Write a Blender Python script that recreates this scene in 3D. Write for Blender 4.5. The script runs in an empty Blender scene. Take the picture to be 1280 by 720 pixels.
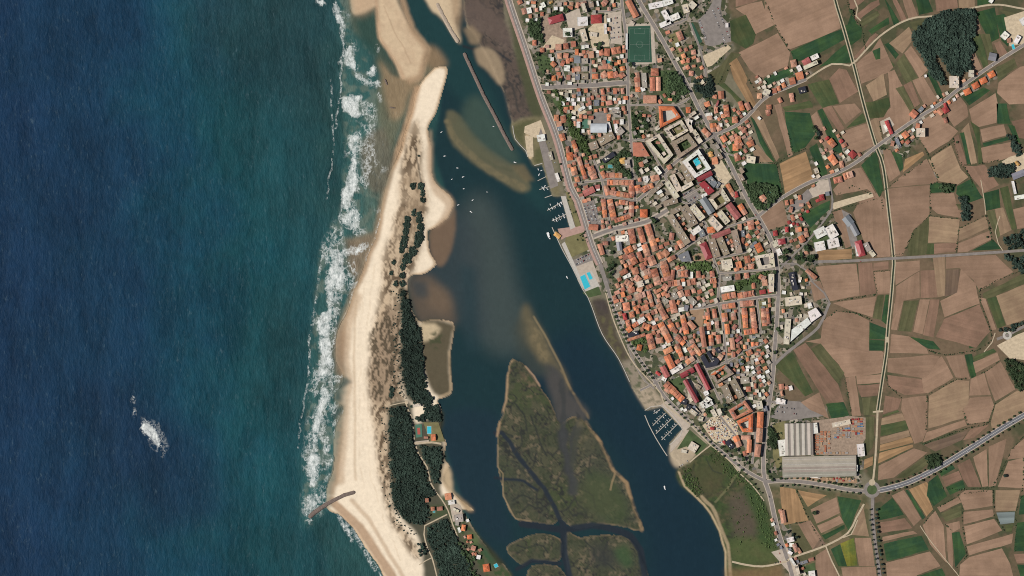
EXPO = 0.42
import bpy, math, random
import numpy as np
random.seed(11); RNG = np.random.default_rng(5)
S = 2.25                      # metres per photo pixel (photo frame 1280 x 720)
SC = bpy.context.scene; COL = SC.collection
E = 1.0
def lin1(v):
    v /= 255.0
    return v/12.92 if v <= .04045 else ((v+.055)/1.055)**2.4
GAIN = 0.56                   # photo linear value -> surface albedo (the exposure makes up the rest)
def C(r, g, b): return (lin1(r)*GAIN, lin1(g)*GAIN, lin1(b)*GAIN)
def W(px, py): return ((px-640)*S, (360-py)*S)
def smooth(a, b, x):
    t = np.clip((x-a)/(b-a), 0, 1); return t*t*(3-2*t)

# ------------------------------------------------------------------ object helpers
def setp(o, label=None, cat=None, group=None, kind=None):
    if label: o['label'] = label
    if cat: o['category'] = cat
    if group: o['group'] = group
    if kind: o['kind'] = kind
    return o
def mesh_obj(name, verts, faces, mat, parent=None, loc=(0,0,0), rz=0, smoothf=False, color=None, mids=None):
    me = bpy.data.meshes.new(name)
    me.from_pydata(verts, [], faces)
    for m in (mat if isinstance(mat, (list, tuple)) else [mat]): me.materials.append(m)
    if mids: me.polygons.foreach_set('material_index', mids)
    if smoothf: me.polygons.foreach_set('use_smooth', [True]*len(me.polygons))
    me.update()
    o = bpy.data.objects.new(name, me); COL.objects.link(o)
    o.location = loc; o.rotation_euler = (0, 0, rz)
    if parent: o.parent = parent
    if color: o.color = (*color, 1)
    return o
def empty(name, loc, rz=0):
    o = bpy.data.objects.new(name, None); COL.objects.link(o)
    o.location = loc; o.rotation_euler = (0, 0, rz); o.empty_display_size = 2
    return o
def big_mesh(name, V, F, mat, parent=None, smoothf=False):
    """V (n,3) and F (m,4) or (m,3) arrays"""
    me = bpy.data.meshes.new(name); k = F.shape[1]
    me.vertices.add(len(V)); me.vertices.foreach_set('co', np.ascontiguousarray(V, np.float32).ravel())
    me.loops.add(F.size); me.loops.foreach_set('vertex_index', np.ascontiguousarray(F, np.int32).ravel())
    me.polygons.add(len(F)); me.polygons.foreach_set('loop_start', np.arange(0, F.size, k, dtype=np.int32))
    if smoothf: me.polygons.foreach_set('use_smooth', np.ones(len(F), bool))
    me.materials.append(mat); me.update(calc_edges=True); me.validate()
    o = bpy.data.objects.new(name, me); COL.objects.link(o)
    if parent: o.parent = parent
    return o
def box(V, F, x0, x1, y0, y1, z0, z1):
    b = len(V)
    V += [(x0,y0,z0),(x1,y0,z0),(x1,y1,z0),(x0,y1,z0),(x0,y0,z1),(x1,y0,z1),(x1,y1,z1),(x0,y1,z1)]
    F += [tuple(b+i for i in f) for f in ((0,3,2,1),(4,5,6,7),(0,1,5,4),(1,2,6,5),(2,3,7,6),(3,0,4,7))]
def prism(V, F, poly, z0, z1, cap=True):
    a = sum(poly[i][0]*poly[(i+1)%len(poly)][1]-poly[(i+1)%len(poly)][0]*poly[i][1] for i in range(len(poly)))
    if a < 0: poly = poly[::-1]
    b = len(V); n = len(poly)
    V += [(x,y,z0) for x,y in poly]+[(x,y,z1) for x,y in poly]
    for i in range(n):
        j = (i+1) % n; F.append((b+i, b+j, b+n+j, b+n+i))
    if cap: F.append(tuple(range(b+n, b+2*n)))
    F.append(tuple(range(b+n-1, b-1, -1)))

# ------------------------------------------------------------------ materials
def newmat(name, rough=.9, spec=.2):
    m = bpy.data.materials.new(name); m.use_nodes = True
    nt = m.node_tree; bs = nt.nodes['Principled BSDF']
    bs.inputs['Roughness'].default_value = rough
    bs.inputs['Specular IOR Level'].default_value = spec
    return m, nt, bs
def nd(nt, t, **kw):
    n = nt.nodes.new(t)
    for k, v in kw.items(): setattr(n, k, v)
    return n
def noise(nt, vec, scale, detail=3, rough=.55):
    n = nd(nt, 'ShaderNodeTexNoise'); n.inputs['Scale'].default_value = scale
    n.inputs['Detail'].default_value = detail; n.inputs['Roughness'].default_value = rough
    if vec is not None: nt.links.new(vec, n.inputs['Vector'])
    return n.outputs['Fac']
def ramp(nt, fac, a, b, lo=0., hi=1.):
    n = nd(nt, 'ShaderNodeMapRange'); n.inputs['From Min'].default_value = a; n.inputs['From Max'].default_value = b
    n.inputs['To Min'].default_value = lo; n.inputs['To Max'].default_value = hi
    nt.links.new(fac, n.inputs['Value']); return n.outputs['Result']
def mix(nt, fac, a, b, mode='MIX'):
    n = nd(nt, 'ShaderNodeMix', data_type='RGBA', blend_type=mode)
    for s, v in ((0, fac), (6, a), (7, b)):
        if isinstance(v, (int, float)): n.inputs[s].default_value = v
        elif isinstance(v, tuple): n.inputs[s].default_value = (*v[:3], 1)
        else: nt.links.new(v, n.inputs[s])
    return n.outputs[2]
def scale_col(nt, col, fac):
    n = nd(nt, 'ShaderNodeVectorMath', operation='SCALE')
    if isinstance(col, tuple): n.inputs[0].default_value = col[:3]
    else: nt.links.new(col, n.inputs[0])
    nt.links.new(fac, n.inputs['Scale']); return n.outputs[0]
def math_(nt, op, a, b=0.):
    n = nd(nt, 'ShaderNodeMath', operation=op)
    for i, v in ((0, a), (1, b)):
        if isinstance(v, (int, float)): n.inputs[i].default_value = v
        else: nt.links.new(v, n.inputs[i])
    return n.outputs[0]
def bump(nt, bs, h, strength, dist):
    n = nd(nt, 'ShaderNodeBump'); n.inputs['Strength'].default_value = strength; n.inputs['Distance'].default_value = dist
    nt.links.new(h, n.inputs['Height']); nt.links.new(n.outputs[0], bs.inputs['Normal'])
def coords(nt, kind='Position'):
    if kind == 'Position': return nd(nt, 'ShaderNodeNewGeometry').outputs['Position']
    return nd(nt, 'ShaderNodeTexCoord').outputs[kind]
def mapping(nt, vec, scale=(1,1,1), rz=0.):
    n = nd(nt, 'ShaderNodeMapping'); n.inputs['Scale'].default_value = scale; n.inputs['Rotation'].default_value = (0,0,rz)
    nt.links.new(vec, n.inputs['Vector']); return n.outputs[0]

def simple_mat(name, col, rough=.85, vary=.2, scale=.15, spec=.2):
    m, nt, bs = newmat(name, rough, spec)
    f = ramp(nt, noise(nt, coords(nt), scale, 4), .25, .75, 1-vary, 1+vary)
    nt.links.new(scale_col(nt, col, f), bs.inputs['Base Color']); return m
def objcol_mat(name, rough=.85, vary=.18, scale=.5, spec=.2, stripes=False, vor=0.):
    m, nt, bs = newmat(name, rough, spec)
    oi = nd(nt, 'ShaderNodeObjectInfo'); p = coords(nt)
    f = ramp(nt, noise(nt, p, scale, 4, .65), .25, .75, 1-vary, 1+vary)
    f2 = ramp(nt, noise(nt, p, scale*.22, 2), .3, .7, 1-vary*.6, 1+vary*.6)
    c = scale_col(nt, oi.outputs['Color'], math_(nt, 'MULTIPLY', f, f2))
    if stripes:
        o = coords(nt, 'Object'); w = nd(nt, 'ShaderNodeTexWave', bands_direction='X'); w.inputs['Scale'].default_value = 1.2
        nt.links.new(o, w.inputs['Vector']); bump(nt, bs, w.outputs['Fac'], .35, .12)
    nt.links.new(c, bs.inputs['Base Color']); return m
M = {}
M['roof_tile'] = objcol_mat('roof_tile', .85, .34, .5, stripes=True)
M['roof_flat'] = objcol_mat('roof_flat', .9, .2, .3)
M['roof_metal'] = objcol_mat('roof_metal', .55, .12, .08, .4, stripes=True)
M['paint'] = objcol_mat('painted_metal', .4, .03, .1, .5)
def wall_mat():
    m, nt, bs = newmat('wall_render', .9)
    oi = nd(nt, 'ShaderNodeObjectInfo'); o = coords(nt, 'Object')
    sep = nd(nt, 'ShaderNodeSeparateXYZ'); nt.links.new(o, sep.inputs[0])
    cmb = nd(nt, 'ShaderNodeCombineXYZ'); nt.links.new(math_(nt, 'ADD', sep.outputs[0], sep.outputs[1]), cmb.inputs[0]); nt.links.new(sep.outputs[2], cmb.inputs[1])
    b = nd(nt, 'ShaderNodeTexBrick'); b.offset = 0.; b.inputs['Scale'].default_value = 1.
    b.inputs['Brick Width'].default_value = 3.0; b.inputs['Row Height'].default_value = 2.9; b.inputs['Mortar Size'].default_value = .8
    nt.links.new(cmb.outputs[0], b.inputs['Vector'])
    f = ramp(nt, noise(nt, o, .6, 4), .3, .7, .85, 1.12)
    nt.links.new(mix(nt, b.outputs['Fac'], (.05,.06,.075), scale_col(nt, oi.outputs['Color'], f)), bs.inputs['Base Color'])
    return m
M['wall'] = wall_mat()
M['asphalt'] = simple_mat('asphalt', C(136,128,122), .92, .2, .09)
M['asphalt_dark'] = simple_mat('asphalt_dark', C(112,112,116), .92, .14, .06)
M['paving'] = simple_mat('paving', C(186,172,156), .9, .16, .12)
M['paving_pink'] = simple_mat('paving_pink', C(178,146,134), .9, .14, .12)
M['track'] = simple_mat('track_dirt', C(188,172,146), .95, .2, .12)
M['white_line'] = simple_mat('white_line', C(235,232,225), .8, .05, .5)
M['stone'] = simple_mat('stone', C(120,106,98), .95, .35, .35)
M['stone_pale'] = simple_mat('stone_pale', C(176,160,142), .95, .2, .3)
M['concrete'] = simple_mat('concrete', C(190,184,174), .9, .12, .2)
M['pool'] = simple_mat('pool_water', C(64,190,208), .12, .08, .2, .5)
M['pool_dull'] = simple_mat('pool_water_dull', C(84,158,158), .12, .08, .2, .5)
M['canal'] = simple_mat('canal_water', C(46,52,44), .25, .2, .1, .4)
M['turf'] = simple_mat('turf', C(50,84,68), .95, .16, .03)
M['court_green'] = simple_mat('court_green', C(78,118,100), .9, .08, .1)
M['court_red'] = simple_mat('court_red', C(180,90,80), .9, .08, .1)
M['lawn'] = simple_mat('lawn', C(76,92,58), .95, .35, .06)
M['lawn_dry'] = simple_mat('lawn_dry', C(122,116,80), .95, .25, .06)
M['earth'] = simple_mat('earth', C(158,130,104), .95, .16, .06)
M['sand_ground'] = simple_mat('sand_ground', C(200,182,154), .95, .22, .14)
M['yard_mix'] = simple_mat('yard_mix', C(156,136,118), .95, .3, .15)
M['timber'] = simple_mat('timber', C(190,182,170), .85, .15, .5)
M['white'] = simple_mat('white_gelcoat', C(236,236,234), .35, .03, .3, .5)
M['glass'] = simple_mat('dark_glass', (.02,.025,.03), .08, .1, 1., .6)
M['tyre'] = simple_mat('tyre_rubber', (.02,.02,.02), .9, .1, 1.)
M['bark'] = simple_mat('bark', C(92,74,58), .95, .3, 2.)
def leaf_mat(name, col, vary=.45, scale=.12):
    m, nt, bs = newmat(name, .8, .15)
    oi = nd(nt, 'ShaderNodeObjectInfo')
    f = ramp(nt, noise(nt, coords(nt), scale, 3, .7), .28, .72, 1-vary, 1+vary)
    r = math_(nt, 'MULTIPLY', ramp(nt, oi.outputs['Random'], 0, 1, .78, 1.25), ramp(nt, noise(nt, coords(nt), .022, 3, .6), .3, .7, .72, 1.3))
    nt.links.new(scale_col(nt, col, math_(nt, 'MULTIPLY', f, r)), bs.inputs['Base Color'])
    return m
M['leaf'] = leaf_mat('leaf', (.030,.048,.021))
M['leaf_light'] = leaf_mat('leaf_light', (.056,.085,.028))
M['needle'] = leaf_mat('needle', (.021,.035,.026), .35, .05)

# ------------------------------------------------------------------ raster grid of the terrain
STEP = 1.25; GX0, GY0 = -80., -80.; NX, NY = 1153, 705
gx = GX0+STEP*np.arange(NX); gy = GY0+STEP*np.arange(NY)
PX, PY = np.meshgrid(gx, gy)
def vnoise(cell, seed, aniso=(1., 1.), rot=0.):
    r = np.random.default_rng(seed); n = 257
    L = r.random((n, n))
    c, s = math.cos(rot), math.sin(rot)
    u = (PX*c+PY*s)/(cell*aniso[0])+1000.3; v = (-PX*s+PY*c)/(cell*aniso[1])+1000.7
    iu = np.floor(u).astype(int); iv = np.floor(v).astype(int); fu = u-iu; fv = v-iv
    fu = fu*fu*(3-2*fu); fv = fv*fv*(3-2*fv)
    g = lambda a, b: L[np.mod(iv+b, n), np.mod(iu+a, n)]
    return (g(0,0)*(1-fu)+g(1,0)*fu)*(1-fv)+(g(0,1)*(1-fu)+g(1,1)*fu)*fv
def fbm(cell, octs, seed, aniso=(1.,1.), rot=0., gain=.55):
    t = 0; a = 1; tot = 0
    for k in range(octs):
        t = t+a*vnoise(cell/2**k, seed*17+k, aniso, rot); tot += a; a *= gain
    return t/tot
WX = (fbm(26, 5, 1, gain=.62)-.5); WY = (fbm(26, 5, 2, gain=.62)-.5)
def blur(a, r):
    r = int(round(r/STEP/1.7))
    if r < 1: return a
    for _ in range(3):
        for ax in (0, 1):
            p = np.pad(a, [(r+1, r) if i == ax else (0, 0) for i in (0, 1)], mode='edge').cumsum(axis=ax)
            a = (np.take(p, range(2*r+1, p.shape[ax]), ax)-np.take(p, range(0, p.shape[ax]-2*r-1), ax))/(2*r+1)
    return a
def pip(poly, X, Y):
    ins = np.zeros(X.shape, bool); n = len(poly)
    for i in range(n):
        x1, y1 = poly[i]; x2, y2 = poly[(i+1) % n]
        if y1 == y2: continue
        c = (y1 > Y) != (y2 > Y)
        ins ^= c & (X < (x2-x1)*(Y-y1)/(y2-y1)+x1)
    return ins
def win(pts, m):
    xs = [p[0] for p in pts]; ys = [p[1] for p in pts]
    i0 = max(0, int((min(xs)-m-GX0)/STEP)); i1 = min(NX, int((max(xs)+m-GX0)/STEP)+2)
    j0 = max(0, int((min(ys)-m-GY0)/STEP)); j1 = min(NY, int((max(ys)+m-GY0)/STEP)+2)
    return slice(j0, max(j1, j0+1)), slice(i0, max(i1, i0+1))
def curve(p):
    n = len(p); q = []
    if n < 6 or max(abs(x) for x, y in p) > 1000 or max(abs(y) for x, y in p) > 1000: return p
    for i in range(n):
        a, b, c, d = p[i-1], p[i], p[(i+1) % n], p[(i+2) % n]
        for t in (0, .25, .5, .75): q.append(tuple(.5*((2*b[m])+(-a[m]+c[m])*t+(2*a[m]-5*b[m]+4*c[m]-d[m])*t*t+(-a[m]+3*b[m]-3*c[m]+d[m])*t**3) for m in (0, 1)))
    return q
def pmask(poly, feather=2., warp=3.):
    poly = curve(poly); w = win(poly, feather*2+warp+6)
    m = pip(poly, PX[w]+WX[w]*warp, PY[w]+WY[w]*warp).astype(float)
    return w, blur(m, feather)
def smask(pts, width, feather=1.5, warp=2.):
    w = win(pts, width+feather+warp+4)
    X = PX[w]+WX[w]*warp; Y = PY[w]+WY[w]*warp; d = np.full(X.shape, 1e9)
    for (x1, y1), (x2, y2) in zip(pts[:-1], pts[1:]):
        L = max((x2-x1)**2+(y2-y1)**2, 1e-9); t = np.clip(((X-x1)*(x2-x1)+(Y-y1)*(y2-y1))/L, 0, 1)
        d = np.minimum(d, np.hypot(X-x1-t*(x2-x1), Y-y1-t*(y2-y1)))
    return w, 1-smooth(width/2-feather/2, width/2+feather/2, d)
IMG = np.zeros((NY, NX, 3))      # albedo
FOAM = np.zeros((NY, NX)); LAND = np.zeros((NY, NX)); DUNE = np.zeros((NY, NX)); TOWN = np.zeros((NY, NX)); NOVEG = np.zeros((NY, NX), bool); VEG = np.zeros((NY, NX))
def lay(mk, col, op=1., tex=None):
    w, a = mk
    a = a*op
    if tex is not None: a = a*tex[w]
    IMG[w] = IMG[w]*(1-a[..., None])+np.array(C(*col))*a[..., None]
def paint(poly, col, feather=2., warp=3., op=1., tex=None): lay(pmask(poly, feather, warp), col, op, tex)
def stroke(pts, width, col, feather=1.5, warp=2., op=1., tex=None): lay(smask(pts, width, feather, warp), col, op, tex)
def pts(s): 
    v = [float(t) for t in s.replace(',', ' ').split()]
    return list(zip(v[::2], v[1::2]))
# ------------------------------------------------------------------ water, sand, marsh: colours of the material itself
N1 = fbm(60, 5, 3); N2 = fbm(14, 4, 4); N3 = fbm(5, 3, 5); N4 = fbm(110, 4, 6)
CREEK = 1-smooth(.008, .024, np.abs(fbm(26, 4, 51)-.5)); CREEK = np.maximum(CREEK, .8*(1-smooth(.01, .03, np.abs(fbm(11, 3, 52)-.5)))*smooth(.5, .6, N1))
CREEK2 = 1-smooth(.012, .04, np.abs(fbm(9, 4, 53)-.5)); CREEK3 = 1-smooth(.015, .04, np.abs(fbm(8, 4, 54)-.5))
SPIT = pts('540,88 550,84 560,86 555,110 545,140 535,160 540,187 540,212 545,230 560,242 567,255 560,272 542,285 534,290 537,315 545,330 530,342 512,345 510,362 514,385 525,402 540,400 566,402 566,420 562,450 565,487 555,497 547,500 552,512 550,528 553,545 557,555 555,573 562,583 555,600 567,615 580,628 592,638 576,636 583,647 598,670 607,682 623,705 637,717 690,850 530,850 500,760 480,720 472,705 457,685 445,665 427,645 408,635 410,605 417,585 417,555 420,535 430,510 417,497 430,475 420,452 419,435 422,412 434,390 442,365 447,355 455,335 462,315 469,297 475,275 479,245 487,217 502,187 505,172 515,140 522,112')
BANK = pts('470,-90 472,0 475,47 485,60 497,82 502,97 520,100 530,90 531,72 535,60 515,35 497,0 460,-90')
BANK2 = pts('440,-30 440,14 452,16 467,9 474,0 472,-40')
TOPSAND = pts('510,-90 532,0 552,22 572,52 576,50 570,24 575,8 574,-90')
EAST = pts('574,-90 580,14 584,35 592,40 604,62 612,76 622,100 632,120 640,150 640,157 643,173 657,187 660,195 668,207 678,205 688,237 690,245 701,245 713,287 696,290 690,283 703,312 715,333 727,360 735,372 740,384 753,418 773,448 787,477 790,485 805,508 807,514 825,508 853,537 838,553 837,560 838,570 852,580 847,589 853,607 878,627 900,664 907,691 909,720 925,850 1500,850 1500,-90')
ISLES = [pts('640,449 648,451 657,457 675,482 690,508 699,530 712,522 728,526 750,550 767,590 783,603 794,637 804,662 778,659 753,656 719,660 700,648 690,655 660,652 644,649 630,623 628,606 622,584 622,556 621,534 628,520 632,500 635,467'),
         pts('633,684 667,668 699,672 699,700 667,700 653,707'), pts('660,714 690,706 702,712 706,730 640,730 700,850 660,790'),
         pts('708,664 725,671 767,669 792,678 803,703 811,720 850,850 720,850 711,720 707,690')]
for p in [SPIT, BANK, BANK2, TOPSAND, EAST]+ISLES:
    w, a = pmask(p, 1.1, 2.5); LAND[w] = np.maximum(LAND[w], a)
# open sea
k = np.array([[0,(23,50,77)],[150,(23,56,80)],[230,(23,65,83)],[320,(25,71,79)],[400,(31,70,75)],[480,(44,78,76)],[2000,(44,78,76)]], dtype=object)
xs = [float(r[0]) for r in k]; cols = np.array([C(*r[1]) for r in k])
XX = PX+(N1-.5)*150+(N2-.5)*16-(PY-360)*.03
for c in range(3): IMG[..., c] = np.interp(XX, xs, cols[:, c])
IMG *= (0.9+.22*N4)[..., None]
paint(pts('250,-90 250,60 330,120 400,140 420,60 420,-90'), (37,62,66), 40, 30, .6)
paint(pts('120,470 150,470 215,520 270,580 280,640 200,660 130,600 110,520'), (24,46,70), 25, 20, .6)
# river
RIVER = pts('470,-90 497,0 540,60 565,86 540,187 567,255 512,345 525,402 566,402 550,520 640,720 700,850 960,850 909,720 800,500 690,245 640,157 575,-90')
paint(pts('500,-90 545,60 556,86 545,187 560,255 520,345 520,402 560,402 545,520 600,690 650,900 1400,900 1400,-90'), (30,53,60), 3, 3)
paint(RIVER, (30,54,59), 6, 4)
paint(pts('490,-20 520,-20 600,90 650,190 690,260 660,250 600,150 560,110 540,80'), (34,64,66), 8, 8, .9)
paint(pts('640,480 700,420 760,440 920,720 900,850 820,850 800,650 730,520'), (26,46,60), 20, 14, .75)
paint(pts('550,520 625,520 625,600 640,680 600,660 565,600'), (32,51,62), 8, 8, .8)
paint(pts('585,250 620,260 655,380 668,425 630,445 600,420 580,330'), (72,82,80), 14, 12, .75)
paint(pts('545,290 580,260 600,320 605,420 575,400 520,350'), (58,68,72), 12, 10, .7)
paint(pts('575,330 595,335 600,440 583,440'), (40,62,68), 6, 6, .6)
# sand under shallow water: upper mouth, bars, mud
paint(pts('425,-60 470,-60 480,50 500,90 540,70 545,85 520,110 500,170 480,240 470,290 455,300 455,200 462,140 470,110 475,90 462,60 440,30'), (104,104,84), 5, 14, .85)
paint(pts('478,75 505,95 530,98 535,90 545,82 530,105 515,115 505,140 490,150 482,120'), (150,128,100), 5, 8, .8)
paint(pts('440,10 470,-10 476,50 474,75 452,60'), (46,76,70), 5, 6, .9)
paint(pts('476,52 485,62 496,84 500,97 486,90 474,68'), (58,78,70), 3, 4, .8)
paint(pts('528,58 545,60 560,80 552,86 540,86 530,75'), (140,118,92), 4, 4, .9)
paint(pts('557,142 566,138 580,150 592,168 612,185 640,205 664,232 652,240 630,228 602,212 575,190 560,170'), (104,100,78), 2.6, 6, .85)
stroke(pts('559,152 566,170 580,186 604,208 630,222 654,234'), 8, (120,110,84), 3.5, 6, .75, .55+.45*smooth(.4, .6, N3))
stroke(pts('600,196 620,208 640,214'), 4, (86,88,70), 3, 8, .6)
paint(pts('577,140 600,120 640,180 650,205 620,196 590,172'), (64,82,74), 7, 6, .9)
paint(pts('572,146 585,160 605,186 620,198 604,200 580,182 566,160'), (92,94,74), 4, 4, .6)
paint(pts('638,205 658,228 668,225 655,205'), (126,110,80), 3, 3, .6)
paint(pts('538,284 562,272 570,262 568,300 556,330 546,331 537,312'), (118,98,80), 3, 4, .92)
paint(pts('512,348 540,345 560,372 571,398 566,404 540,401 525,404 515,380'), (98,86,74), 6, 6, .9)
paint(pts('530,352 560,362 568,384 556,392 534,384'), (116,98,80), 6, 8, .6)
paint(pts('513,350 535,352 535,372 520,372'), (58,68,72), 5, 4, .7)
paint(pts('655,381 667,392 685,427 702,457 711,482 704,492 695,462 677,456 662,437 648,414'), (104,96,74), 5, 7, .85)
paint(pts('660,400 672,410 684,436 690,452 678,450 664,430'), (130,116,88), 4, 7, .7, .4+.6*smooth(.4, .6, N3))
stroke(pts('668,396 684,424 700,454 711,482'), 2.5, (140,124,94), 1.5, 2, .7)
paint(pts('680,458 697,462 712,490 735,515 726,528 706,524 697,540 690,505'), (78,76,74), 4, 4, .95)
paint(pts('640,410 655,400 664,440 690,462 676,470 655,455'), (66,72,66), 6, 6, .7)
# east mud flat and sand by the breakwater
MUD = pts('576,-90 581,10 588,35 604,62 614,80 622,100 632,120 641,152 652,148 676,146 670,128 660,100 648,72 634,40 628,0 628,-90')
def landwash(poly, col, **kw): paint(poly, col, **kw)
# all dry land: start colour
w, a = pmask(EAST, .8, 2.5); lay((w, a), (120,114,94))
paint(MUD, (92,80,72), 2, 4)
paint(MUD, (60,58,54), 1, 4, .5, smooth(.5, .62, N3))
paint(MUD, (112,98,88), 1, 4, .5, smooth(.55, .7, N2))
paint(MUD, (52,52,52), 1, 4, .8, CREEK)
stroke(pts('580,58 604,62 614,60 640,76'), 3, (44,48,52), 2, 5, .8)
stroke(pts('630,90 640,110 650,140'), 2, (62,60,58), 1.5, 8, .8)
paint(pts('594,60 613,60 627,76 631,98 624,106 610,88 598,78'), (150,132,108), 3, 4)
paint(pts('577,8 600,0 640,40 640,60 612,44 590,36'), (102,88,80), 4, 6, .7)
paint(pts('579,36 590,32 602,44 598,56 588,54'), (140,122,98), 3, 3, .8)
# ------------- beach
def spitzone(): return pmask(SPIT, .9, 3)
lay(spitzone(), (206,180,148))
for p in (BANK, BANK2): paint(p, (208,184,152), 1.4, 3.5)
paint(BANK, (196,170,140), 3, 3, .5, smooth(.45,.65,N2))
stroke(pts('497,-20 515,36 533,62 530,78 526,96 512,101'), 8, (172,144,114), 7, 5, .8)
stroke(pts('470,0 474,46 486,62 498,84 504,98'), 5, (184,154,124), 5, 5, .75)
stroke(pts('480,8 492,36 505,60 514,80'), 1.4, (176,150,122), 1.4, 6, .6)
paint(pts('436,18 452,20 470,10 470,-10 440,-10'), (184,152,122), 6, 5, .5)
paint(TOPSAND, (206,184,152), 2.5, 3)
paint(pts('562,-20 576,-20 576,20 572,45 566,25'), (160,134,106), 4, 4, .8)
w, a = pmask(SPIT, 5, 4); inner = smooth(.55, .98, a)
lay((w, inner), (242,225,199))
# damp foreshore band along the sea
stroke(pts('522,112 505,172 487,217 479,245 470,295 456,335 442,365 430,400 424,430 425,470 424,500 424,540 420,590 414,615'), 9, (178,146,114), 6, 6, .8)
stroke(pts('447,372 434,410 430,440 434,480 430,520 428,560 424,600'), 12, (188,158,126), 8, 6, .6)
stroke(pts('414,625 430,640 450,660 470,690 490,720 520,790'), 11, (176,144,114), 5, 5, .85)
stroke(pts('440,625 462,650 485,690 510,730'), 5, (186,158,128), 4, 4, .6)
stroke(pts('446,365 442,440 444,520 444,600'), 3, (200,176,146), 3, 4, .6)
paint(pts('538,160 541,190 541,212 546,230 562,243 568,256 561,272 543,285 552,270 556,256 540,240 534,215 534,185'), (190,162,132), 3, 2, .7)
for q in '452,380 448,440 449,500 450,560 452,620|456,352 452,420 454,480 455,560|470,330 460,400 458,470 460,540 462,600 480,650 500,700|440,440 442,500 440,560'.split('|'): stroke(pts(q), 1.2, (196,172,142), 1.0, 12, .4, .2+.6*smooth(.4,.6,N2))
# dunes with tufts
DUN = pts('520,150 528,175 526,215 530,240 535,262 530,280 520,330 510,345 504,372 502,395 500,430 500,480 506,500 488,508 486,540 490,590 490,625 500,655 520,682 526,700 512,690 496,662 482,630 474,600 470,560 466,525 462,500 461,445 470,395 478,360 479,325 492,280 497,262 499,225 505,190')
paint(DUN, (188,164,134), 4, 8, .85)
tuft = smooth(.46, .55, fbm(3.4, 3, 21, (1, 2.2), .12, .7))
dens = smooth(.3, .55, fbm(22, 3, 23))
paint(DUN, (98,82,64), 5, 8, .95, tuft*(.62+.38*dens))
paint(pts('480,390 500,395 500,478 486,500 464,500 463,450'), (142,120,98), 5, 6, .7)
paint(pts('468,402 498,392 500,478 486,500 464,500 463,446'), (88,78,62), 4, 6, .9, tuft)
paint(pts('500,225 525,225 530,260 528,290 508,330 500,300'), (160,138,112), 5, 8, .6, smooth(.4,.6,N2))
stroke(pts('520,185 523,210 527,235'), 1.6, (54,50,42), 1.2, 3, .8)
w, a = pmask(DUN, 6, 6); DUNE[w] = np.maximum(DUNE[w], a)
# wooded part of the spit: needle litter and gardens
for p in ('500,362 510,364 516,392 525,408 532,485 542,502 512,502 502,470 501,410','486,508 512,503 520,530 552,512 552,545 557,575 552,620 575,640 600,672 640,720 690,850 545,850 528,690 504,650 490,625 486,560'):
    paint(pts(p), (58,60,46), 2.5, 4, .95)
paint(pts('528,402 566,404 565,420 561,450 564,487 555,496 543,492 532,470 526,440'), (92,84,66), 2.5, 3)
paint(pts('526,405 545,404 552,412 540,424 528,428'), (206,186,152), 3, 4, .9)
paint(pts('534,420 548,412 555,425 548,436 536,432'), (70,74,52), 2, 5, .9, smooth(.4,.6,N3))
stroke(pts('561,440 563,475 562,490 550,496'), 2.5, (176,154,122), 2, 3, .7)
paint(pts('556,580 564,590 566,612 572,620 560,615 553,600'), (200,176,142), 2, 2, .9)
paint(pts('570,616 580,626 592,638 588,640 576,632'), (176,150,116), 2, 2, .9)
paint(pts('552,620 572,630 590,664 612,694 640,722 610,722 588,690 566,656'), (92,90,68), 2, 3, .9); paint(pts('552,620 572,630 590,664 612,694 640,722 610,722 588,690 566,656'), (58,78,48), 1.5, 3, .9, smooth(.44,.54,N3))
paint(pts('536,632 556,630 558,646 540,648'), (70,84,54), 2, 3, .8); paint(pts('598,682 606,684 622,704 612,706'), (56,84,58), 1.5, 2, .9); paint(pts('584,668 594,664 600,676 592,682'), (96,110,72), 1.5, 2, .8)
# ------------- marsh islands
for p in ISLES:
    w, a = pmask(p, .9, 4); lay((w, a), (124,108,84), 1., .6+.4*smooth(.4, .6, N3))
    w, a = pmask(p, 4.5, 4.5); g = smooth(.5, .8, a+.5*(N2[w]-.5))
    lay((w, g), (70,74,57)); lay((w, g), (86,84,66), .6, smooth(.46, .62, N2)); lay((w, g), (56,62,47), .85, smooth(.5, .6, N3)); lay((w, g), (66,76,50), .7, smooth(.52, .62, fbm(34, 4, 61))); lay((w, g), (70,72,62), .5, smooth(.5, .6, N1)); lay((w, g), (44,46,46), .85, CREEK); lay((w, g), (50,52,46), .5, CREEK2); lay((w, g), (104,96,74), .22, CREEK3); lay((w, g), (128,114,92), .5, smooth(.6, .66, N3)*smooth(.4, .6, N2))
ch = (40,48,56)
stroke(pts('619,541 627,541 650,573 680,609 694,637 705,661'), 5.5, ch, 2.5, 5)
stroke(pts('619,597 632,599 656,601 672,612'), 3.5, ch, 2.5, 5)
stroke(pts('640,575 664,600'), 2, (56,60,54), 2, 5, .7)
paint(pts('696,540 704,532 713,544 708,560 715,578 712,590 720,602 717,620 709,614 710,598 703,588 706,574 699,562'), (58,60,62), 2, 10, .95)
for q in '703,588 696,596 694,606|712,590 722,594 730,590|699,562 690,570 684,566|717,620 722,632 732,638|708,560 718,566 724,560|660,588 668,580 672,566|676,606 670,618 672,630|644,566 652,556 650,540|688,626 680,634 668,636|700,640 712,634 718,622|742,600 736,588 738,570|756,630 746,622 748,610'.split('|'): stroke(pts(q), 2, (50,52,50), 1.5, 9, .85)
stroke(pts('700,478 704,505 702,532 704,552 710,574 715,598 718,616'), 7, (64,66,66), 4, 12, .85)
stroke(pts('722,520 716,545 714,572 712,590'), 4.5, (62,64,64), 3, 12, .8)
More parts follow.
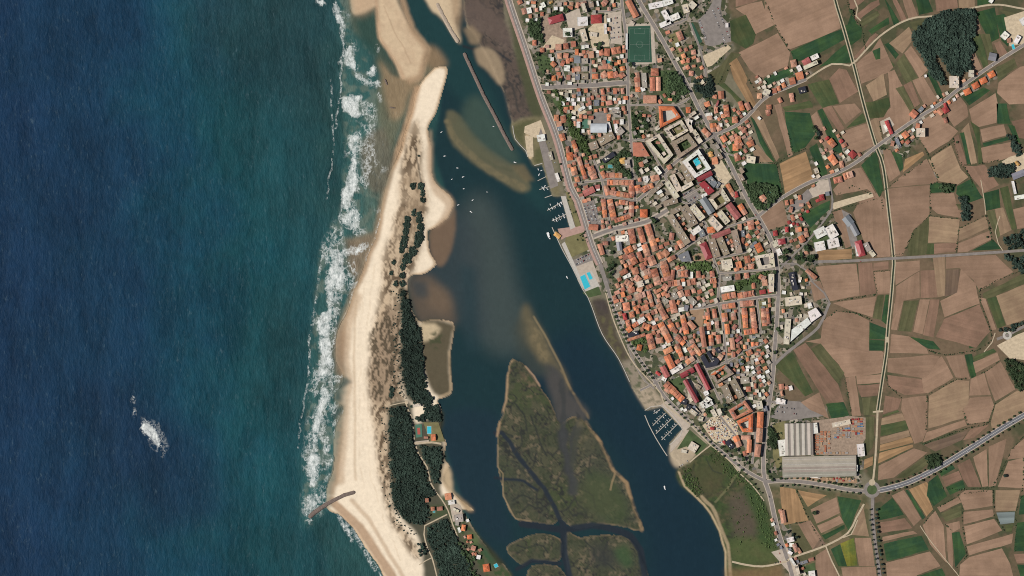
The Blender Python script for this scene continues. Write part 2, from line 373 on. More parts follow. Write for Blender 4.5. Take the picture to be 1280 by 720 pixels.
stroke(pts('702,464 712,484 722,500 735,522'), 3.2, (134,116,88), 2.5, 5, .8, .4+.6*smooth(.4,.6,N2))
paint(pts('716,520 732,528 742,548 736,556 724,545'), (96,90,70), 3, 6, .7, smooth(.42,.58,N3))
paint(pts('650,458 662,462 672,480 668,500 656,490'), (112,96,76), 4, 8, .55, smooth(.45,.6,N3))
paint(pts('736,590 766,600 786,640 770,655 744,640 730,615'), (66,80,52), 7, 8, .6)
for q in '625,556 634,566 646,572|628,540 640,548|634,500 646,506 656,520 660,540|664,520 672,536 676,556 684,570|640,625 654,618 664,624|650,640 662,632 676,636|730,676 742,686 740,700 732,712|760,676 752,690 756,704 770,712|646,680 658,684 672,682|684,690 678,682 668,680|730,612 742,620 744,634'.split('|'): stroke(pts(q), 1.8, (46,50,48), 1.4, 10, .85)
paint(pts('718,536 729,534 722,552 724,568 716,590 712,578 717,556'), (66,68,62), 3, 9, .85)
stroke(pts('652,655 705,662 740,657 760,660 788,669 800,688 808,730'), 8.5, ch, 3, 3)
stroke(pts('704,655 705,692 712,720 730,800'), 8.5, ch, 3, 3)
stroke(pts('646,712 665,701 700,704'), 5, ch, 3, 3)
stroke(pts('700,620 716,645 730,640'), 2, (50,54,50), 2, 8, .7)
paint(pts('765,688 782,680 792,704 784,712 772,700'), (60,84,54), 5, 5, .8)
paint(pts('720,600 760,600 775,630 750,650 725,640'), (74,80,56), 8, 8, .6)
paint(pts('735,680 760,676 770,705 740,712'), (56,58,56), 6, 8, .7)
RIM = .25+.75*smooth(.4, .58, fbm(16, 4, 71))
stroke(pts('640,451 635,470 633,500 626,524 621,545'), 3, (158,132,102), 2, 4, .8, smooth(.36, .56, N2))
stroke(pts('657,458 668,470 675,482'), 2, (180,150,122), 1.5, 2, .8)
stroke(pts('732,528 750,552 766,588 783,604 794,637 803,662'), 4, (166,138,104), 3, 5, .9, RIM)
stroke(pts('769,590 763,612'), 1.6, (164,140,106), 1.5, 2, .8)
stroke(pts('622,556 622,584 629,592 629,620 644,648 664,652'), 1.2, (150,130,100), 1.5, 2, .8)
# ------------- east bank: grass, yards, meadow
paint(pts('632,0 638,0 672,116 676,148 662,140 650,90 640,40'), (76,80,56), 2.5, 4, .9)
paint(pts('640,157 650,150 676,148 684,190 700,240 690,240 680,206 668,207 658,190 644,174'), (120,112,84), 1.5, 2)
paint(pts('641,160 654,152 672,150 660,158 654,170 656,186 645,172'), (84,86,58), 2, 2, .9)
paint(pts('668,188 678,184 680,203 669,206'), (88,90,60), 1.5, 2, .9)
stroke(pts('659,170 661,185 663,196'), 5, (196,174,142), 1.5, 1, .9)
paint(pts('740,378 757,376 766,400 775,425 788,448 800,470 790,482 773,448 753,418'), (84,76,64), 2, 2)
paint(pts('750,386 764,402 780,440 788,452 776,450 756,415'), (100,96,66), 3, 4, .8, smooth(.4,.6,N3))
paint(pts('740,376 757,374 762,392 752,396'), (72,64,62), 3, 3, .8)
paint(pts('776,452 788,450 808,476 806,506 792,486'), (150,138,120), 2, 2, .9); paint(pts('776,452 788,450 808,476 806,506 792,486'), (84,92,66), 1, 2, .8, smooth(.48,.58,N3))
paint(pts('793,487 815,485 832,506 812,512 806,510'), (172,156,134), 1.2, 3); paint(pts('793,487 815,485 832,506 812,512 806,510'), (112,108,88), 1, 3, .7, smooth(.5,.6,N3))
paint(pts('840,555 858,540 884,556 862,578 846,584 838,572'), (178,162,138), 1.2, 2.5)
MEAD = pts('847,589 862,578 888,556 930,592 955,625 970,665 984,705 984,760 915,800 909,720 907,691 900,664 878,627 853,607')
paint(MEAD, (84,84,56), 2, 3)
paint(MEAD, (60,80,46), 2, 3, .8, smooth(.44,.58,N1)); paint(MEAD, (94,84,64), 2, 3, .7, smooth(.5,.62,N2)); paint(MEAD, (54,66,42), 1, 3, .7, smooth(.52,.6,N3)); paint(MEAD, (52,54,44), 1, 3, .7, CREEK)
paint(pts('880,566 910,578 924,592 905,600 890,590'), (56,76,42), 5, 6, .8)
paint(pts('852,598 862,584 872,600 880,616 872,620 858,606'), (54,62,44), 3, 3, .8)
paint(pts('912,622 940,612 950,640 946,668 920,672 914,645'), (92,80,70), 6, 5, .8)
paint(pts('940,600 955,626 966,670 972,690 950,690 944,650 930,612'), (58,80,44), 5, 4, .85)
paint(pts('910,680 935,672 975,690 980,702 940,706 918,704'), (84,94,56), 4, 4, .7)
paint(pts('863,590 900,570 912,590 894,618 872,622'), (80,78,54), 4, 4, .7)
stroke(pts('920,594 910,610 894,628'), 1.6, (128,124,90), 1, 1, .8)
stroke(pts('868,595 876,612 880,618'), 1.2, (48,52,44), 1, 3, .8); stroke(pts('882,574 890,588 902,592'), 1.5, (50,56,48), 1, 4, .7)
stroke(pts('849,590 856,608 880,630 890,645 900,664 907,691 908,724'), 2.6, (176,156,124), 1.5, 3, .9)
stroke(pts('878,621 890,634 900,655 910,680 914,720'), 4, (170,150,120), 2, 4, .8)
paint(pts('908,712 984,708 990,760 915,770'), (140,112,80), 5, 5, .6)
# country base east of the town: grassy verge
COUNTRY = pts('880,-90 900,30 920,60 900,80 930,110 935,145 960,190 968,250 975,330 985,360 1040,375 980,450 968,470 975,500 1000,505 1090,600 1100,850 1500,850 1500,-90')
paint(COUNTRY, (100,88,68), 2, 3); paint(COUNTRY, (72,78,54), 2, 3, .8, smooth(.46,.6,N2)); paint(COUNTRY, (122,102,82), 2, 3, .6, smooth(.5,.62,N1))
paint(pts('960,606 1085,618 1100,850 990,850 975,680'), (90,88,62), 3, 3); paint(pts('960,606 1085,618 1100,850 990,850 975,680'), (128,110,86), 2, 3, .6, smooth(.5,.62,N2))
TOWNP = pts('640,-90 650,20 676,118 690,165 705,235 715,290 735,345 760,372 775,420 800,465 830,500 870,535 910,572 955,600 1075,608 1084,560 1080,522 1010,500 985,505 968,470 980,450 1040,378 1022,330 1070,325 1066,300 1040,262 1020,262 985,255 945,262 928,200 945,200 935,150 905,118 880,110 915,60 912,20 890,-90')
w, a = pmask(TOWNP, 2, 2); TOWN[w] = np.maximum(TOWN[w], a)
for p in ('1010,205 1020,180 1060,165 1075,185 1060,205 1105,172 1150,140 1170,150 1130,200','956,98 1010,78 1016,92 962,118 948,126','1200,105 1245,85 1250,95 1210,122','968,645 985,655 1000,700 1025,730 985,735','585,700 600,720 560,640 552,620 570,625 610,690 640,722 600,730'):
    w, a = pmask(pts(p), 3, 2); TOWN[w] = np.maximum(TOWN[w], a)
# ------------- foam on the water
surf = pts('420,-60 428,40 436,60 428,80 425,110 432,160 428,220 424,262 404,305 396,340 392,390 390,440 386,490 380,560 376,650 390,655 410,630 420,580 430,510 430,470 424,420 446,352 466,300 478,245 490,200 470,150 470,90 446,40')
for p in (surf,): paint(p, (62,102,98), 6, 8, .65); paint(p, (120,128,114), 3, 8, .45, smooth(.48,.66,fbm(9,4,31)))
paint(pts('432,300 470,290 456,330 444,352 436,340'), (140,116,92), 5, 6, .7); paint(pts('450,180 478,160 490,200 478,240 462,238 452,215'), (108,98,82), 5, 6, .7)
paint(pts('424,398 432,420 430,470 420,470 415,430'), (150,122,96), 4, 5, .6)
for t in '430,470 440,478 424,488 428,500 416,500|432,505 424,520 414,528 416,512'.split('|'): paint(pts(t), (52,78,76), 3, 4, .8)
for t in '410,640 425,650 445,675 460,700 474,730 430,740 400,680 390,655'.split('|'): paint(pts(t), (38,74,74), 4, 4, .6)
FP = """1 393,0 405,0 406,6 400,8|1 417,0 422,10 427,18 432,30 431,45 428,45 425,32 420,22 417,12|1 432,62 440,55 446,80 446,89 435,84 430,78|1 424,72 429,71 429,81 424,81|.9 444,90 462,100 475,102 475,108 458,106 444,96|1 459,92 469,80 471,86 468,96|1 427,122 452,119 448,130 451,147 450,150 435,142 427,135|.95 436,170 451,162 450,180 435,180
1 435,178 449,178 445,195 447,230 440,245 434,265 426,257 427,237 436,212 440,195|.85 425,267 447,262 449,292 445,295 437,287 425,280|.95 405,305 415,310 420,309 430,320 430,340 431,362 419,362 407,362 410,335 415,320|.85 428,312 455,305 460,304 457,312 442,320 430,320|1 409,358 418,358 415,385 412,405 412,422 400,420 395,405 401,392 410,385|.66 414,365 430,358 425,392 415,405|1 399,423 412,423 415,442 416,467 405,472 395,467 400,447
1 394,472 399,472 396,497 392,495|1 400,485 412,485 411,500 402,522 400,540 391,540 392,525 400,500|1 389,540 399,545 395,560 400,580 392,610 386,605 385,580 391,560 387,545|.62 402,605 410,592 417,587 407,602 400,622|.8 380,622 395,615 402,622 387,645 382,652|.9 412,636 422,642 435,657 440,665 442,680 440,675 432,665 422,647|.8 442,665 452,675 460,695 470,710 467,712 457,695 447,675|.75 400,545 412,545 412,560 404,575|.7 416,505 424,498 420,515 412,530|.6 455,172 462,168 464,210 458,240 454,235|.6 412,470 428,468 424,480 412,485
1.15 175,536 181,526 192,535 200,555 198,560 188,549|.95 164,495 169,496 170,504 164,500|.8 167,508 171,510 169,521 167,520|.7 178,520 184,524 182,530 177,527|.24 174,516 200,528 212,560 204,574 186,560|.7 384,640 392,644 388,655 380,654|.7 472,55 475,62 472,68 469,60|.6 470,104 476,112 478,130 474,126"""
for t in FP.replace('\n', '|').split('|'):
    v, q = t.split(' ', 1); w, a = pmask(pts(q), 1.3, 7); FOAM[w] = np.maximum(FOAM[w], a*float(v)*(.72+.5*(N3[w])))
for p, wd, v in ((surf, 0, .42),):
    w, a = pmask(p, 6, 10); FOAM[w] = np.maximum(FOAM[w], a*v*smooth(.42, .75, fbm(26, 3, 37)[w])*1.3)
for line, wd in (('424,14 430,52 426,110 420,160',2),('442,165 443,235',3),('404,306 392,390 384,470',2.5),('423,330 420,380 417,420',2),('446,352 435,388 424,412 420,440',1.8),('430,512 418,530 418,560',1.8),('410,634 428,645 446,668 460,692 480,722',2),('475,272 458,330',1.6),('384,470 372,560',1.5),('412,95 418,180 410,250',1.5)):
    w, a = smask(pts(line), wd, 2, 10); FOAM[w] = np.maximum(FOAM[w], a*.58)
FOAM *= 1-smooth(.35, .6, LAND)
IMG *= (.93+.14*N3)[..., None]
# ------------- heights
LANDs = blur(LAND, 4)
Z = -1.6+1.7*smooth(.3, .8, LANDs)+3.2*blur(DUNE, 10)*(.55+.9*(N2-.3))
Z += np.where(LAND > .6, (N3-.5)*.12, 0)
w, a = pmask(EAST, 6, 0); flat = smooth(.5, .9, a); Z[w] = Z[w]*(1-flat)+(-.05)*flat
def hz(px, py):
    i = min(NX-1, max(0, int(round((px-GX0)/STEP)))); j = min(NY-1, max(0, int(round((py-GY0)/STEP))))
    return float(Z[j, i])
# ------------- classes -> meshes
SEAW = pip(pts('-200,-200 515,-90 497,0 540,60 552,86 532,187 524,300 504,365 504,500 530,600 600,717 650,900 -200,900'), PX, PY)
cls = np.where(LAND < .5, np.where(SEAW, 0, 1), 5)
for p in (SPIT, BANK, BANK2, TOPSAND): w, a = pmask(p, 1, 2.5); cls[w] = np.where((a > .5) & (cls[w] == 5), 2, cls[w])
for p in ISLES: w, a = pmask(p, 1, 2.5); cls[w] = np.where((a > .5) & (cls[w] == 5), 3, cls[w])
w, a = pmask(MUD, 1, 2.5); cls[w] = np.where((a > .5) & (cls[w] == 5), 4, cls[w])
def attr_mat(name, kind):
    m, nt, bs = newmat(name, .95, .15)
    at = nd(nt, 'ShaderNodeAttribute', attribute_name='Col'); p = coords(nt); col = at.outputs['Color']
    if kind == 'water':
        bs.inputs['Roughness'].default_value = .5; bs.inputs['Specular IOR Level'].default_value = .03
        fo = nd(nt, 'ShaderNodeAttribute', attribute_name='foam').outputs['Fac']
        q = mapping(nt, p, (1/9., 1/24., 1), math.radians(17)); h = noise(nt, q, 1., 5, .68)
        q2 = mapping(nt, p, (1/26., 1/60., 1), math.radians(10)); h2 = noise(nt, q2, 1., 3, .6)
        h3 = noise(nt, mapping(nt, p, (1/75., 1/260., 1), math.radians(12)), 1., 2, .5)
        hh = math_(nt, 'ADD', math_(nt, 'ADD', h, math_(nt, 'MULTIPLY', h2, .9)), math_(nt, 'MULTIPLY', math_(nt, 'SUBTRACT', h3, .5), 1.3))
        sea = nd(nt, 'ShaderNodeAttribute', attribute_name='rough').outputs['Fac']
        v = ramp(nt, hh, .6, 1.3, .76, 1.28)  # light and dark of the waves, scaled into the colour by crest height
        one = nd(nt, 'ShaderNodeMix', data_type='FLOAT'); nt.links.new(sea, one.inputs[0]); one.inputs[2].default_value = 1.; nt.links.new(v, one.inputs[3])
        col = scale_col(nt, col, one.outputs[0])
        b = nd(nt, 'ShaderNodeBump'); nt.links.new(math_(nt, 'MULTIPLY', sea, .85), b.inputs['Strength']); b.inputs['Distance'].default_value = 3.4
        nt.links.new(hh, b.inputs['Height']); nt.links.new(b.outputs[0], bs.inputs['Normal'])
        n1 = noise(nt, mapping(nt, p, (1/15., 1/21., 1), .3), 1., 6, .75); n2 = noise(nt, mapping(nt, p, (1/10., 1/14., 1), -.2), 1., 4, .7); n3 = noise(nt, p, .2, 3, .7)
        rd = math_(nt, 'SUBTRACT', 1., math_(nt, 'MULTIPLY', math_(nt, 'ABSOLUTE', math_(nt, 'SUBTRACT', noise(nt, mapping(nt, p, (1/22., 1/30., 1), .2), 1., 4, .65), .5)), 2.))
        f = math_(nt, 'ADD', fo, math_(nt, 'ADD', math_(nt, 'MULTIPLY', math_(nt, 'SUBTRACT', n1, .5), 1.9), math_(nt, 'MULTIPLY', math_(nt, 'SUBTRACT', n3, .5), .8)))
        f = math_(nt, 'MULTIPLY', ramp(nt, f, .5, .95), ramp(nt, n2, .3, .62, .38, 1.))
        f = math_(nt, 'MULTIPLY', f, ramp(nt, fo, .1, .4))
        lace = math_(nt, 'MULTIPLY', ramp(nt, rd, .88, .985), math_(nt, 'MULTIPLY', ramp(nt, fo, .1, .42, 0., .75), ramp(nt, n3, .3, .6)))
        glint = math_(nt, 'MULTIPLY', ramp(nt, noise(nt, mapping(nt, p, (1/7., 1/21., 1), math.radians(16)), 1., 4, .72), .58, .76), ramp(nt, noise(nt, p, .012, 3, .6), .36, .62, .3, 1.))
        glint = math_(nt, 'MULTIPLY', math_(nt, 'MULTIPLY', glint, sea), .26)
        col = mix(nt, glint, col, C(120,146,154))  # pale glints on the wavelets, mixed into the water colour
        f = math_(nt, 'MAXIMUM', f, lace)
        col = mix(nt, f, col, C(232,236,232))
    else:
        k_ = .1 if kind == 'sand' else .2
        f = ramp(nt, noise(nt, p, .09, 5, .7), .25, .75, 1-k_, 1+k_); col = scale_col(nt, col, f)
        if kind == 'town':
            tw = nd(nt, 'ShaderNodeAttribute', attribute_name='town').outputs['Fac']
            vo = nd(nt, 'ShaderNodeTexVoronoi'); vo.inputs['Scale'].default_value = .085; vo.inputs['Randomness'].default_value = 1.
            nt.links.new(mapping(nt, p, (1,1,1), math.radians(-28)), vo.inputs['Vector'])
            sp = nd(nt, 'ShaderNodeSeparateColor'); nt.links.new(vo.outputs['Color'], sp.inputs[0])
            cr = nd(nt, 'ShaderNodeValToRGB'); cr.color_ramp.interpolation = 'CONSTANT'; el = cr.color_ramp.elements
            stops = [(0,(62,72,50)),(.27,(72,82,54)),(.4,(142,132,120)),(.56,(164,152,136)),(.64,(122,110,92)),(.75,(84,86,62)),(.9,(186,176,160)),(.94,(112,108,104))]
            for i, (pos, c) in enumerate(stops):
                e = el[i] if i < 2 else el.new(pos); e.position = pos; e.color = (*C(*c), 1)
            nt.links.new(sp.outputs[0], cr.inputs[0])
            tn = ramp(nt, noise(nt, p, .22, 5, .8), .25, .75, .5, 1.45)
            col = mix(nt, math_(nt, 'MULTIPLY', tw, .85), col, scale_col(nt, cr.outputs[0], tn))
        if kind == 'sand': bump(nt, bs, noise(nt, p, .12, 5, .7), .3, .7)
        else: bump(nt, bs, noise(nt, p, .3, 4, .7), .4, .6)
    nt.links.new(col, bs.inputs['Base Color']); return m
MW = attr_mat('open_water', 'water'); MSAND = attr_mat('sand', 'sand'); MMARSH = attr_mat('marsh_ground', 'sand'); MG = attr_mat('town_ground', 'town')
ROUGH = np.where(SEAW, 1., .0); ROUGH = blur(ROUGH, 14); ROUGH = np.maximum(ROUGH, .10)
ROUGH[(PX > 440) & SEAW & (PY < 140)] *= .5
wx = (PX-640)*S; wy = (360-PY)*S
ci = cls[:-1, :-1]
idx = np.arange(NX*NY).reshape(NY, NX)
quads = np.stack([idx[:-1,:-1], idx[1:,:-1], idx[1:,1:], idx[:-1,1:]], -1)
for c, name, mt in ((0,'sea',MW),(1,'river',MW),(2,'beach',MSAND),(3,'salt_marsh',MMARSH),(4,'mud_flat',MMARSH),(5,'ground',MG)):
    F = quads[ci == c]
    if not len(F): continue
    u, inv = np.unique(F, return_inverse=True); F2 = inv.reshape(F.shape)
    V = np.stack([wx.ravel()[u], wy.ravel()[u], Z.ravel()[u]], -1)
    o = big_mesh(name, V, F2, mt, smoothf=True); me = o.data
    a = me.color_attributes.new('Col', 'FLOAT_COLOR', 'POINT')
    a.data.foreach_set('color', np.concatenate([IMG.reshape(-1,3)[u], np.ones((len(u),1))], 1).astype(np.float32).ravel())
    for nm, arr in (('foam', FOAM), ('rough', ROUGH), ('town', TOWN)):
        at = me.attributes.new(nm, 'FLOAT', 'POINT'); at.data.foreach_set('value', arr.ravel()[u].astype(np.float32))
    setp(o, kind='structure')
# beyond the mapped square: open ocean and plain out to the horizon
R = 60000.; x0, x1 = W(GX0, 0)[0], W(GX0+STEP*(NX-1), 0)[0]; y1, y0 = W(0, GY0)[1], W(0, GY0+STEP*(NY-1))[1]
xc = W(560, 0)[0]
M['far_sea'] = simple_mat('far_sea', C(27,58,79), .3, .15, .01); 
def far_mat():
    m, nt, bs = newmat('far_land', .95); p = coords(nt); vo = nd(nt, 'ShaderNodeTexVoronoi'); vo.inputs['Scale'].default_value = .011; nt.links.new(p, vo.inputs['Vector'])
    sp = nd(nt, 'ShaderNodeSeparateColor'); nt.links.new(vo.outputs['Color'], sp.inputs[0]); cr = nd(nt, 'ShaderNodeValToRGB'); cr.color_ramp.interpolation = 'CONSTANT'; el = cr.color_ramp.elements
    for i, (pos, c) in enumerate([(0,(148,120,102)),(.45,(130,104,90)),(.62,(50,76,52)),(.76,(84,90,60)),(.86,(158,134,108)),(.94,(40,54,44))]):
        e = el[i] if i < 2 else el.new(pos); e.position = pos; e.color = (*C(*c), 1)
    nt.links.new(sp.outputs[0], cr.inputs[0]); nt.links.new(scale_col(nt, cr.outputs[0], ramp(nt, noise(nt, p, .03, 4), .3, .7, .85, 1.15)), bs.inputs['Base Color']); return m
M['far_land'] = far_mat()
for name, X0, X1, mt, z in (('ocean', -R, xc, M['far_sea'], -1.62), ('plain', xc, R, M['far_land'], -.1)):
    inner = [(max(x0, X0), y0), (min(x1, X1), y0), (min(x1, X1), y1), (max(x0, X0), y1)]
    V = [(X0,-R,z),(X1,-R,z),(X1,R,z),(X0,R,z)]+[(a, b, z) for a, b in inner]
    if name == 'ocean': F = [(0,1,5,4),(4,7,3,0),(7,6,2,3)]
    else: F = [(0,1,5,4),(1,2,6,5),(7,6,2,3)]
    setp(mesh_obj(name, V, F, mt), kind='structure')
# ------------------------------------------------------------------ fields
def field_mat(name, col, vary, stripe, col2=None, sp=.42):
    m, nt, bs = newmat(name, .95, .1)
    o = coords(nt, 'Object'); p = coords(nt); oi = nd(nt, 'ShaderNodeObjectInfo')
    st = noise(nt, mapping(nt, o, (.006, sp*.35, 1)), 1., 3, .7)
    st2 = noise(nt, mapping(nt, o, (.003, .07, 1)), 1., 3, .6)
    f = ramp(nt, st, .3, .7, 1-stripe, 1+stripe)
    f = math_(nt, 'MULTIPLY', f, ramp(nt, st2, .32, .68, 1-stripe*1.05, 1+stripe*1.05))
    f = math_(nt, 'MULTIPLY', f, ramp(nt, noise(nt, p, .012, 4, .6), .3, .7, 1-vary, 1+vary))
    f = math_(nt, 'MULTIPLY', f, ramp(nt, noise(nt, p, .25, 4, .75), .25, .75, 1-vary*.6, 1+vary*.6))
    f = math_(nt, 'MULTIPLY', f, ramp(nt, oi.outputs['Random'], 0, 1, .90, 1.10))
    c = col
    if col2: c = mix(nt, ramp(nt, noise(nt, p, .02, 4, .65), .4, .65), col, col2)
    nt.links.new(scale_col(nt, c, f), bs.inputs['Base Color'])
    bump(nt, bs, st, .3, .5); return m
FM = dict(s1=field_mat('soil_dark', C(140,111,93), .15, .07, C(124,100,83)), s2=field_mat('soil', C(154,126,105), .14, .06, C(140,114,94)),
          s3=field_mat('soil_pale', C(157,133,107), .12, .08, C(142,118,96)), st=field_mat('stubble', C(160,128,94), .1, .14, C(142,114,84)),
          g1=field_mat('green_crop', C(45,72,50), .2, .1, C(62,88,52)), g2=field_mat('meadow', C(68,82,53), .18, .1, C(88,92,60)),
          g3=field_mat('fallow', C(98,96,68), .16, .12, C(80,83,57)), dk=field_mat('peat_soil', C(112,94,80), .1, .12, C(122,102,84)),
          gh=field_mat('glasshouse_sheet', C(124,134,132), .05, .3, None, 3.), ye=field_mat('flowering_crop', C(128,124,52), .25, .12, C(92,104,52)))
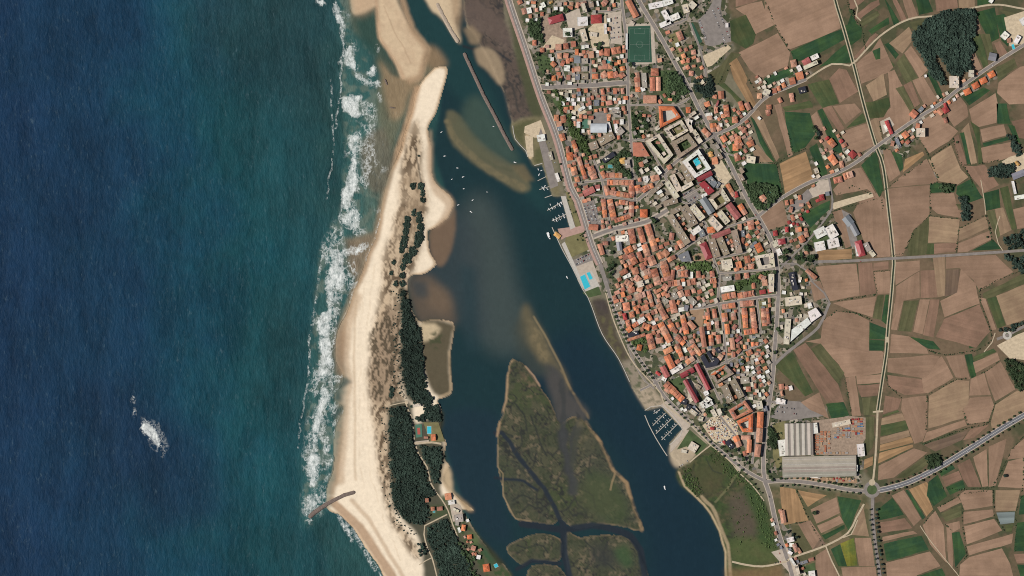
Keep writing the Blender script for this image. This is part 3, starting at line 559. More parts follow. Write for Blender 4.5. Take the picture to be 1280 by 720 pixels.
FIELDS = '''
s2 920,11 938,5 952,2 956,14 967,31 944,42 939,36 932,19|s1 920,-60 952,-2 938,3 920,8|s2 956,-2 1042,-40 1042,2 1050,35 1023,47 990,60 986,62 968,30 957,14|s2 924,66 972,42 987,66 984,82 954,96 946,94 938,87
g1 989,64 1022,49 1051,37 1056,49 1020,68 994,78|g2 920,24 932,19 944,43 941,54 932,60 915,50 913,27|g3 885,92 902,82 914,66 926,68 914,80 906,102 896,106|g2 898,106 906,104 930,128 938,138 930,140 914,118
st 912,80 921,73 934,99 932,105 946,132 941,138 930,120 918,100|g1 956,98 986,85 992,92 954,109|s1 1037,99 1049,86 1058,88 1072,114 1050,128|g2 1010,106 1036,100 1048,129 1028,134|g1 1024,84 1056,56 1064,78 1040,79
g1 1053,34 1068,28 1077,36 1076,47 1064,56 1057,48|s1 1067,72 1081,57 1087,47 1094,42 1098,44 1072,72|s2 1071,80 1090,64 1100,48 1106,62 1116,84 1110,90 1077,104|g1 1086,38 1100,29 1110,22 1111,30 1090,42|s1 1060,-30 1080,-30 1080,0 1063,14|s1 1065,22 1088,4 1098,0 1099,6 1074,24|g3 1075,27 1096,14 1099,19 1079,33|g1 1060,30 1064,18 1070,28
g1 1091,64 1100,60 1100,73 1095,74|s3 1083,107 1104,92 1108,118 1092,126|g2 1078,128 1090,128 1110,122 1112,132 1104,146 1084,148
s3 1112,54 1136,34 1142,48 1128,66 1120,60|g1 1106,56 1111,54 1123,68 1119,73|g2 1101,64 1118,81 1114,86 1100,74|s2 1131,67 1139,58 1159,87 1149,97|g3 1121,79 1130,68 1147,97 1133,106|s2 1110,91 1118,88 1130,112 1136,132 1137,152 1118,164 1104,164 1098,148 1114,134|g3 1120,111 1129,108 1142,134 1138,140
s1 1130,107 1139,102 1150,129 1143,134|s2 1141,101 1154,96 1172,125 1157,133|g1 1159,92 1165,90 1179,120 1174,124|g1 1099,-20 1107,0 1124,27 1117,31|s1 1108,-20 1121,0 1133,23 1127,27|s2 1122,-20 1139,0 1147,19 1136,23|g1 1140,-20 1160,0 1166,14 1149,18|s1 1167,-20 1194,-20 1197,9 1171,14|s3 1197,-30 1216,-30 1218,8 1199,10|g1 1220,-30 1236,-30 1238,3 1222,7
g3 1138,28 1168,22 1160,32 1146,44|g1 1220,16 1243,10 1249,47 1237,53|g3 1226,43 1237,43 1242,70 1236,74|g2 1214,44 1225,43 1235,80 1229,84|s1 1243,54 1250,52 1259,66 1249,70|s2 1210,70 1219,67 1227,85 1217,90|s2 1217,19 1221,18 1226,37 1217,40
g3 1246,84 1267,73 1271,84 1248,100|s2 1249,103 1276,84 1330,70 1330,128 1262,130 1247,116|g1 1204,121 1229,110 1237,113 1212,131|s2 1212,137 1244,117 1247,132 1245,153 1224,158 1216,154|g1 1245,20 1256,18 1262,40 1260,58 1252,50|g3 1248,12 1290,20 1290,40 1262,22
s2 1151,152 1173,139 1180,152 1192,160 1197,164 1186,176 1162,191 1150,174|s2 1182,130 1199,120 1208,132 1210,145 1193,158 1186,147|g2 1213,152 1224,160 1228,203 1223,205 1222,180|s3 1202,164 1211,154 1221,203 1214,205 1207,180|g1 1200,167 1205,166 1213,204 1209,205|s1 1191,174 1198,168 1208,205 1201,207
s2 1226,162 1254,156 1258,169 1229,177|g1 1229,179 1259,171 1261,175 1231,183|s2 1227,185 1267,177 1275,191 1250,200 1230,204|g1 1246,130 1258,130 1263,154 1247,154|s1 1265,152 1330,138 1330,180 1274,172|g1 1260,156 1268,158 1276,180 1268,174
s3 1161,200 1189,182 1200,211 1210,221 1197,230 1174,226|s2 1104,188 1112,186 1125,217 1112,227 1107,210|g1 1115,190 1127,194 1129,210 1125,214|st 1132,199 1153,190 1155,194 1129,215|s2 1125,222 1158,199 1172,227 1161,230 1113,234
s2 1110,237 1162,232 1161,270 1141,287 1136,303 1128,319 1117,319 1115,280|s1 1204,208 1231,207 1248,231 1230,240 1214,220|g1 1163,231 1172,229 1194,233 1192,240 1164,241|s2 1163,243 1192,242 1197,262 1202,264 1201,272 1173,267 1163,259|g1 1197,233 1214,224 1224,242 1228,247 1208,254 1196,242
s3 1162,271 1199,275 1196,303 1160,303|s1 1168,305 1196,304 1195,314 1168,317|g3 1141,290 1161,272 1159,304 1156,318 1138,319 1134,308|g2 1160,305 1167,305 1167,317 1158,317|s3 1200,286 1232,271 1235,285 1199,301|s2 1199,304 1236,289 1239,299 1210,314 1198,315|g1 1215,313 1241,300 1251,311
g1 1230,242 1248,237 1250,259 1233,263|g2 1250,236 1260,233 1270,284 1265,287 1256,258|s3 1244,262 1254,260 1264,287 1250,294|g3 1233,265 1243,263 1250,294 1246,298|s2 1267,262 1300,254 1300,280 1272,286|g3 1195,255 1207,256 1204,262 1199,260
s2 1067,266 1076,250 1098,241 1108,252 1113,320 1097,321 1090,308 1080,300|s2 968,132 976,130 991,193 985,196|s3 938,142 949,138 974,196 970,201 956,172|g1 938,146 943,150 968,201 963,203 950,178|s3 939,185 947,181 966,202 948,203|g1 930,204 970,206 977,240 962,240 952,234 938,248|st 975,205 1007,190 1016,221 1021,226 982,244
g1 981,140 1012,142 1018,168 1006,184 990,189 984,165|g2 979,134 1012,126 1016,134 982,139|s2 1014,146 1021,140 1040,187 1033,190 1024,170|g1 1022,139 1028,136 1050,180 1054,192 1042,188|s1 1029,136 1039,132 1055,160 1049,164|s2 1042,133 1068,130 1076,139 1057,155|g2 1058,160 1078,142 1084,152|s2 1051,166 1083,155 1093,181 1070,193 1062,190
s3 1088,152 1097,146 1103,174 1098,179|g1 1012,186 1021,180 1034,216 1026,220|s2 1042,237 1066,212 1076,210 1096,245 1083,236 1046,244|g1 1077,207 1095,190 1104,236 1099,246|s2 950,268 978,251 985,280 959,288|g1 1001,268 1037,251 1036,262 1014,284 1007,276|g1 1019,226 1035,222 1036,226 1020,234
s2 1041,266 1053,262 1066,306 1057,310|st 1022,313 1064,311 1064,323 1023,326|s2 1020,334 1070,330 1074,369 1038,376 1030,360|s1 1073,330 1090,329 1091,340 1095,366 1076,369|s2 1093,341 1112,339 1112,366 1097,367|s1 1093,329 1110,327 1110,336 1092,338|s2 1013,353 1025,352 1033,371 1018,376
s2 1030,400 1045,390 1068,392 1086,401 1086,440 1026,428|s2 1042,379 1095,371 1090,396 1062,387|g3 1097,370 1105,369 1101,399 1091,397|g1 1107,369 1111,369 1109,406 1102,400|g1 1087,403 1107,411 1105,424 1087,423|g1 1087,425 1105,426 1104,438 1087,438
s2 1120,328 1149,326 1149,338 1138,344 1120,356|s2 1121,358 1139,346 1149,340 1149,372 1130,375 1117,398|s1 1151,339 1169,338 1171,371 1151,372|s3 1166,323 1181,322 1181,369 1172,371|s2 1183,322 1244,319 1266,340 1224,363 1217,350 1200,335 1183,336|dk 1183,338 1199,337 1197,365 1181,371|s2 1201,337 1219,355 1224,379 1181,396 1176,376 1197,366
s1 1181,399 1224,381 1237,414 1220,434 1170,421|g1 1205,416 1211,414 1218,433 1212,435|g3 1130,377 1148,376 1139,414 1123,413|s2 1118,380 1129,377 1121,412 1114,411|s2 1150,375 1162,375 1153,417 1142,414|s1 1163,375 1174,375 1167,421 1154,418|g1 1137,421 1166,427 1175,437 1160,435|s2 1115,418 1136,421 1158,436 1160,442 1113,441
g3 1229,367 1280,342 1310,332 1310,342 1246,369 1231,374|s3 1246,370 1310,344 1310,392 1259,406|g2 1234,374 1245,371 1257,406 1247,410|s2 1224,372 1232,374 1245,411 1240,412
s2 1111,448 1165,444 1174,446 1160,468 1153,472 1110,465|s1 1110,469 1151,474 1157,491 1131,493 1112,484|s2 1177,446 1191,472 1160,491 1155,489 1153,473 1162,456|s2 1183,446 1205,444 1212,473 1195,471|g1 1206,444 1215,443 1220,469 1214,473|s2 1217,453 1246,441 1249,450 1220,466|g2 1217,446 1241,436 1245,440 1219,451
s2 1232,466 1251,453 1269,486 1244,501 1240,490|s2 1214,474 1230,467 1238,493 1212,494|s2 1213,498 1238,496 1242,507 1235,526 1210,530 1204,513|s3 1162,495 1195,475 1211,477 1210,504 1203,511 1205,522 1161,535|s2 1128,499 1159,495 1158,538 1153,551 1143,554 1127,512|s1 1107,495 1126,499 1122,511 1104,517
g2 1104,519 1121,513 1124,515 1104,521|s3 1103,523 1127,517 1131,525 1102,531|g2 1102,532 1131,526 1135,536 1101,545|s3 1101,547 1135,538 1137,545 1101,555|st 1101,556 1138,546 1141,553 1100,564|st 1100,566 1140,556 1141,559 1098,579|s2 1159,540 1205,525 1208,532 1154,553|dk 1155,556 1210,538 1202,550 1170,564|s1 1204,550 1214,537 1236,531 1218,546
s2 1099,582 1142,561 1159,566 1118,596 1098,600|g3 1121,597 1160,568 1168,572 1150,588 1132,597|s3 1239,528 1245,506 1270,490 1330,468 1330,490 1290,508 1241,538
s2 1008,427 1040,420 1080,421 1104,441 1101,466 1057,471 1049,455 1026,430|g3 1013,437 1026,430 1055,466 1047,479 1034,470|s1 992,438 1007,429 1047,480 1055,503 1034,502 1025,490|g2 968,457 990,441 1016,490 1006,495 992,478|s2 996,506 1024,491 1036,523|g1 1033,505 1054,503 1061,519 1040,523|s2 1057,473 1069,471 1076,519 1065,519|s1 1072,482 1099,480 1096,494 1077,496|g3 1078,498 1096,497 1094,518 1080,518|s2 1071,470 1101,468 1099,478 1072,480
g3 1081,522 1093,521 1091,558 1082,569|st 1081,575 1091,571 1090,581 1080,586
g1 1098,637 1115,623 1129,643 1099,650|s1 1101,653 1130,648 1140,660 1102,666|s2 1104,671 1141,664 1146,667 1103,677|g1 1105,680 1151,670 1160,687 1109,701|s2 1108,704 1162,690 1175,708 1146,720 1180,760 1112,760|g1 1147,721 1177,711 1190,740 1160,740|s2 1115,620 1130,613 1151,648 1142,657|g1 1132,613 1135,613 1156,646 1153,649|st 1137,612 1158,603 1165,613 1158,618 1166,636 1158,645
g1 1161,603 1172,594 1183,620 1167,632 1159,619|g1 1175,590 1190,581 1193,586 1177,595|s1 1178,597 1198,589 1202,599 1183,607|g1 1183,609 1203,601 1206,610 1188,618|s1 1197,582 1212,574 1226,608 1210,608 1204,598|s2 1217,572 1233,562 1235,607 1228,608|s2 1236,559 1258,549 1245,606 1236,608|s2 1261,577 1278,573 1320,570 1320,612 1248,608|s2 1265,561 1284,546 1330,530 1330,565 1260,574
s2 1199,619 1208,613 1240,613 1240,632 1206,637|s3 1245,613 1275,613 1269,638 1245,638|gh 1246,641 1268,640 1267,653 1251,655|g2 1257,657 1266,656 1264,664 1258,664|s2 1205,640 1240,637 1242,645 1205,655|s2 1206,658 1242,649 1252,663 1209,680|s2 1209,683 1266,667 1264,679 1212,694|s2 1212,697 1252,686 1262,705 1275,760 1195,760 1201,706
s2 1172,634 1197,622 1201,628 1176,640|g3 1177,642 1201,632 1201,645 1183,652|s2 1154,657 1169,639 1179,658 1183,703 1163,680|s2 1183,656 1199,652 1200,661 1190,667 1191,708 1186,704|g1 1190,667 1199,665 1207,692 1194,709|g1 1277,620 1320,608 1320,640 1274,643|g1 1272,654 1320,646 1320,686 1268,689|s1 1268,693 1320,690 1320,704 1272,704|g1 1272,706 1320,706 1320,730 1280,730
st 975,609 994,612 1010,650 980,656|st 998,613 1033,619 1010,633|s2 1014,637 1045,622 1049,641 1021,654|s2 1022,657 1049,645 1054,653 1027,666|g1 1028,669 1055,656 1055,661 1032,674|g1 1047,621 1076,626 1061,663 1054,650|s2 998,655 1013,651 1026,671 1029,680 1016,686|dk 1016,687 1026,672 1031,680|s2 1020,695 1034,686 1045,712 1054,760 1022,760|g1 1039,687 1050,681 1058,707 1048,707|ye 1051,680 1067,673 1071,706 1059,707|s2 1069,673 1088,673 1093,707 1074,707|s2 1052,710 1094,709 1098,760 1060,760|s3 1064,668 1079,634 1086,670
g1 985,160 990,158 1000,188 993,190|gh 1162,218 1182,206 1186,214 1165,225'''
nf = 0
for item in FIELDS.replace('\n', '|').split('|'):
    if not item.strip(): continue
    kind, rest = item.split(' ', 1); w = win(pts(rest), 2); NOVEG[w] |= pip(pts(rest), PX[w], PY[w]); p = [W(x, y) for x, y in pts(rest)]
    # longest edge gives the direction of the furrows
    n = len(p); L, ang = max((math.hypot(p[(i+1)%n][0]-p[i][0], p[(i+1)%n][1]-p[i][1]), math.atan2(p[(i+1)%n][1]-p[i][1], p[(i+1)%n][0]-p[i][0])) for i in range(n))
    cx, cy = sum(q[0] for q in p)/n, sum(q[1] for q in p)/n; p = [(x+(x-cx)/max(math.hypot(x-cx, y-cy), 5)*1.7, y+(y-cy)/max(math.hypot(x-cx, y-cy), 5)*1.7) for x, y in p]; c, s = math.cos(-ang), math.sin(-ang)
    # slightly uneven edges
    q = []
    for i in range(n):
        a, b = p[i], p[(i+1) % n]; d = math.hypot(b[0]-a[0], b[1]-a[1]); k = max(1, int(d/28))
        for j in range(k):
            t = j/k; w_ = 0 if j == 0 else random.uniform(-1, 1)*1.3
            q.append((a[0]+(b[0]-a[0])*t-(b[1]-a[1])/d*w_, a[1]+(b[1]-a[1])*t+(b[0]-a[0])/d*w_))
    loc = [((x-cx)*c-(y-cy)*s, (x-cx)*s+(y-cy)*c) for x, y in q]
    area = sum(loc[i][0]*loc[(i+1)%len(loc)][1]-loc[(i+1)%len(loc)][0]*loc[i][1] for i in range(len(loc)))
    if area < 0: loc = loc[::-1]
    V = []; F = []; prism(V, F, loc, -.3, 0)
    o = mesh_obj('field', V, F, FM[kind], loc=(cx, cy, .1+.02*(nf % 12)), rz=ang); nf += 1
    setp(o, kind='structure')

# ------------------------------------------------------------------ roads
def ribbon(name, p, width, mat, z, closed=False, kind='structure', thick=.25):
    p = [W(x, y) for x, y in p]
    # resample with a smooth curve
    q = []
    for i in range(len(p)-1):
        a = p[max(i-1, 0)]; b = p[i]; c = p[i+1]; d = p[min(i+2, len(p)-1)]
        k = max(1, int(math.hypot(c[0]-b[0], c[1]-b[1])/18))
        for j in range(k):
            t = j/k
            q.append(tuple(.5*((2*b[m])+(-a[m]+c[m])*t+(2*a[m]-5*b[m]+4*c[m]-d[m])*t*t+(-a[m]+3*b[m]-3*c[m]+d[m])*t**3) for m in (0, 1)))
    q.append(p[-1]); V = []; F = []
    for i, (x, y) in enumerate(q):
        a = q[max(i-1, 0)]; b = q[min(i+1, len(q)-1)]; l = math.hypot(b[0]-a[0], b[1]-a[1]) or 1
        nx, ny = -(b[1]-a[1])/l*width*S/2, (b[0]-a[0])/l*width*S/2
        zz = z(x, y) if callable(z) else z
        V += [(x-nx, y-ny, zz-thick), (x-nx, y-ny, zz), (x+nx, y+ny, zz), (x+nx, y+ny, zz-thick)]
        if i:
            o = 4*i
            F += [(o-4, o, o+1, o-3), (o-3, o+1, o+2, o-2), (o-2, o+2, o+3, o-1)]
    return setp(mesh_obj(name, V, F, M[mat] if isinstance(mat, str) else mat), kind=kind), q
A1 = pts('630,-30 636,0 657,62 676,120 696,172 713,234 722,250 736,295 742,312 750,330 760,362 767,385 785,427 802,453 820,478 830,495 867,533 888,553 907,569 935,590 958,602')
DIAG = pts('783,-30 798,0 825,45 850,90 862,112 876,140 895,172 915,210 935,250 950,275 965,303 971,330 973,360 971,400 968,440 966,470 962,500 957,540 954,575 956,602')
CANAL = pts('1040,-30 1044,0 1055,37 1068,84 1080,132 1094,180 1104,208 1111,265 1117,320 1116,345 1114,372 1110,410 1108,440 1102,480 1097,515')
ROADS = [  # name, line, width px, material, pavement width px or 0
 ('road', A1[:11], 5.2, 'asphalt', 0), ('road', A1[10:], 3.4, 'asphalt', 5), ('road', pts('676,109 730,107 785,103'), 5.2, 'asphalt', 7),
 ('road', pts('776,-30 777,0 784,60 785,120 789,180 791,225 794,252'), 3, 'asphalt', 4.4), ('road', DIAG, 4.2, 'asphalt', 6),
 ('road', pts('740,296 767,286 808,277 835,262'), 4, 'asphalt', 8), ('road', pts('797,250 811,238 832,214 850,198 873,181 895,168 918,158 935,145 952,126 967,116 982,110 1008,99'), 3.2, 'asphalt', 4.6),
 ('track', pts('1008,99 1040,80 1062,82 1070,76 1100,45 1136,24 1175,19 1239,6 1280,11 1340,18'), 2.2, 'track', 0),
 ('road', pts('948,270 976,248 1014,227 1040,219 1070,203 1100,180 1143,150 1175,130 1201,109 1239,82 1280,56 1340,20'), 3.4, 'asphalt', 4.8),
 ('road', pts('1036,222 1039,240 1040,260 1025,282 1007,304 988,322 975,336'), 2.4, 'asphalt', 0), ('road', pts('1022,327 1068,326 1117,323 1190,319 1280,313 1340,309'), 3.4, 'asphalt', 0),
 ('road', pts('1098,613 1108,611 1135,603 1172,585 1210,562 1248,538 1280,519 1340,485'), 5.6, 'asphalt_dark', 7.4), ('road', pts('1081,614 1060,612 1035,607 1000,602 972,601 958,602'), 4, 'asphalt', 5.6),
 ('road', pts('1091,620 1091,648 1095,685 1100,720 1106,760'), 4, 'asphalt', 0), ('road', pts('956,602 962,618 972,662 987,707 991,722 1000,760'), 4.6, 'asphalt', 6.4),
 ('track', pts('915,702 927,705 953,708 982,702 990,697 1032,682 1060,666 1070,648 1080,630'), 2.4, 'track', 0), ('track', pts('1032,682 1040,702 1050,722 1064,760'), 1.6, 'track', 0),
 ('road', pts('968,456 980,444 1000,428 1023,409 1033,388 1037,378'), 3.6, 'asphalt', 0), ('road', pts('1037,378 1030,366 1015,352 1008,338 996,330 975,330'), 2, 'asphalt', 0),
 ('road', pts('862,386 880,384 899,380 923,376 946,372 972,369'), 2.6, 'asphalt', 4), ('road', pts('880,282 887,305 893,327 899,343 898,362 898,380 904,405 906,430 908,452'), 2.2, 'asphalt', 3.4),
 ('road', pts('842,422 858,427 871,449 882,462 908,452 929,440 952,430'), 2.2, 'asphalt', 3.2), ('road', pts('908,452 914,464 931,494 941,514 944,545 940,580'), 2.4, 'asphalt', 3.4),
 ('road', pts('800,292 806,300 814,318 823,335 830,347'), 1.6, 'asphalt', 2.4), ('road', pts('805,362 816,368 830,402 841,428'), 1.8, 'asphalt', 2.6), ('road', pts('804,334 822,331 840,322 872,299 885,292 935,275 946,271'), 2, 'asphalt', 3),
 ('road', pts('895,323 920,318 944,312'), 2, 'asphalt', 3), ('road', pts('899,342 935,339 968,336'), 1.8, 'asphalt', 2.8), ('road', pts('923,378 924,398 926,420'), 2, 'asphalt', 3), ('road', pts('946,373 949,398 951,418'), 1.8, 'asphalt', 2.8),
 ('road', pts('800,488 820,478 839,466 870,449'), 2.2, 'asphalt', 3.2), ('road', pts('742,200 747,212 752,224 756,244 762,280'), 2, 'asphalt', 3), ('road', pts('722,228 737,227 764,224 792,223'), 2.2, 'asphalt', 3.2), ('road', pts('732,243 756,245 794,251'), 1.8, 'asphalt', 2.6),
 ('road', pts('829,218 840,234 852,252 870,262 900,310'), 2, 'asphalt', 3), ('road', pts('854,248 890,228 905,230'), 1.6, 'asphalt', 2.4), ('road', pts('808,178 820,198 834,222'), 2, 'asphalt', 2.8), ('road', pts('846,132 858,150 872,180 884,206'), 2, 'asphalt', 2.8),
 ('road', pts('784,132 800,131 846,131 862,122'), 1.8, 'asphalt', 2.6), ('road', pts('785,176 796,174 806,176'), 2, 'asphalt', 3), ('road', pts('829,36 842,30 858,24 862,10'), 2.4, 'asphalt', 3.4), ('road', pts('862,28 875,62 883,96'), 2, 'asphalt', 2.6),
 ('road', pts('745,14 762,14 779,9'), 2, 'asphalt', 3), ('road', pts('694,66 700,82 705,95 704,108'), 1.5, 'asphalt', 2.4), ('road', pts('693,66 718,64 722,80 722,108'), 1.5, 'asphalt', 2.4), ('road', pts('736,62 738,90 738,108'), 1.5, 'asphalt', 2.4),
 ('road', pts('890,168 905,190 925,196'), 1.4, 'asphalt', 2), ('road', pts('898,153 905,175 912,190'), 1.2, 'asphalt', 2),
 ('road', pts('818,486 806,476 792,452 784,430'), 1.4, 'asphalt', 2), ('road', pts('870,470 888,500 900,520 920,545'), 2, 'asphalt', 3), ('road', pts('882,462 890,480 900,500'), 2, 'asphalt', 3), ('road', pts('955,500 968,503 985,504'), 3, 'asphalt', 0),
 ('path', pts('757,366 768,403 788,448 810,474 826,492 830,505 865,532 887,555 913,577 924,591 940,606 955,626'), 1.5, 'track', 0), ('path', pts('862,578 876,566 889,556'), 1.6, 'track', 0),
 ('path', pts('507,503 510,512 515,522 518,552 523,567 534,584 538,603 545,615 552,624 560,638 566,656 573,673'), 1.6, 'track', 0), ('path', pts('487,507 500,504 508,503'), 1.2, 'track', 0), ('path', pts('559,643 545,650 531,657 530,668 534,684 540,697 546,720 556,760'), 1.6, 'track', 0), ('path', pts('520,554 540,553 557,556'), 2.4, 'track', 0),
 ('path', pts('524,706 532,701 540,697'), 1.2, 'track', 0), ('track', pts('1072,650 1064,668 1054,672'), 1.4, 'track', 0), ('track', pts('1250,270 1244,290 1248,305 1254,314'), 1.0, 'track', 0), ('track', pts('1226,225 1231,255 1232,268'), 1.0, 'track', 0),
 ('road', pts('1246,424 1262,418 1280,408 1340,384'), 3.6, 'asphalt', 0), ('track', pts('1150,657 1160,672 1178,695 1200,722 1210,740'), 1.0, 'track', 0),
 ('track', pts('1068,0 1072,10 1070,20 1076,26'), 1.6, 'track', 0), ('track', pts('1230,440 1240,428 1244,416'), 1.2, 'track', 0), ('road', pts('957,330 962,318 966,305'), 1.6, 'asphalt', 0)]
for i, (nm, line, wd, mt, pv) in enumerate(ROADS):
    z = hz if nm == 'path' and line[0][0] < 640 else None
    if z is not None:
        zf = lambda x, y: hz(x/S+640, 360-y/S)+.35
        ribbon(nm, line, wd, mt, zf, thick=.8); continue
    if pv: ribbon('pavement', line, pv, 'paving', .38+.004*(i % 8))
    ribbon(nm, line, wd, mt, .44+.012*(i % 14))
def offset(line, d):
    out = []
    for i, (x, y) in enumerate(line):
        a = line[max(i-1, 0)]; b = line[min(i+1, len(line)-1)]; l = math.hypot(b[0]-a[0], b[1]-a[1])
        out.append((x-(b[1]-a[1])/l*d, y+(b[0]-a[0])/l*d))
    return out
# riverside promenade beside the avenue, pinkish on the water side and pale on the town side
ribbon('promenade', offset(A1[:10], 3.9), 3.0, 'paving_pink', .62)
ribbon('pavement', offset(A1[:10], -3.6), 1.6, 'paving', .6)
# centre lines and crossings
mk = [ribbon('road_marking', l, .28, 'white_line', .66, thick=.02) for l in (ROADS[11][1], A1[:10])]
# canal between its two tracks
ribbon('track', offset(CANAL, 1.75), 1.25, 'track', .5); ribbon('track', offset(CANAL, -1.75), 1.25, 'track', .52)
ribbon('canal_bank', CANAL, 2.6, 'lawn', .3); ribbon('canal', CANAL, 1.3, 'canal', .36)
ribbon('track', pts('1097,513 1096,540 1094,575 1091,604'), 2.5, 'track', .5); ribbon('track', pts('1109,421 1109,428'), 5, 'track', .58); ribbon('track', pts('1091,515 1104,514'), 2, 'track', .58)
def disc(name, x, y, r, mat, z, r0=0, n=40):
    cx, cy = W(x, y); V = []; F = []
    for i in range(n):
        a = 2*math.pi*i/n; V += [(r*S*math.cos(a), r*S*math.sin(a), 0), (r0*S*math.cos(a), r0*S*math.sin(a), 0)]
    for i in range(n):
        j = (i+1) % n
        if r0: F.append((2*i, 2*j, 2*j+1, 2*i+1))
    if not r0: V = V[::2]; F = [tuple(range(n))]
    return setp(mesh_obj(name, V, F, M[mat], loc=(cx, cy, z)), kind='structure')
disc('road', 1090, 612, 10.4, 'asphalt', .64, 6.2); disc('lawn', 1090, 612, 6.2, 'lawn', .55)
disc('track', 1090, 603, 4, 'track', .7); disc('road', 1259, 419, 5.6, 'concrete', .66, 2.6); disc('lawn', 1259, 419, 2.6, 'lawn', .5); disc('path', 508, 503, 2.2, 'sand_ground', hz(508,503)+.45)
def sheet(name, p, mat, z=.32, kind='structure'):
    w = win(p, 2); NOVEG[w] |= pip(p, PX[w], PY[w]) & (mat not in ('lawn', 'lawn_dry'))
    p = [W(x, y) for x, y in p]; V = []; F = []; prism(V, F, p, z-.3, z)
    return setp(mesh_obj(name, V, F, M[mat]), kind=kind)
for i, (nm, p, mt) in enumerate([
 ('car_park','727,254 742,250 752,280 746,284 736,284','asphalt'),('car_park','714,326 737,316 742,325 718,334','asphalt'),('square','878,532 890,521 908,519 922,530 923,547 905,557 892,552','sand_ground'),('square','830,480 850,470 860,480 845,500','lawn'),
 ('car_park','884,14 892,0 902,0 900,18 911,30 914,52 890,58 882,56 872,26','asphalt'),('car_park','851,243 866,235 878,245 862,256','asphalt'),('car_park','889,205 902,200 915,222 902,236','sand_ground'),('yard','672,20 684,17 704,17 706,22 700,34 708,42 708,54 690,58 678,50 674,40','yard_mix'),
 ('yard','704,54 690,62 676,62 690,44 706,50','sand_ground'),('yard','735,36 742,30 755,20 757,18 762,58 740,60','sand_ground'),('yard','706,18 724,10 730,34 712,40','paving'),('school_yard','736,150 744,140 760,142 760,155 738,158','asphalt'),('quay','656,158 676,150 684,172 668,172 655,166','sand_ground'),
 ('quay','656,170 666,170 667,196 659,196','sand_ground'),('car_park','676,160 686,188 698,232 688,236 680,205 672,172','asphalt'),('lawn','708,296 728,290 736,312 714,322 704,310','lawn_dry'),('quay','697,286 728,282 730,290 706,297 702,300','paving_pink'),('quay','702,305 706,302 730,356 727,360','concrete'),
 ('quay','701,245 707,245 719,284 713,287','concrete'),('lawn','707,240 712,240 726,282 720,284','lawn_dry'),('terrace','718,334 740,324 750,352 728,362 722,350','paving'),('pool_terrace','728,350 739,338 750,358 738,366 731,364','concrete'),('lawn','728,366 748,358 752,368 736,372','lawn'),
 ('quay','826,506 834,500 864,532 857,538 853,536','paving'),('quay','853,536 862,538 842,562 838,566 838,556','paving'),('lawn','862,537 884,556 872,570 858,558 846,562','lawn'),('lawn','744,222 752,200 766,190 768,212 754,214','lawn'),
 ('yard','862,322 874,316 890,320 892,326 862,326','earth'),('yard','862,388 876,382 880,386 878,410 874,408 866,398','earth'),('lawn','878,350 896,348 895,378 882,380','lawn'),('lawn','918,352 942,350 942,362 920,364','lawn'),('yard','947,376 958,376 962,402 954,408 950,400','lawn_dry'),
 ('yard','976,500 1000,502 1012,512 1030,520 980,526 964,522','asphalt'),('yard','1016,526 1064,520 1082,522 1082,548 1070,570 1016,568','yard_mix'),('yard','966,530 982,526 980,570 972,590 966,570','lawn_dry'),('yard','975,595 1070,598 1072,604 990,602','earth'),
 ('yard','1010,238 1024,226 1036,224 1038,240 1014,248','paving'),('yard','1040,254 1060,248 1090,240 1092,246 1066,254 1042,262','sand_ground'),('yard','982,262 1010,236 1016,246 1000,262','asphalt'),('yard','1008,290 1018,280 1036,290 1040,308 1022,312','lawn'),('yard','1052,262 1064,268 1074,310 1064,308','asphalt'),
 ('yard','1255,22 1292,10 1292,52 1262,58','sand_ground'),('yard','1252,202 1262,196 1300,186 1300,208 1264,216','sand_ground'),('yard','1246,432 1272,418 1310,404 1310,450 1282,450 1262,448','sand_ground'),('yard','878,70 910,56 914,60 890,82 884,84','sand_ground'),('greenhouse_bed','862,30 866,28 878,52 872,56','turf'),
 ('lawn','529,528 548,528 556,552 538,552','lawn_dry'),('yard','518,552 536,550 536,554 520,556','paving'),('yard','561,624 576,632 580,650 566,652','paving'),('yard','964,690 984,684 994,706 1000,722 992,722','paving'),('lawn','1004,708 1018,703 1020,714 1006,716','lawn'),
 ('yard','1100,152 1112,146 1118,156 1104,168','paving'),('yard','905,140 925,160 930,200 915,195','lawn'),('lawn','896,180 905,170 930,200 912,210','lawn'),('lawn','935,280 965,330 955,332 940,305','lawn'),('lawn','690,124 700,118 720,135 720,140 700,140','lawn'),('lawn','670,64 690,74 690,90 674,88','lawn'),
 ('yard','712,136 722,130 734,140 722,146','sand_ground'),('lawn','785,140 806,140 806,172 788,174','lawn'),('lawn','813,88 842,88 858,112 842,128 830,128 818,100','lawn'),('lawn','836,44 846,40 862,84 850,80','lawn_dry'),('car_park','760,16 776,14 778,56 764,54','paving'),
 ('yard','912,572 920,572 930,586 924,590','paving'),('lawn','880,500 892,498 896,520 884,522','lawn'),('yard','858,470 870,480 872,500 860,498','paving')]):
    sheet(nm, pts(p), mt, .30+.006*(i % 10))
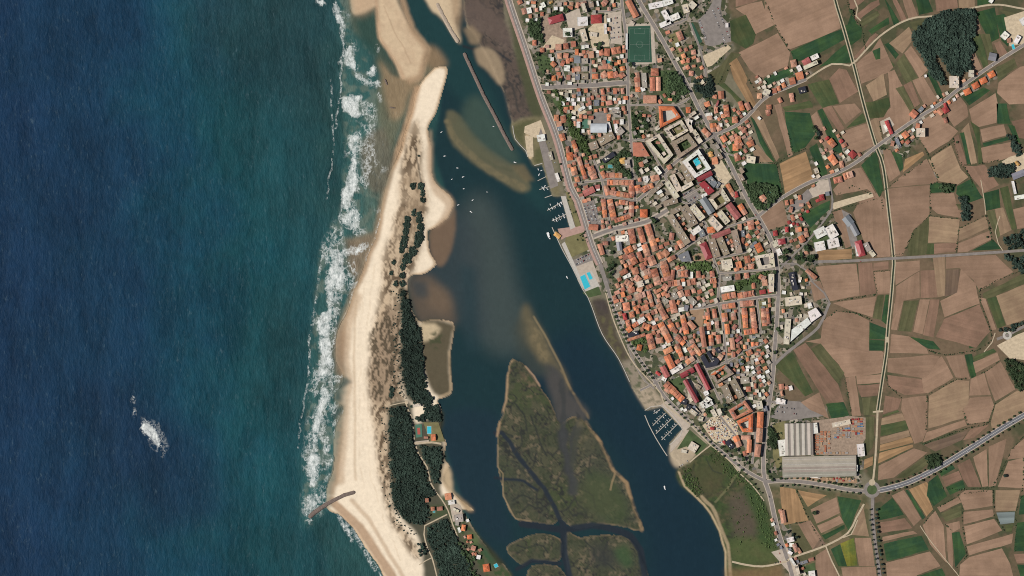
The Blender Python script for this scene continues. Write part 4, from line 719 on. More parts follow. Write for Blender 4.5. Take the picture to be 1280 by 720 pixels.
# football pitch
sheet('football_pitch', pts('785,33 813,32 815,78 785,78'), 'turf', .5)
V = []; F = []
def line_(x0, y0, x1, y1, w=.05):
    a = W(x0, y0); b = W(x1, y1); box(V, F, min(a[0],b[0])-w, max(a[0],b[0])+w, min(a[1],b[1])-w, max(a[1],b[1])+w, .505, .53)
for a in ((787,36,812,36),(787,75,812,75),(787,36,787,75),(812,36,812,75),(787,55.5,812,55.5),(793,36,793,42),(806,36,806,42),(793,42,806,42),(793,75,793,69),(806,75,806,69),(793,69,806,69)): line_(*a)
cx, cy = W(799.5, 55.5); n = 28
for i in range(n):
    a = 2*math.pi*i/n; b = 2*math.pi*(i+1)/n; k = len(V)
    V += [(cx+r*math.cos(t), cy+r*math.sin(t), .53) for t in (a, b) for r in (9.2, 9.3)]; F.append((k, k+1, k+3, k+2))
setp(mesh_obj('pitch_marking', V, F, M['white_line']), kind='structure')
sheet('pitch_surround', pts('782,30 817,29 820,79 782,82'), 'paving', .42)
sheet('tennis_court', pts('519,531 527,530 528,546 520,547'), 'court_green', hz(523,538)+.75); sheet('court_surface', pts('521.5,535 525,534.5 525.5,543 522,543'), 'court_red', hz(523,538)+.8)
sheet('sports_court', pts('727,150 735,149 736,160 728,161'), 'court_green', .5)
# ------------------------------------------------------------------ buildings
OCC = np.zeros((NY, NX), bool)
def occupy(poly):
    w = win(poly, 3); OCC[w] |= pip(poly, PX[w], PY[w])
def free(px, py):
    i = int((px-GX0)/STEP); j = int((py-GY0)/STEP)
    return 0 <= i < NX and 0 <= j < NY and not OCC[max(j-1,0):j+2, max(i-1,0):i+2].any()
ROOF = dict(o=(204,116,76), p=(184,122,98), y=(206,160,98), r=(170,70,68), R=(150,58,62), m=(170,100,96), h=(204,116,76),
            d=(50,52,62), k=(124,126,132), g=(162,154,142), w=(226,222,214), c=(206,194,174), b=(152,136,118), S=(214,218,224))
WORD = dict(o='orange-tiled', h='orange-tiled', p='pinkish-tiled', y='ochre-tiled', r='red-roofed', R='crimson-roofed', m='rosy red-roofed', d='charcoal-roofed', k='blue-grey-roofed',
            g='grey flat-roofed', w='white flat-roofed', c='cream flat-roofed', b='buff flat-roofed', S='silvery vault-roofed')
THINGS = []       # (object, description, px, py) to be labelled against the landmarks
TONES = dict(o=[(200,130,96),(190,124,98),(210,142,108),(178,114,90),(198,148,122),(214,132,92),(188,136,114)], p=[(184,126,102),(172,112,90),(196,144,120),(164,112,94),(190,150,130)])
WALLC = [(226,220,208), (214,204,186), (222,212,200), (200,188,170)]
def jit(c, v): 
    f = 1+random.uniform(-v, v); return tuple(max(0, min(1, x*f*(1+random.uniform(-.04,.04)))) for x in C(*c))
def rect_px(cx, cy, L, w, a):
    c, s = math.cos(a), math.sin(a)
    return [(cx+u*c-v*s, cy+u*s+v*c) for u, v in ((-L/2,-w/2),(L/2,-w/2),(L/2,w/2),(-L/2,w/2))]
def flat_roof(V, F, poly, z):
    """slab with a raised rim; poly in metres, convex-ish"""
    prism(V, F, poly, z-.35, z)
def roof_units(parent, L, w, z, n):
    for _ in range(n):
        V = []; F = []; a, b = random.uniform(1.2, 2.6), random.uniform(1.2, 2.2)
        x = random.uniform(-.38, .38)*L; y = random.uniform(-.3, .3)*w; box(V, F, x-a, x+a, y-b, y+b, z, z+random.uniform(1.2, 2.6))
        mesh_obj('roof_unit', V, F, M['roof_flat'], parent, color=jit(random.choice([(190,182,170),(150,142,134),(220,214,204)]), .15))
def building(name, px, py, L, w, ang, kind, h, desc=None, units=None, chimney=True):
    """L, w in photo pixels; ang in picture sense (y down)"""
    occupy(rect_px(px, py, L+.6, w+.6, ang))
    X, Y = W(px, py); Lm, wm = L*S, w*S; z0 = hz(px, py) if px < 640 else -.05
    root = empty(name, (X, Y, z0), -ang)
    V = []; F = []; box(V, F, -Lm/2, Lm/2, -wm/2, wm/2, 0, h)
    mesh_obj('wall', V, F, M['wall'], root, color=jit(random.choice(WALLC), .08))
    V = []; F = []; e = .45
    a, b = Lm/2+e, wm/2+e
    if kind in 'oprRmyh' or (kind in 'kS' and L*w > 60):
        rise = min(wm*.5*.42, 4.2) if kind != 'S' else wm*.22
        zb = h+.01; zt = h+rise
        if kind == 'S':
            n = 10; prof = [(-b+2*b*i/n, zb+.2+rise*math.sin(math.pi*i/n)) for i in range(n+1)]
            for i, (y, z) in enumerate(prof): V += [(-a, y, z), (a, y, z)]
            for i in range(n): F.append((2*i, 2*i+1, 2*i+3, 2*i+2))
            F += [tuple(2*i for i in range(n+1)), tuple(2*i+1 for i in range(n, -1, -1))]
        elif kind in 'hry' or (kind in 'op' and random.random() < .45) or (kind == 'R' and L < 2.4*w):
            r = max(Lm-wm, 0)/2*.9+.2
            V = [(-a,-b,zb),(a,-b,zb),(a,b,zb),(-a,b,zb),(-r,0,zt),(r,0,zt)]
            F = [(0,1,5,4),(1,2,5),(2,3,4,5),(3,0,4),(3,2,1,0)]
        else:
            V = [(-a,-b,zb),(a,-b,zb),(a,b,zb),(-a,b,zb),(-a,0,zt),(a,0,zt)]
            F = [(0,1,5,4),(1,2,5),(2,3,4,5),(3,0,4),(3,2,1,0)]
        rf = mesh_obj('roof', V, F, M['roof_metal' if kind in 'RkS' else 'roof_tile'], root, color=jit(random.choice(TONES.get(kind, [ROOF[kind]])), .2))
        if chimney and kind in 'ophym' and random.random() < .6:
            V = []; F = []; cx = random.uniform(-.3, .3)*Lm; box(V, F, cx-.6, cx+.6, wm*.12, wm*.12+.9, h+rise*.3, zt+.7)
            mesh_obj('chimney', V, F, M['roof_flat'], rf, color=C(214,204,190))
    else:
        prism(V, F, [(-a,-b),(a,-b),(a,b),(-a,b)], h+.01, h+.35)
        rim = .5
        rf = mesh_obj('roof', V, F, M['roof_flat'], root, color=jit(ROOF[kind], .1))
        V = []; F = []
        for q in ((-a,a,-b,-b+rim),(-a,a,b-rim,b),(-a,-a+rim,-b+rim,b-rim),(a-rim,a,-b+rim,b-rim)): box(V, F, q[0], q[1], q[2], q[3], h+.353, h+1.1)
        mesh_obj('parapet', V, F, M['roof_flat'], rf, color=jit(tuple(min(245, t*1.12) for t in ROOF[kind]), .05))
        n = units if units is not None else int(Lm*wm/120)
        roof_units(root, Lm, wm, h+.355, min(n, 16))
    THINGS.append((root, desc or WORD[kind], px, py, name, Lm*wm))
    return root
def poly_building(name, p, kind, h, desc=None, units=2):
    occupy(p); cx = sum(q[0] for q in p)/len(p); cy = sum(q[1] for q in p)/len(p); X, Y = W(cx, cy)
    root = empty(name, (X, Y, -.05)); m = [(W(*q)[0]-X, W(*q)[1]-Y) for q in p]
    V = []; F = []; prism(V, F, m, 0, h, cap=False); mesh_obj('wall', V, F, M['wall'], root, color=jit(random.choice(WALLC), .08))
    V = []; F = []; prism(V, F, [(x*1.015, y*1.015) for x, y in m], h+.01, h+.5); mesh_obj('roof', V, F, M['roof_flat'], root, color=jit(ROOF[kind], .08))
    L = max(abs(x) for x, y in m); roof_units(root, L*1.1, L*.8, h+.51, units)
    THINGS.append((root, desc or WORD[kind], cx, cy, name, L*L)); return root
def ring(name, outer, inner, kind, h, desc=None, units=18, floor='lawn', kinds=None):
    """building round a courtyard; outer and inner loops of four corners"""
    n = len(outer); inner = [(a+.28*(c-a), b+.28*(d-b)) for (a, b), (c, d) in zip(inner, outer)]
    for i in range(n):
        j = (i+1) % n; occupy([outer[i], outer[j], inner[j], inner[i]])
    cx = sum(q[0] for q in outer)/n; cy = sum(q[1] for q in outer)/n; X, Y = W(cx, cy)
    root = empty(name, (X, Y, -.05)); lo = lambda q: (W(*q)[0]-X, W(*q)[1]-Y)
    O = [lo(q) for q in outer]; I = [lo(q) for q in inner]
    V = []; F = []
    V += [(x,y,0) for x,y in O]+[(x,y,h) for x,y in O]+[(x,y,0) for x,y in I]+[(x,y,h) for x,y in I]
    for i in range(n):
        j = (i+1) % n; F += [(i,j,n+j,n+i), (2*n+j,2*n+i,3*n+i,3*n+j)]
    mesh_obj('wall', V, F, M['wall'], root, color=jit(random.choice(WALLC), .06))
    for i in range(n):
        j = (i+1) % n; k = (kinds or kind*n)[i]; V = []; F = []
        tiled = k in 'opmRry'
        d = math.hypot(O[i][0]-I[i][0], O[i][1]-I[i][1]); rise = min(3., d*.16) if tiled else .0
        mid = [((O[t][0]+I[t][0])/2, (O[t][1]+I[t][1])/2) for t in (i, j)]
        z = h+.01
        V = [(*O[i], z), (*O[j], z), (*mid[1], z+rise), (*mid[0], z+rise), (*I[j], z), (*I[i], z)]
        if not tiled:
            V = [(x, y, h+.4) for x, y, _ in V]
        b = len(V); V += [(x, y, h+.005) for x, y, _ in V]
        F = [(0,1,2,3), (3,2,4,5), (1,0,b,b+1), (5,4,b+4,b+5)]
        mesh_obj('roof', V, F, M['roof_tile' if tiled else 'roof_flat'], root, color=jit(ROOF[k], .08))
        if not tiled:
            V = []; F = []
            for P_, Q_, q in ((O[i], O[j], .5), (I[i], I[j], -.5)):
                l = math.hypot(Q_[0]-P_[0], Q_[1]-P_[1]) or 1; nx, ny = -(Q_[1]-P_[1])/l*q, (Q_[0]-P_[0])/l*q
                c0 = sum(t[0] for t in O)/n; 
                prism(V, F, [P_, Q_, (Q_[0]-nx, Q_[1]-ny), (P_[0]-nx, P_[1]-ny)], h+.41, h+1.1)
            mesh_obj('parapet', V, F, M['roof_flat'], root, color=jit(tuple(min(245, t*1.12) for t in ROOF[k]), .05))
    for _ in range(units):
        i = random.randrange(n); j = (i+1) % n; t = random.uniform(.15, .85); s_ = random.uniform(.3, .7)
        x = (O[i][0]*(1-t)+O[j][0]*t)*(1-s_)+(I[i][0]*(1-t)+I[j][0]*t)*s_; y = (O[i][1]*(1-t)+O[j][1]*t)*(1-s_)+(I[i][1]*(1-t)+I[j][1]*t)*s_
        a = random.uniform(1, 2.4); V = []; F = []; box(V, F, x-a, x+a, y-a*.8, y+a*.8, h+(.42 if kind not in 'opmRry' else .3), h+random.uniform(1.8, 3.2))
        mesh_obj('roof_unit', V, F, M['roof_flat'], root, color=jit(random.choice([(200,192,180),(160,150,140),(120,112,108)]), .15))
    sheet('courtyard', inner, floor, .36)
    THINGS.append((root, desc or WORD[kind], cx, cy, name, 900)); return root
FLATTALL = 'cb'
def rows(x0, y0, sc, text, tall=None):
    for it in text.replace('\n', ';').split(';'):
        f = it.split()
        if not f: continue
        x1, y1, x2, y2, w = [float(v) for v in f[:5]]; n = int(f[5]); k = f[6]; hh = float(f[7]) if len(f) > 7 else None
        x1, x2 = x0+x1/sc, x0+x2/sc; y1, y2 = y0+y1/sc, y0+y2/sc; w /= sc
        L = math.hypot(x2-x1, y2-y1); ang = math.atan2(y2-y1, x2-x1)
        if n == 1 and L < w*.7:     # drawn across: keep the ridge along the longer side
            pass
        l = L/n
        for i in range(n):
            t = (i+.5)/n; cx, cy = x1+(x2-x1)*t, y1+(y2-y1)*t
            ww = w*random.uniform(.86, 1.04) if n > 1 else w; kk = k
            if n > 1 and k in 'op' and random.random() < .22: kk = 'p' if k == 'o' else 'o'
            area = l*ww*S*S
            if k in 'wcgbkd':
                name = 'flat_roofed_house' if area < 230 else ('apartment_block' if k in 'cb' else 'flat_roofed_hall')
                h = hh or (4.5+random.random()*2 if area < 230 else (13 if k in 'cb' else 7.5))
            elif n > 1: name = 'row_house'; h = hh or random.uniform(5.5, 8)
            elif area > 520: name = 'long_tiled_block' if k in 'opmRr' else 'house'; h = hh or 9
            else: name = 'house'; h = hh or random.uniform(4.5, 7)
            if L < .05: ang = 0
            building(name, cx, cy, max(l-(.15 if n > 1 else 0), .8), ww, ang, kk, h)

# ---- old town, north
rows(760, 270, 8, '''75 228 200 222 58 1 w 9;105 262 118 345 48 1 k 8;190 215 198 290 42 1 g 8;225 130 245 275 70 2 o;310 115 355 265 58 2 p;390 85 475 350 60 5 o;455 255 510 235 35 1 o;640 170 630 240 45 1 p;360 285 400 400 58 3 p;420 405 455 490 70 2 p;505 365 535 425 55 1 o
550 350 600 395 60 1 p;560 285 610 270 32 1 p;705 245 745 315 50 2 p;680 290 690 340 30 1 p;595 445 670 405 42 2 p;548 450 600 645 72 5 o;165 360 240 320 66 2 o;220 380 275 480 65 3 o;300 360 340 455 45 2 p;150 420 200 400 50 1 p;210 515 245 505 40 1 o;325 475 360 535 45 2 p;120 580 190 540 50 2 p
240 560 300 540 66 1 p;270 605 320 650 60 2 p;360 570 425 545 58 2 p;360 620 440 590 40 2 o;455 530 500 690 66 4 p;530 640 555 640 40 1 p;170 650 240 700 60 3 o;290 690 350 670 56 1 c;650 540 640 640 40 2 p;700 580 800 575 68 3 p;835 560 835 620 24 1 w;900 550 905 620 45 2 p;600 680 720 665 58 4 p;740 680 770 680 40 1 w;790 670 880 650 60 3 p;900 660 910 700 40 1 c''')
poly_building('flat_roofed_hall', [(760+x/8, 270+y/8) for x, y in ((692,398),(798,346),(834,452),(738,458))], 'k', 8, 'blue-grey-roofed')
# ---- old town, west
rows(760, 350, 8, '''545 55 600 90 60 2 o;130 150 165 140 50 1 o;200 110 265 90 58 2 o;290 80 340 100 60 1 p;270 175 370 140 58 3 p;400 110 445 265 40 4 o;150 270 215 260 76 1 o;100 235 110 300 58 1 b 6;240 235 270 230 40 1 p;300 215 330 210 40 1 p;370 235 395 215 50 1 p;330 290 400 265 58 2 o;150 370 185 362 64 1 r;215 350 260 340 55 1 o;280 320 310 310 45 1 o
180 440 220 430 66 1 o;190 510 230 480 50 1 o;245 465 310 425 40 2 o;240 410 270 400 30 1 w;300 425 365 385 44 1 w;345 450 420 480 58 3 o;325 495 350 490 40 1 p;200 555 300 525 40 1 d;195 602 370 545 28 4 p;290 670 335 680 58 1 h;405 540 445 690 72 3 p;500 240 580 390 58 5 p;635 200 665 330 68 3 o;690 220 715 230 40 1 o
650 130 685 185 48 1 g;548 188 600 222 40 1 g;715 110 740 165 56 1 p;790 100 800 160 48 1 p;850 90 860 130 38 1 p;820 190 870 240 56 1 g;760 275 800 285 56 1 k;705 300 760 290 36 1 w;822 262 845 262 40 1 o;740 350 785 540 55 5 o;805 415 865 485 52 2 p;430 330 490 310 48 2 p;470 400 500 390 30 1 p;520 430 620 620 68 5 o
440 480 490 470 40 1 o;480 610 550 600 58 2 o;620 440 650 500 58 2 p;640 490 690 520 40 1 p;720 500 740 510 50 1 p;850 560 872 560 45 1 o;682 562 760 640 52 3 p;680 660 710 722 48 2 o;810 690 830 700 40 1 p;850 660 890 702 45 2 p;575 640 620 630 40 1 c''')
# ---- centre, by the tree-lined green
rows(860, 330, 8, '''235 70 245 130 44 2 p;220 172 280 162 50 3 o;250 215 280 215 40 1 o;325 258 460 238 54 1 w 9;345 150 432 140 40 1 g;470 130 520 125 58 2 p;580 90 590 140 44 1 p;480 40 490 70 48 1 o;600 20 660 25 48 2 o;650 190 655 245 34 1 o;710 120 770 150 50 2 p;740 190 790 185 58 1 o;826 100 850 235 42 2 c 8
715 285 775 275 40 1 r;800 275 830 265 38 1 r;340 335 475 305 62 6 o;495 320 660 290 58 7 o;340 430 470 410 50 4 o;360 490 370 575 58 2 o;450 490 460 560 48 2 p;385 600 395 700 44 1 o 8;450 620 480 640 48 1 p;520 400 660 390 58 5 p;560 440 575 640 54 6 o;640 440 665 640 54 6 o;560 685 690 665 52 5 o;748 445 766 620 52 6 o;790 440 806 600 28 5 o
190 480 200 555 40 2 o;258 450 270 540 40 2 o;205 580 210 660 44 2 o;285 575 292 645 40 2 o;230 575 250 600 30 1 w;360 40 420 30 60 1 c 8;730 680 770 680 30 2 g''')
# ---- centre, south
rows(820, 410, 8, '''78 245 160 205 52 1 o 9;105 275 165 400 64 1 o 9;150 445 258 380 46 1 w 7;60 385 115 490 54 1 m 8;58 500 98 520 34 1 w;205 160 265 320 44 5 o;330 190 375 270 54 3 o;300 350 378 298 48 2 p;205 320 222 350 44 1 o;365 165 445 270 44 4 o;452 -10 482 190 46 1 p 13;545 70 555 175 48 3 o;620 70 630 155 44 2 o;605 200 632 242 40 1 d;622 280 660 302 56 1 p
755 100 770 215 44 1 o 8;812 100 832 122 68 1 m;815 220 838 240 58 1 p;755 265 790 265 56 2 p;398 360 524 615 44 1 R 13;245 482 375 415 48 1 R 9;285 520 410 740 44 1 R 13;905 262 960 232 50 3 o;860 412 882 402 50 1 o;800 370 822 382 40 1 p;830 345 865 330 60 1 k;845 530 930 520 56 1 g 6;0 440 40 470 26 1 r;395 570 440 600 40 1 b;480 660 520 640 40 1 w''')
poly_building('flat_roofed_hall', [(820+x/8, 410+y/8) for x, y in ((442,292),(480,262),(530,352),(560,332),(500,250),(525,226),(566,290),(612,300),(630,330),(604,374),(500,402))], 'd', 10, 'charcoal-roofed', 3)
ring('courtyard_block', [(820+x/8, 410+y/8) for x, y in ((540,470),(692,365),(778,455),(600,560))], [(820+x/8, 410+y/8) for x, y in ((598,470),(662,424),(694,460),(622,505))], 'b', 14, 'buff flat-roofed', 10, 'lawn', 'obbb')
# ---- south of the centre
rows(880, 480, 8, '''195 18 265 178 68 1 b 13;280 -40 372 132 66 1 b 13;562 278 556 434 60 1 o 13;556 442 546 582 60 1 o 13;542 602 526 725 56 1 o 13;370 534 462 534 38 1 o 11;452 556 446 685 44 1 o 11;310 520 355 625 58 2 o;400 670 416 712 38 1 o;225 570 285 635 48 1 d;78 258 116 325 40 1 c 7;140 250 166 310 40 1 c 7;10 145 62 182 58 1 w 8;5 222 82 182 46 1 w 8;-30 180 0 230 40 1 w 8
420 52 466 50 48 1 o;500 20 522 20 48 1 o;545 172 560 245 56 1 c;605 222 616 270 38 1 k;770 0 775 52 48 1 p;765 95 788 90 54 1 o;820 20 832 50 34 1 p;860 20 870 60 34 1 w;722 178 812 186 34 1 w 6;190 570 215 600 24 2 r;60 440 100 450 26 1 r''')
rows(780, 460, 6, '430 245 470 260 36 1 d 7;470 285 500 300 34 1 d 7;310 115 440 240 52 6 o;310 150 350 180 40 1 o;530 310 560 350 34 2 c;495 315 540 350 30 1 c;560 375 590 385 30 1 c;490 575 545 610 62 1 c 7;430 620 470 630 22 1 c')
E8 = lambda t: [(880+x/8, 480+y/8) for x, y in t]
ring('courtyard_block', E8(((242,262),(408,162),(488,272),(300,362))), E8(((312,268),(392,218),(424,250),(338,302))), 'p', 14, 'pinkish-tiled', 8, 'lawn_dry')
ring('courtyard_block', E8(((322,370),(490,292),(482,482),(382,478))), E8(((374,402),(424,384),(426,426),(394,432))), 'o', 14, 'orange-tiled', 6, 'concrete')
# ---- riverside streets, north
rows(700, 190, 8, '''182 50 255 270 42 5 o;130 150 150 230 62 2 o;165 250 175 300 44 1 o;300 145 345 270 72 3 o;235 420 340 370 60 1 m 9;350 352 396 346 38 1 m;362 374 396 370 24 1 w;415 195 450 260 44 2 o;465 235 545 230 54 3 p;552 236 620 236 48 2 o;470 305 735 308 54 9 o;715 336 715 455 54 4 o;455 336 480 432 50 3 o;500 405 696 438 48 6 o;495 475 540 680 58 6 o;430 470 450 655 44 5 o;715 498 712 645 48 4 o;545 690 700 640 44 5 o;588 500 680 512 44 3 o
800 615 872 615 78 1 h 9;595 92 652 86 56 1 y;668 80 680 160 48 1 g;790 130 830 120 48 1 p;780 280 812 276 38 1 p;850 270 882 290 48 1 w;770 335 790 412 58 3 o;822 390 922 330 48 4 o;430 95 540 15 46 1 d 7;640 590 660 600 30 1 p''')
rows(620, 120, 6, '''435 165 470 165 45 1 o;455 215 490 212 45 1 o;500 150 512 200 38 1 o;488 285 506 335 45 2 o;525 405 550 402 48 1 p;530 455 576 452 58 1 h;575 335 605 420 34 3 o;310 320 366 310 48 1 w 6;400 420 416 480 28 1 g 5;450 580 472 640 22 1 w 5;460 250 500 240 30 1 k;700 385 760 362 58 1 b 8;605 215 630 215 42 1 w;772 352 880 292 56 1 b 9;840 200 858 270 22 1 w;895 210 905 275 24 1 w;930 195 955 195 36 1 w;870 110 930 130 32 1 g;880 145 935 145 30 1 g;915 240 950 280 40 1 g''')
rows(680, 90, 8, '''75 65 115 60 48 1 o;140 60 180 65 48 1 o;225 55 262 55 48 1 p;312 50 356 50 56 1 k;375 45 440 45 56 1 b 6;482 45 540 45 48 1 o;400 190 435 185 40 1 o;480 190 530 190 48 1 b 5;570 200 602 195 58 1 o;630 180 656 180 40 1 p;690 192 726 190 58 1 o;770 192 802 190 58 1 o;345 200 352 240 40 1 k;575 265 616 265 48 1 o;620 315 680 305 44 1 o;470 260 496 255 38 1 o;500 310 550 310 56 1 k;550 380 576 375 30 1 o;745 302 770 305 30 1 w;785 300 812 300 38 1 w;650 370 750 365 18 1 w
345 385 405 350 28 1 w;465 562 626 562 88 1 S 9;580 22 600 55 40 1 o;650 20 672 55 44 1 p;700 25 715 55 36 1 p;780 20 800 50 40 1 o''')
# ---- north
rows(640, 0, 8, '''70 5 85 40 48 1 p;115 85 128 142 44 1 o;162 80 175 132 48 1 w;365 215 512 172 68 1 R 9;655 218 755 212 86 1 w 8;510 328 600 326 86 1 w 8;790 195 895 190 86 1 r 8;700 295 732 412 56 1 c 7;780 340 850 350 40 1 c;300 30 322 72 38 1 w;385 15 396 32 38 1 y;640 48 672 60 58 1 o;705 40 732 125 36 1 c;785 20 795 72 46 1 b 8;905 20 925 62 36 1 p;850 10 862 60 20 2 w;435 472 492 472 58 1 p;515 466 562 460 56 1 o;590 445 636 440 56 1 o;630 520 662 520 58 1 o;205 430 242 430 52 1 o;280 502 322 500 44 1 o;330 465 370 465 30 1 p
455 562 496 560 52 1 o;515 552 562 560 48 1 p;490 625 522 640 56 1 o;540 612 576 610 48 1 o;520 682 576 686 56 1 w;620 600 682 600 66 1 k;625 692 682 690 48 1 o;695 612 756 610 48 1 g;695 690 752 690 48 1 g;770 550 816 545 66 1 o;870 532 912 520 58 1 o;395 625 432 660 44 1 o;930 240 935 340 24 1 w''')
rows(620, 0, 6, '835 365 830 420 40 1 o;866 386 936 374 52 2 o;800 500 872 500 38 2 o;800 540 826 580 38 1 p;855 538 860 586 40 1 o;890 540 906 580 34 1 p;930 552 952 580 38 1 o;945 500 952 530 36 1 o;650 15 660 40 50 1 p;800 10 830 30 46 1 p')
rows(760, 60, 8, '285 248 300 440 54 4 o;355 252 366 400 48 1 g 7;340 392 356 430 38 1 w;466 206 466 282 82 2 o 8;440 292 446 430 48 1 o 8;500 292 502 430 44 1 o 8;352 515 482 515 76 1 o 9;495 128 536 120 38 1 o;490 72 490 112 18 1 b 4;780 622 822 620 58 1 h;810 252 852 256 48 1 o;745 62 762 100 38 1 o;785 122 816 126 44 1 o;832 46 876 40 44 1 o;900 100 906 142 36 1 p;840 182 872 180 24 1 p')
rows(780, 0, 6, '28 5 92 128 46 1 o 8;45 165 75 182 26 1 c;405 238 432 302 44 2 p;440 72 482 60 64 1 c 9;492 22 530 56 48 1 c 8;760 190 780 190 30 1 w')
rows(780, 0, 6, '185 52 288 30 42 1 w 9;292 82 340 165 38 1 w 9;268 195 346 162 34 1 w 9;290 30 362 5 42 1 w 9;352 142 412 115 44 1 w 9')
# ---- apartment quarter
G6 = lambda t: [(780+x/6, 120+y/6) for x, y in t]
ring('courtyard_block', G6(((258,76),(372,80),(428,160),(268,242))), G6(((298,126),(350,120),(378,156),(306,186))), 'o', 12, 'orange-tiled', 3, 'concrete', 'oooo')
poly_building('long_tiled_block', G6(((64,350),(130,350),(192,452),(68,456))), 'p', 9, 'orange-tiled', 1)
ring('courtyard_block', G6(((158,340),(262,284),(368,442),(300,512))), G6(((212,348),(248,326),(322,440),(296,452))), 'c', 13, 'cream flat-roofed', 16, 'lawn')
ring('courtyard_block', G6(((298,250),(430,180),(482,262),(358,336))), G6(((348,258),(415,220),(442,256),(376,292))), 'c', 14, 'cream flat-roofed', 14, 'lawn_dry')
ring('courtyard_block', G6(((352,350),(480,280),(550,372),(410,470))), G6(((412,370),(468,338),(492,376),(434,408))), 'b', 15, 'buff flat-roofed', 10, 'lawn')
ring('courtyard_block', G6(((434,495),(556,398),(652,545),(528,618))), G6(((494,494),(548,456),(598,538),(548,566))), 'w', 15, 'white flat-roofed', 12, 'lawn')
rows(800, 180, 8, '''425 205 505 372 76 1 b 14;318 312 392 468 54 1 c 14;400 462 522 392 40 1 c 13;572 362 716 288 46 1 R 11;265 380 368 540 56 1 c 14;232 602 372 562 54 1 b 13;112 490 222 392 40 1 b 11;690 102 722 105 48 1 y;720 176 776 176 56 1 o;870 402 940 520 44 3 o;110 352 190 330 56 2 o;5 462 130 412 48 4 o;150 232 202 300 38 1 w 11;272 242 312 222 46 1 p;30 350 80 340 40 1 w 6;200 520 230 500 30 1 c;760 400 790 420 60 1 k''')
poly_building('flat_roofed_hall', [(800+x/8, 180+y/8) for x, y in ((585,402),(640,368),(742,470),(682,512))], 'R', 12, 'crimson-roofed', 2)
poly_building('flat_roofed_hall', [(800+x/8, 180+y/8) for x, y in ((650,350),(708,316),(772,390),(738,438))], 'k', 8, 'blue-grey-roofed', 4)
G8 = lambda t: [(800+x/8, 180+y/8) for x, y in t]
ring('courtyard_block', G8(((680,548),(820,440),(902,570),(760,660))), G8(((748,556),(800,520),(834,576),(782,606))), 'c', 14, 'cream flat-roofed', 12, 'lawn_dry', 'bcbc')
H6 = lambda t: [(820+x/6, 240+y/6) for x, y in t]  # the low blue-grey hall beside the white one below stands for grey shadow
rows(820, 240, 6, '''98 172 236 388 50 1 b 14;204 108 286 250 62 1 b 14;110 158 192 112 36 1 b 13;268 312 330 268 40 1 w 9;330 285 352 332 40 1 k 8;266 104 348 205 50 1 c 14;346 48 416 158 56 1 k 14;405 198 480 280 54 1 c 13;540 92 618 196 52 1 m 14;472 150 536 232 44 1 c 13;385 288 440 280 44 1 h;255 340 292 340 48 1 p;348 384 398 500 54 1 R 10;412 352 456 490 54 1 b 13;472 344 528 470 48 1 b 13;582 288 624 458 46 1 b 13;418 342 556 288 36 1 m 12
612 265 640 265 48 1 p;640 312 662 310 44 1 k;630 362 660 370 48 1 p;705 215 716 282 48 2 o;755 388 786 450 48 2 h;625 95 670 168 38 2 o;592 0 604 40 28 1 r;680 480 690 532 44 1 o;690 562 732 555 38 1 o;490 548 570 535 66 1 c 10;600 552 640 542 56 2 o;690 430 710 445 30 1 c;880 370 900 410 36 1 c''')
ring('courtyard_block', H6(((735,480),(880,456),(892,562),(770,582))), H6(((790,502),(842,494),(848,532),(800,540))), 'c', 10, 'cream flat-roofed', 8, 'asphalt')
# ---- east edge of the town
rows(900, 240, 8, '650 110 682 105 48 1 o;700 100 732 95 48 1 o;690 172 722 180 56 1 o;780 58 812 55 46 1 o;790 130 832 130 28 1 p;715 230 736 285 34 1 p;752 382 812 370 48 2 o;800 440 832 500 56 2 o;842 432 882 420 52 1 o;842 382 872 372 30 1 p;530 416 572 410 52 1 r;650 376 682 375 52 1 r;580 502 650 490 54 1 R 7;575 572 602 630 42 1 w;405 60 452 80 48 1 p')
rows(860, 70, 8, '325 352 332 430 54 1 o;245 402 286 410 38 1 p;165 492 216 475 48 1 o;285 470 300 476 56 1 m;260 542 300 540 66 2 p;375 490 390 610 54 4 o;330 602 370 600 38 1 o;460 642 490 630 58 1 o;175 592 240 582 28 1 w;190 622 240 615 40 1 p;10 662 36 670 48 1 w 11;0 542 22 550 38 1 o;242 702 282 690 38 1 o;310 692 340 690 30 1 w;515 455 546 545 44 2 o;580 470 612 540 44 2 o;690 402 736 400 52 1 o;752 352 812 378 62 1 c;842 352 882 345 48 1 o;890 332 922 320 48 1 o;940 302 972 286 48 1 o;785 512 832 510 44 1 o;790 572 812 570 46 1 r;905 422 930 465 34 1 p;700 612 722 634 22 1 w')
rows(780, 120, 6, '470 175 510 270 32 2 c 11;520 260 552 305 28 1 c 11;540 300 575 350 34 1 c 11;590 250 640 300 36 2 o;660 205 670 270 38 2 p;700 220 720 260 36 1 o;735 300 760 340 40 1 o;795 325 850 300 40 2 o;850 330 880 375 40 2 o;815 385 855 385 50 1 o;925 370 950 355 40 1 o;880 240 910 260 40 2 p;830 460 860 450 50 1 o;640 445 660 430 40 1 y;660 490 700 480 50 1 o;810 180 850 180 46 1 o')
rows(920, 0, 5.3333, '365 428 402 420 48 1 p;445 425 492 400 44 2 m;500 392 546 370 30 1 w;408 462 432 450 38 1 w;400 512 446 500 48 1 o;355 546 392 536 44 1 o;435 582 446 620 48 1 d;365 622 376 680 28 2 p;450 455 540 415 24 1 c')
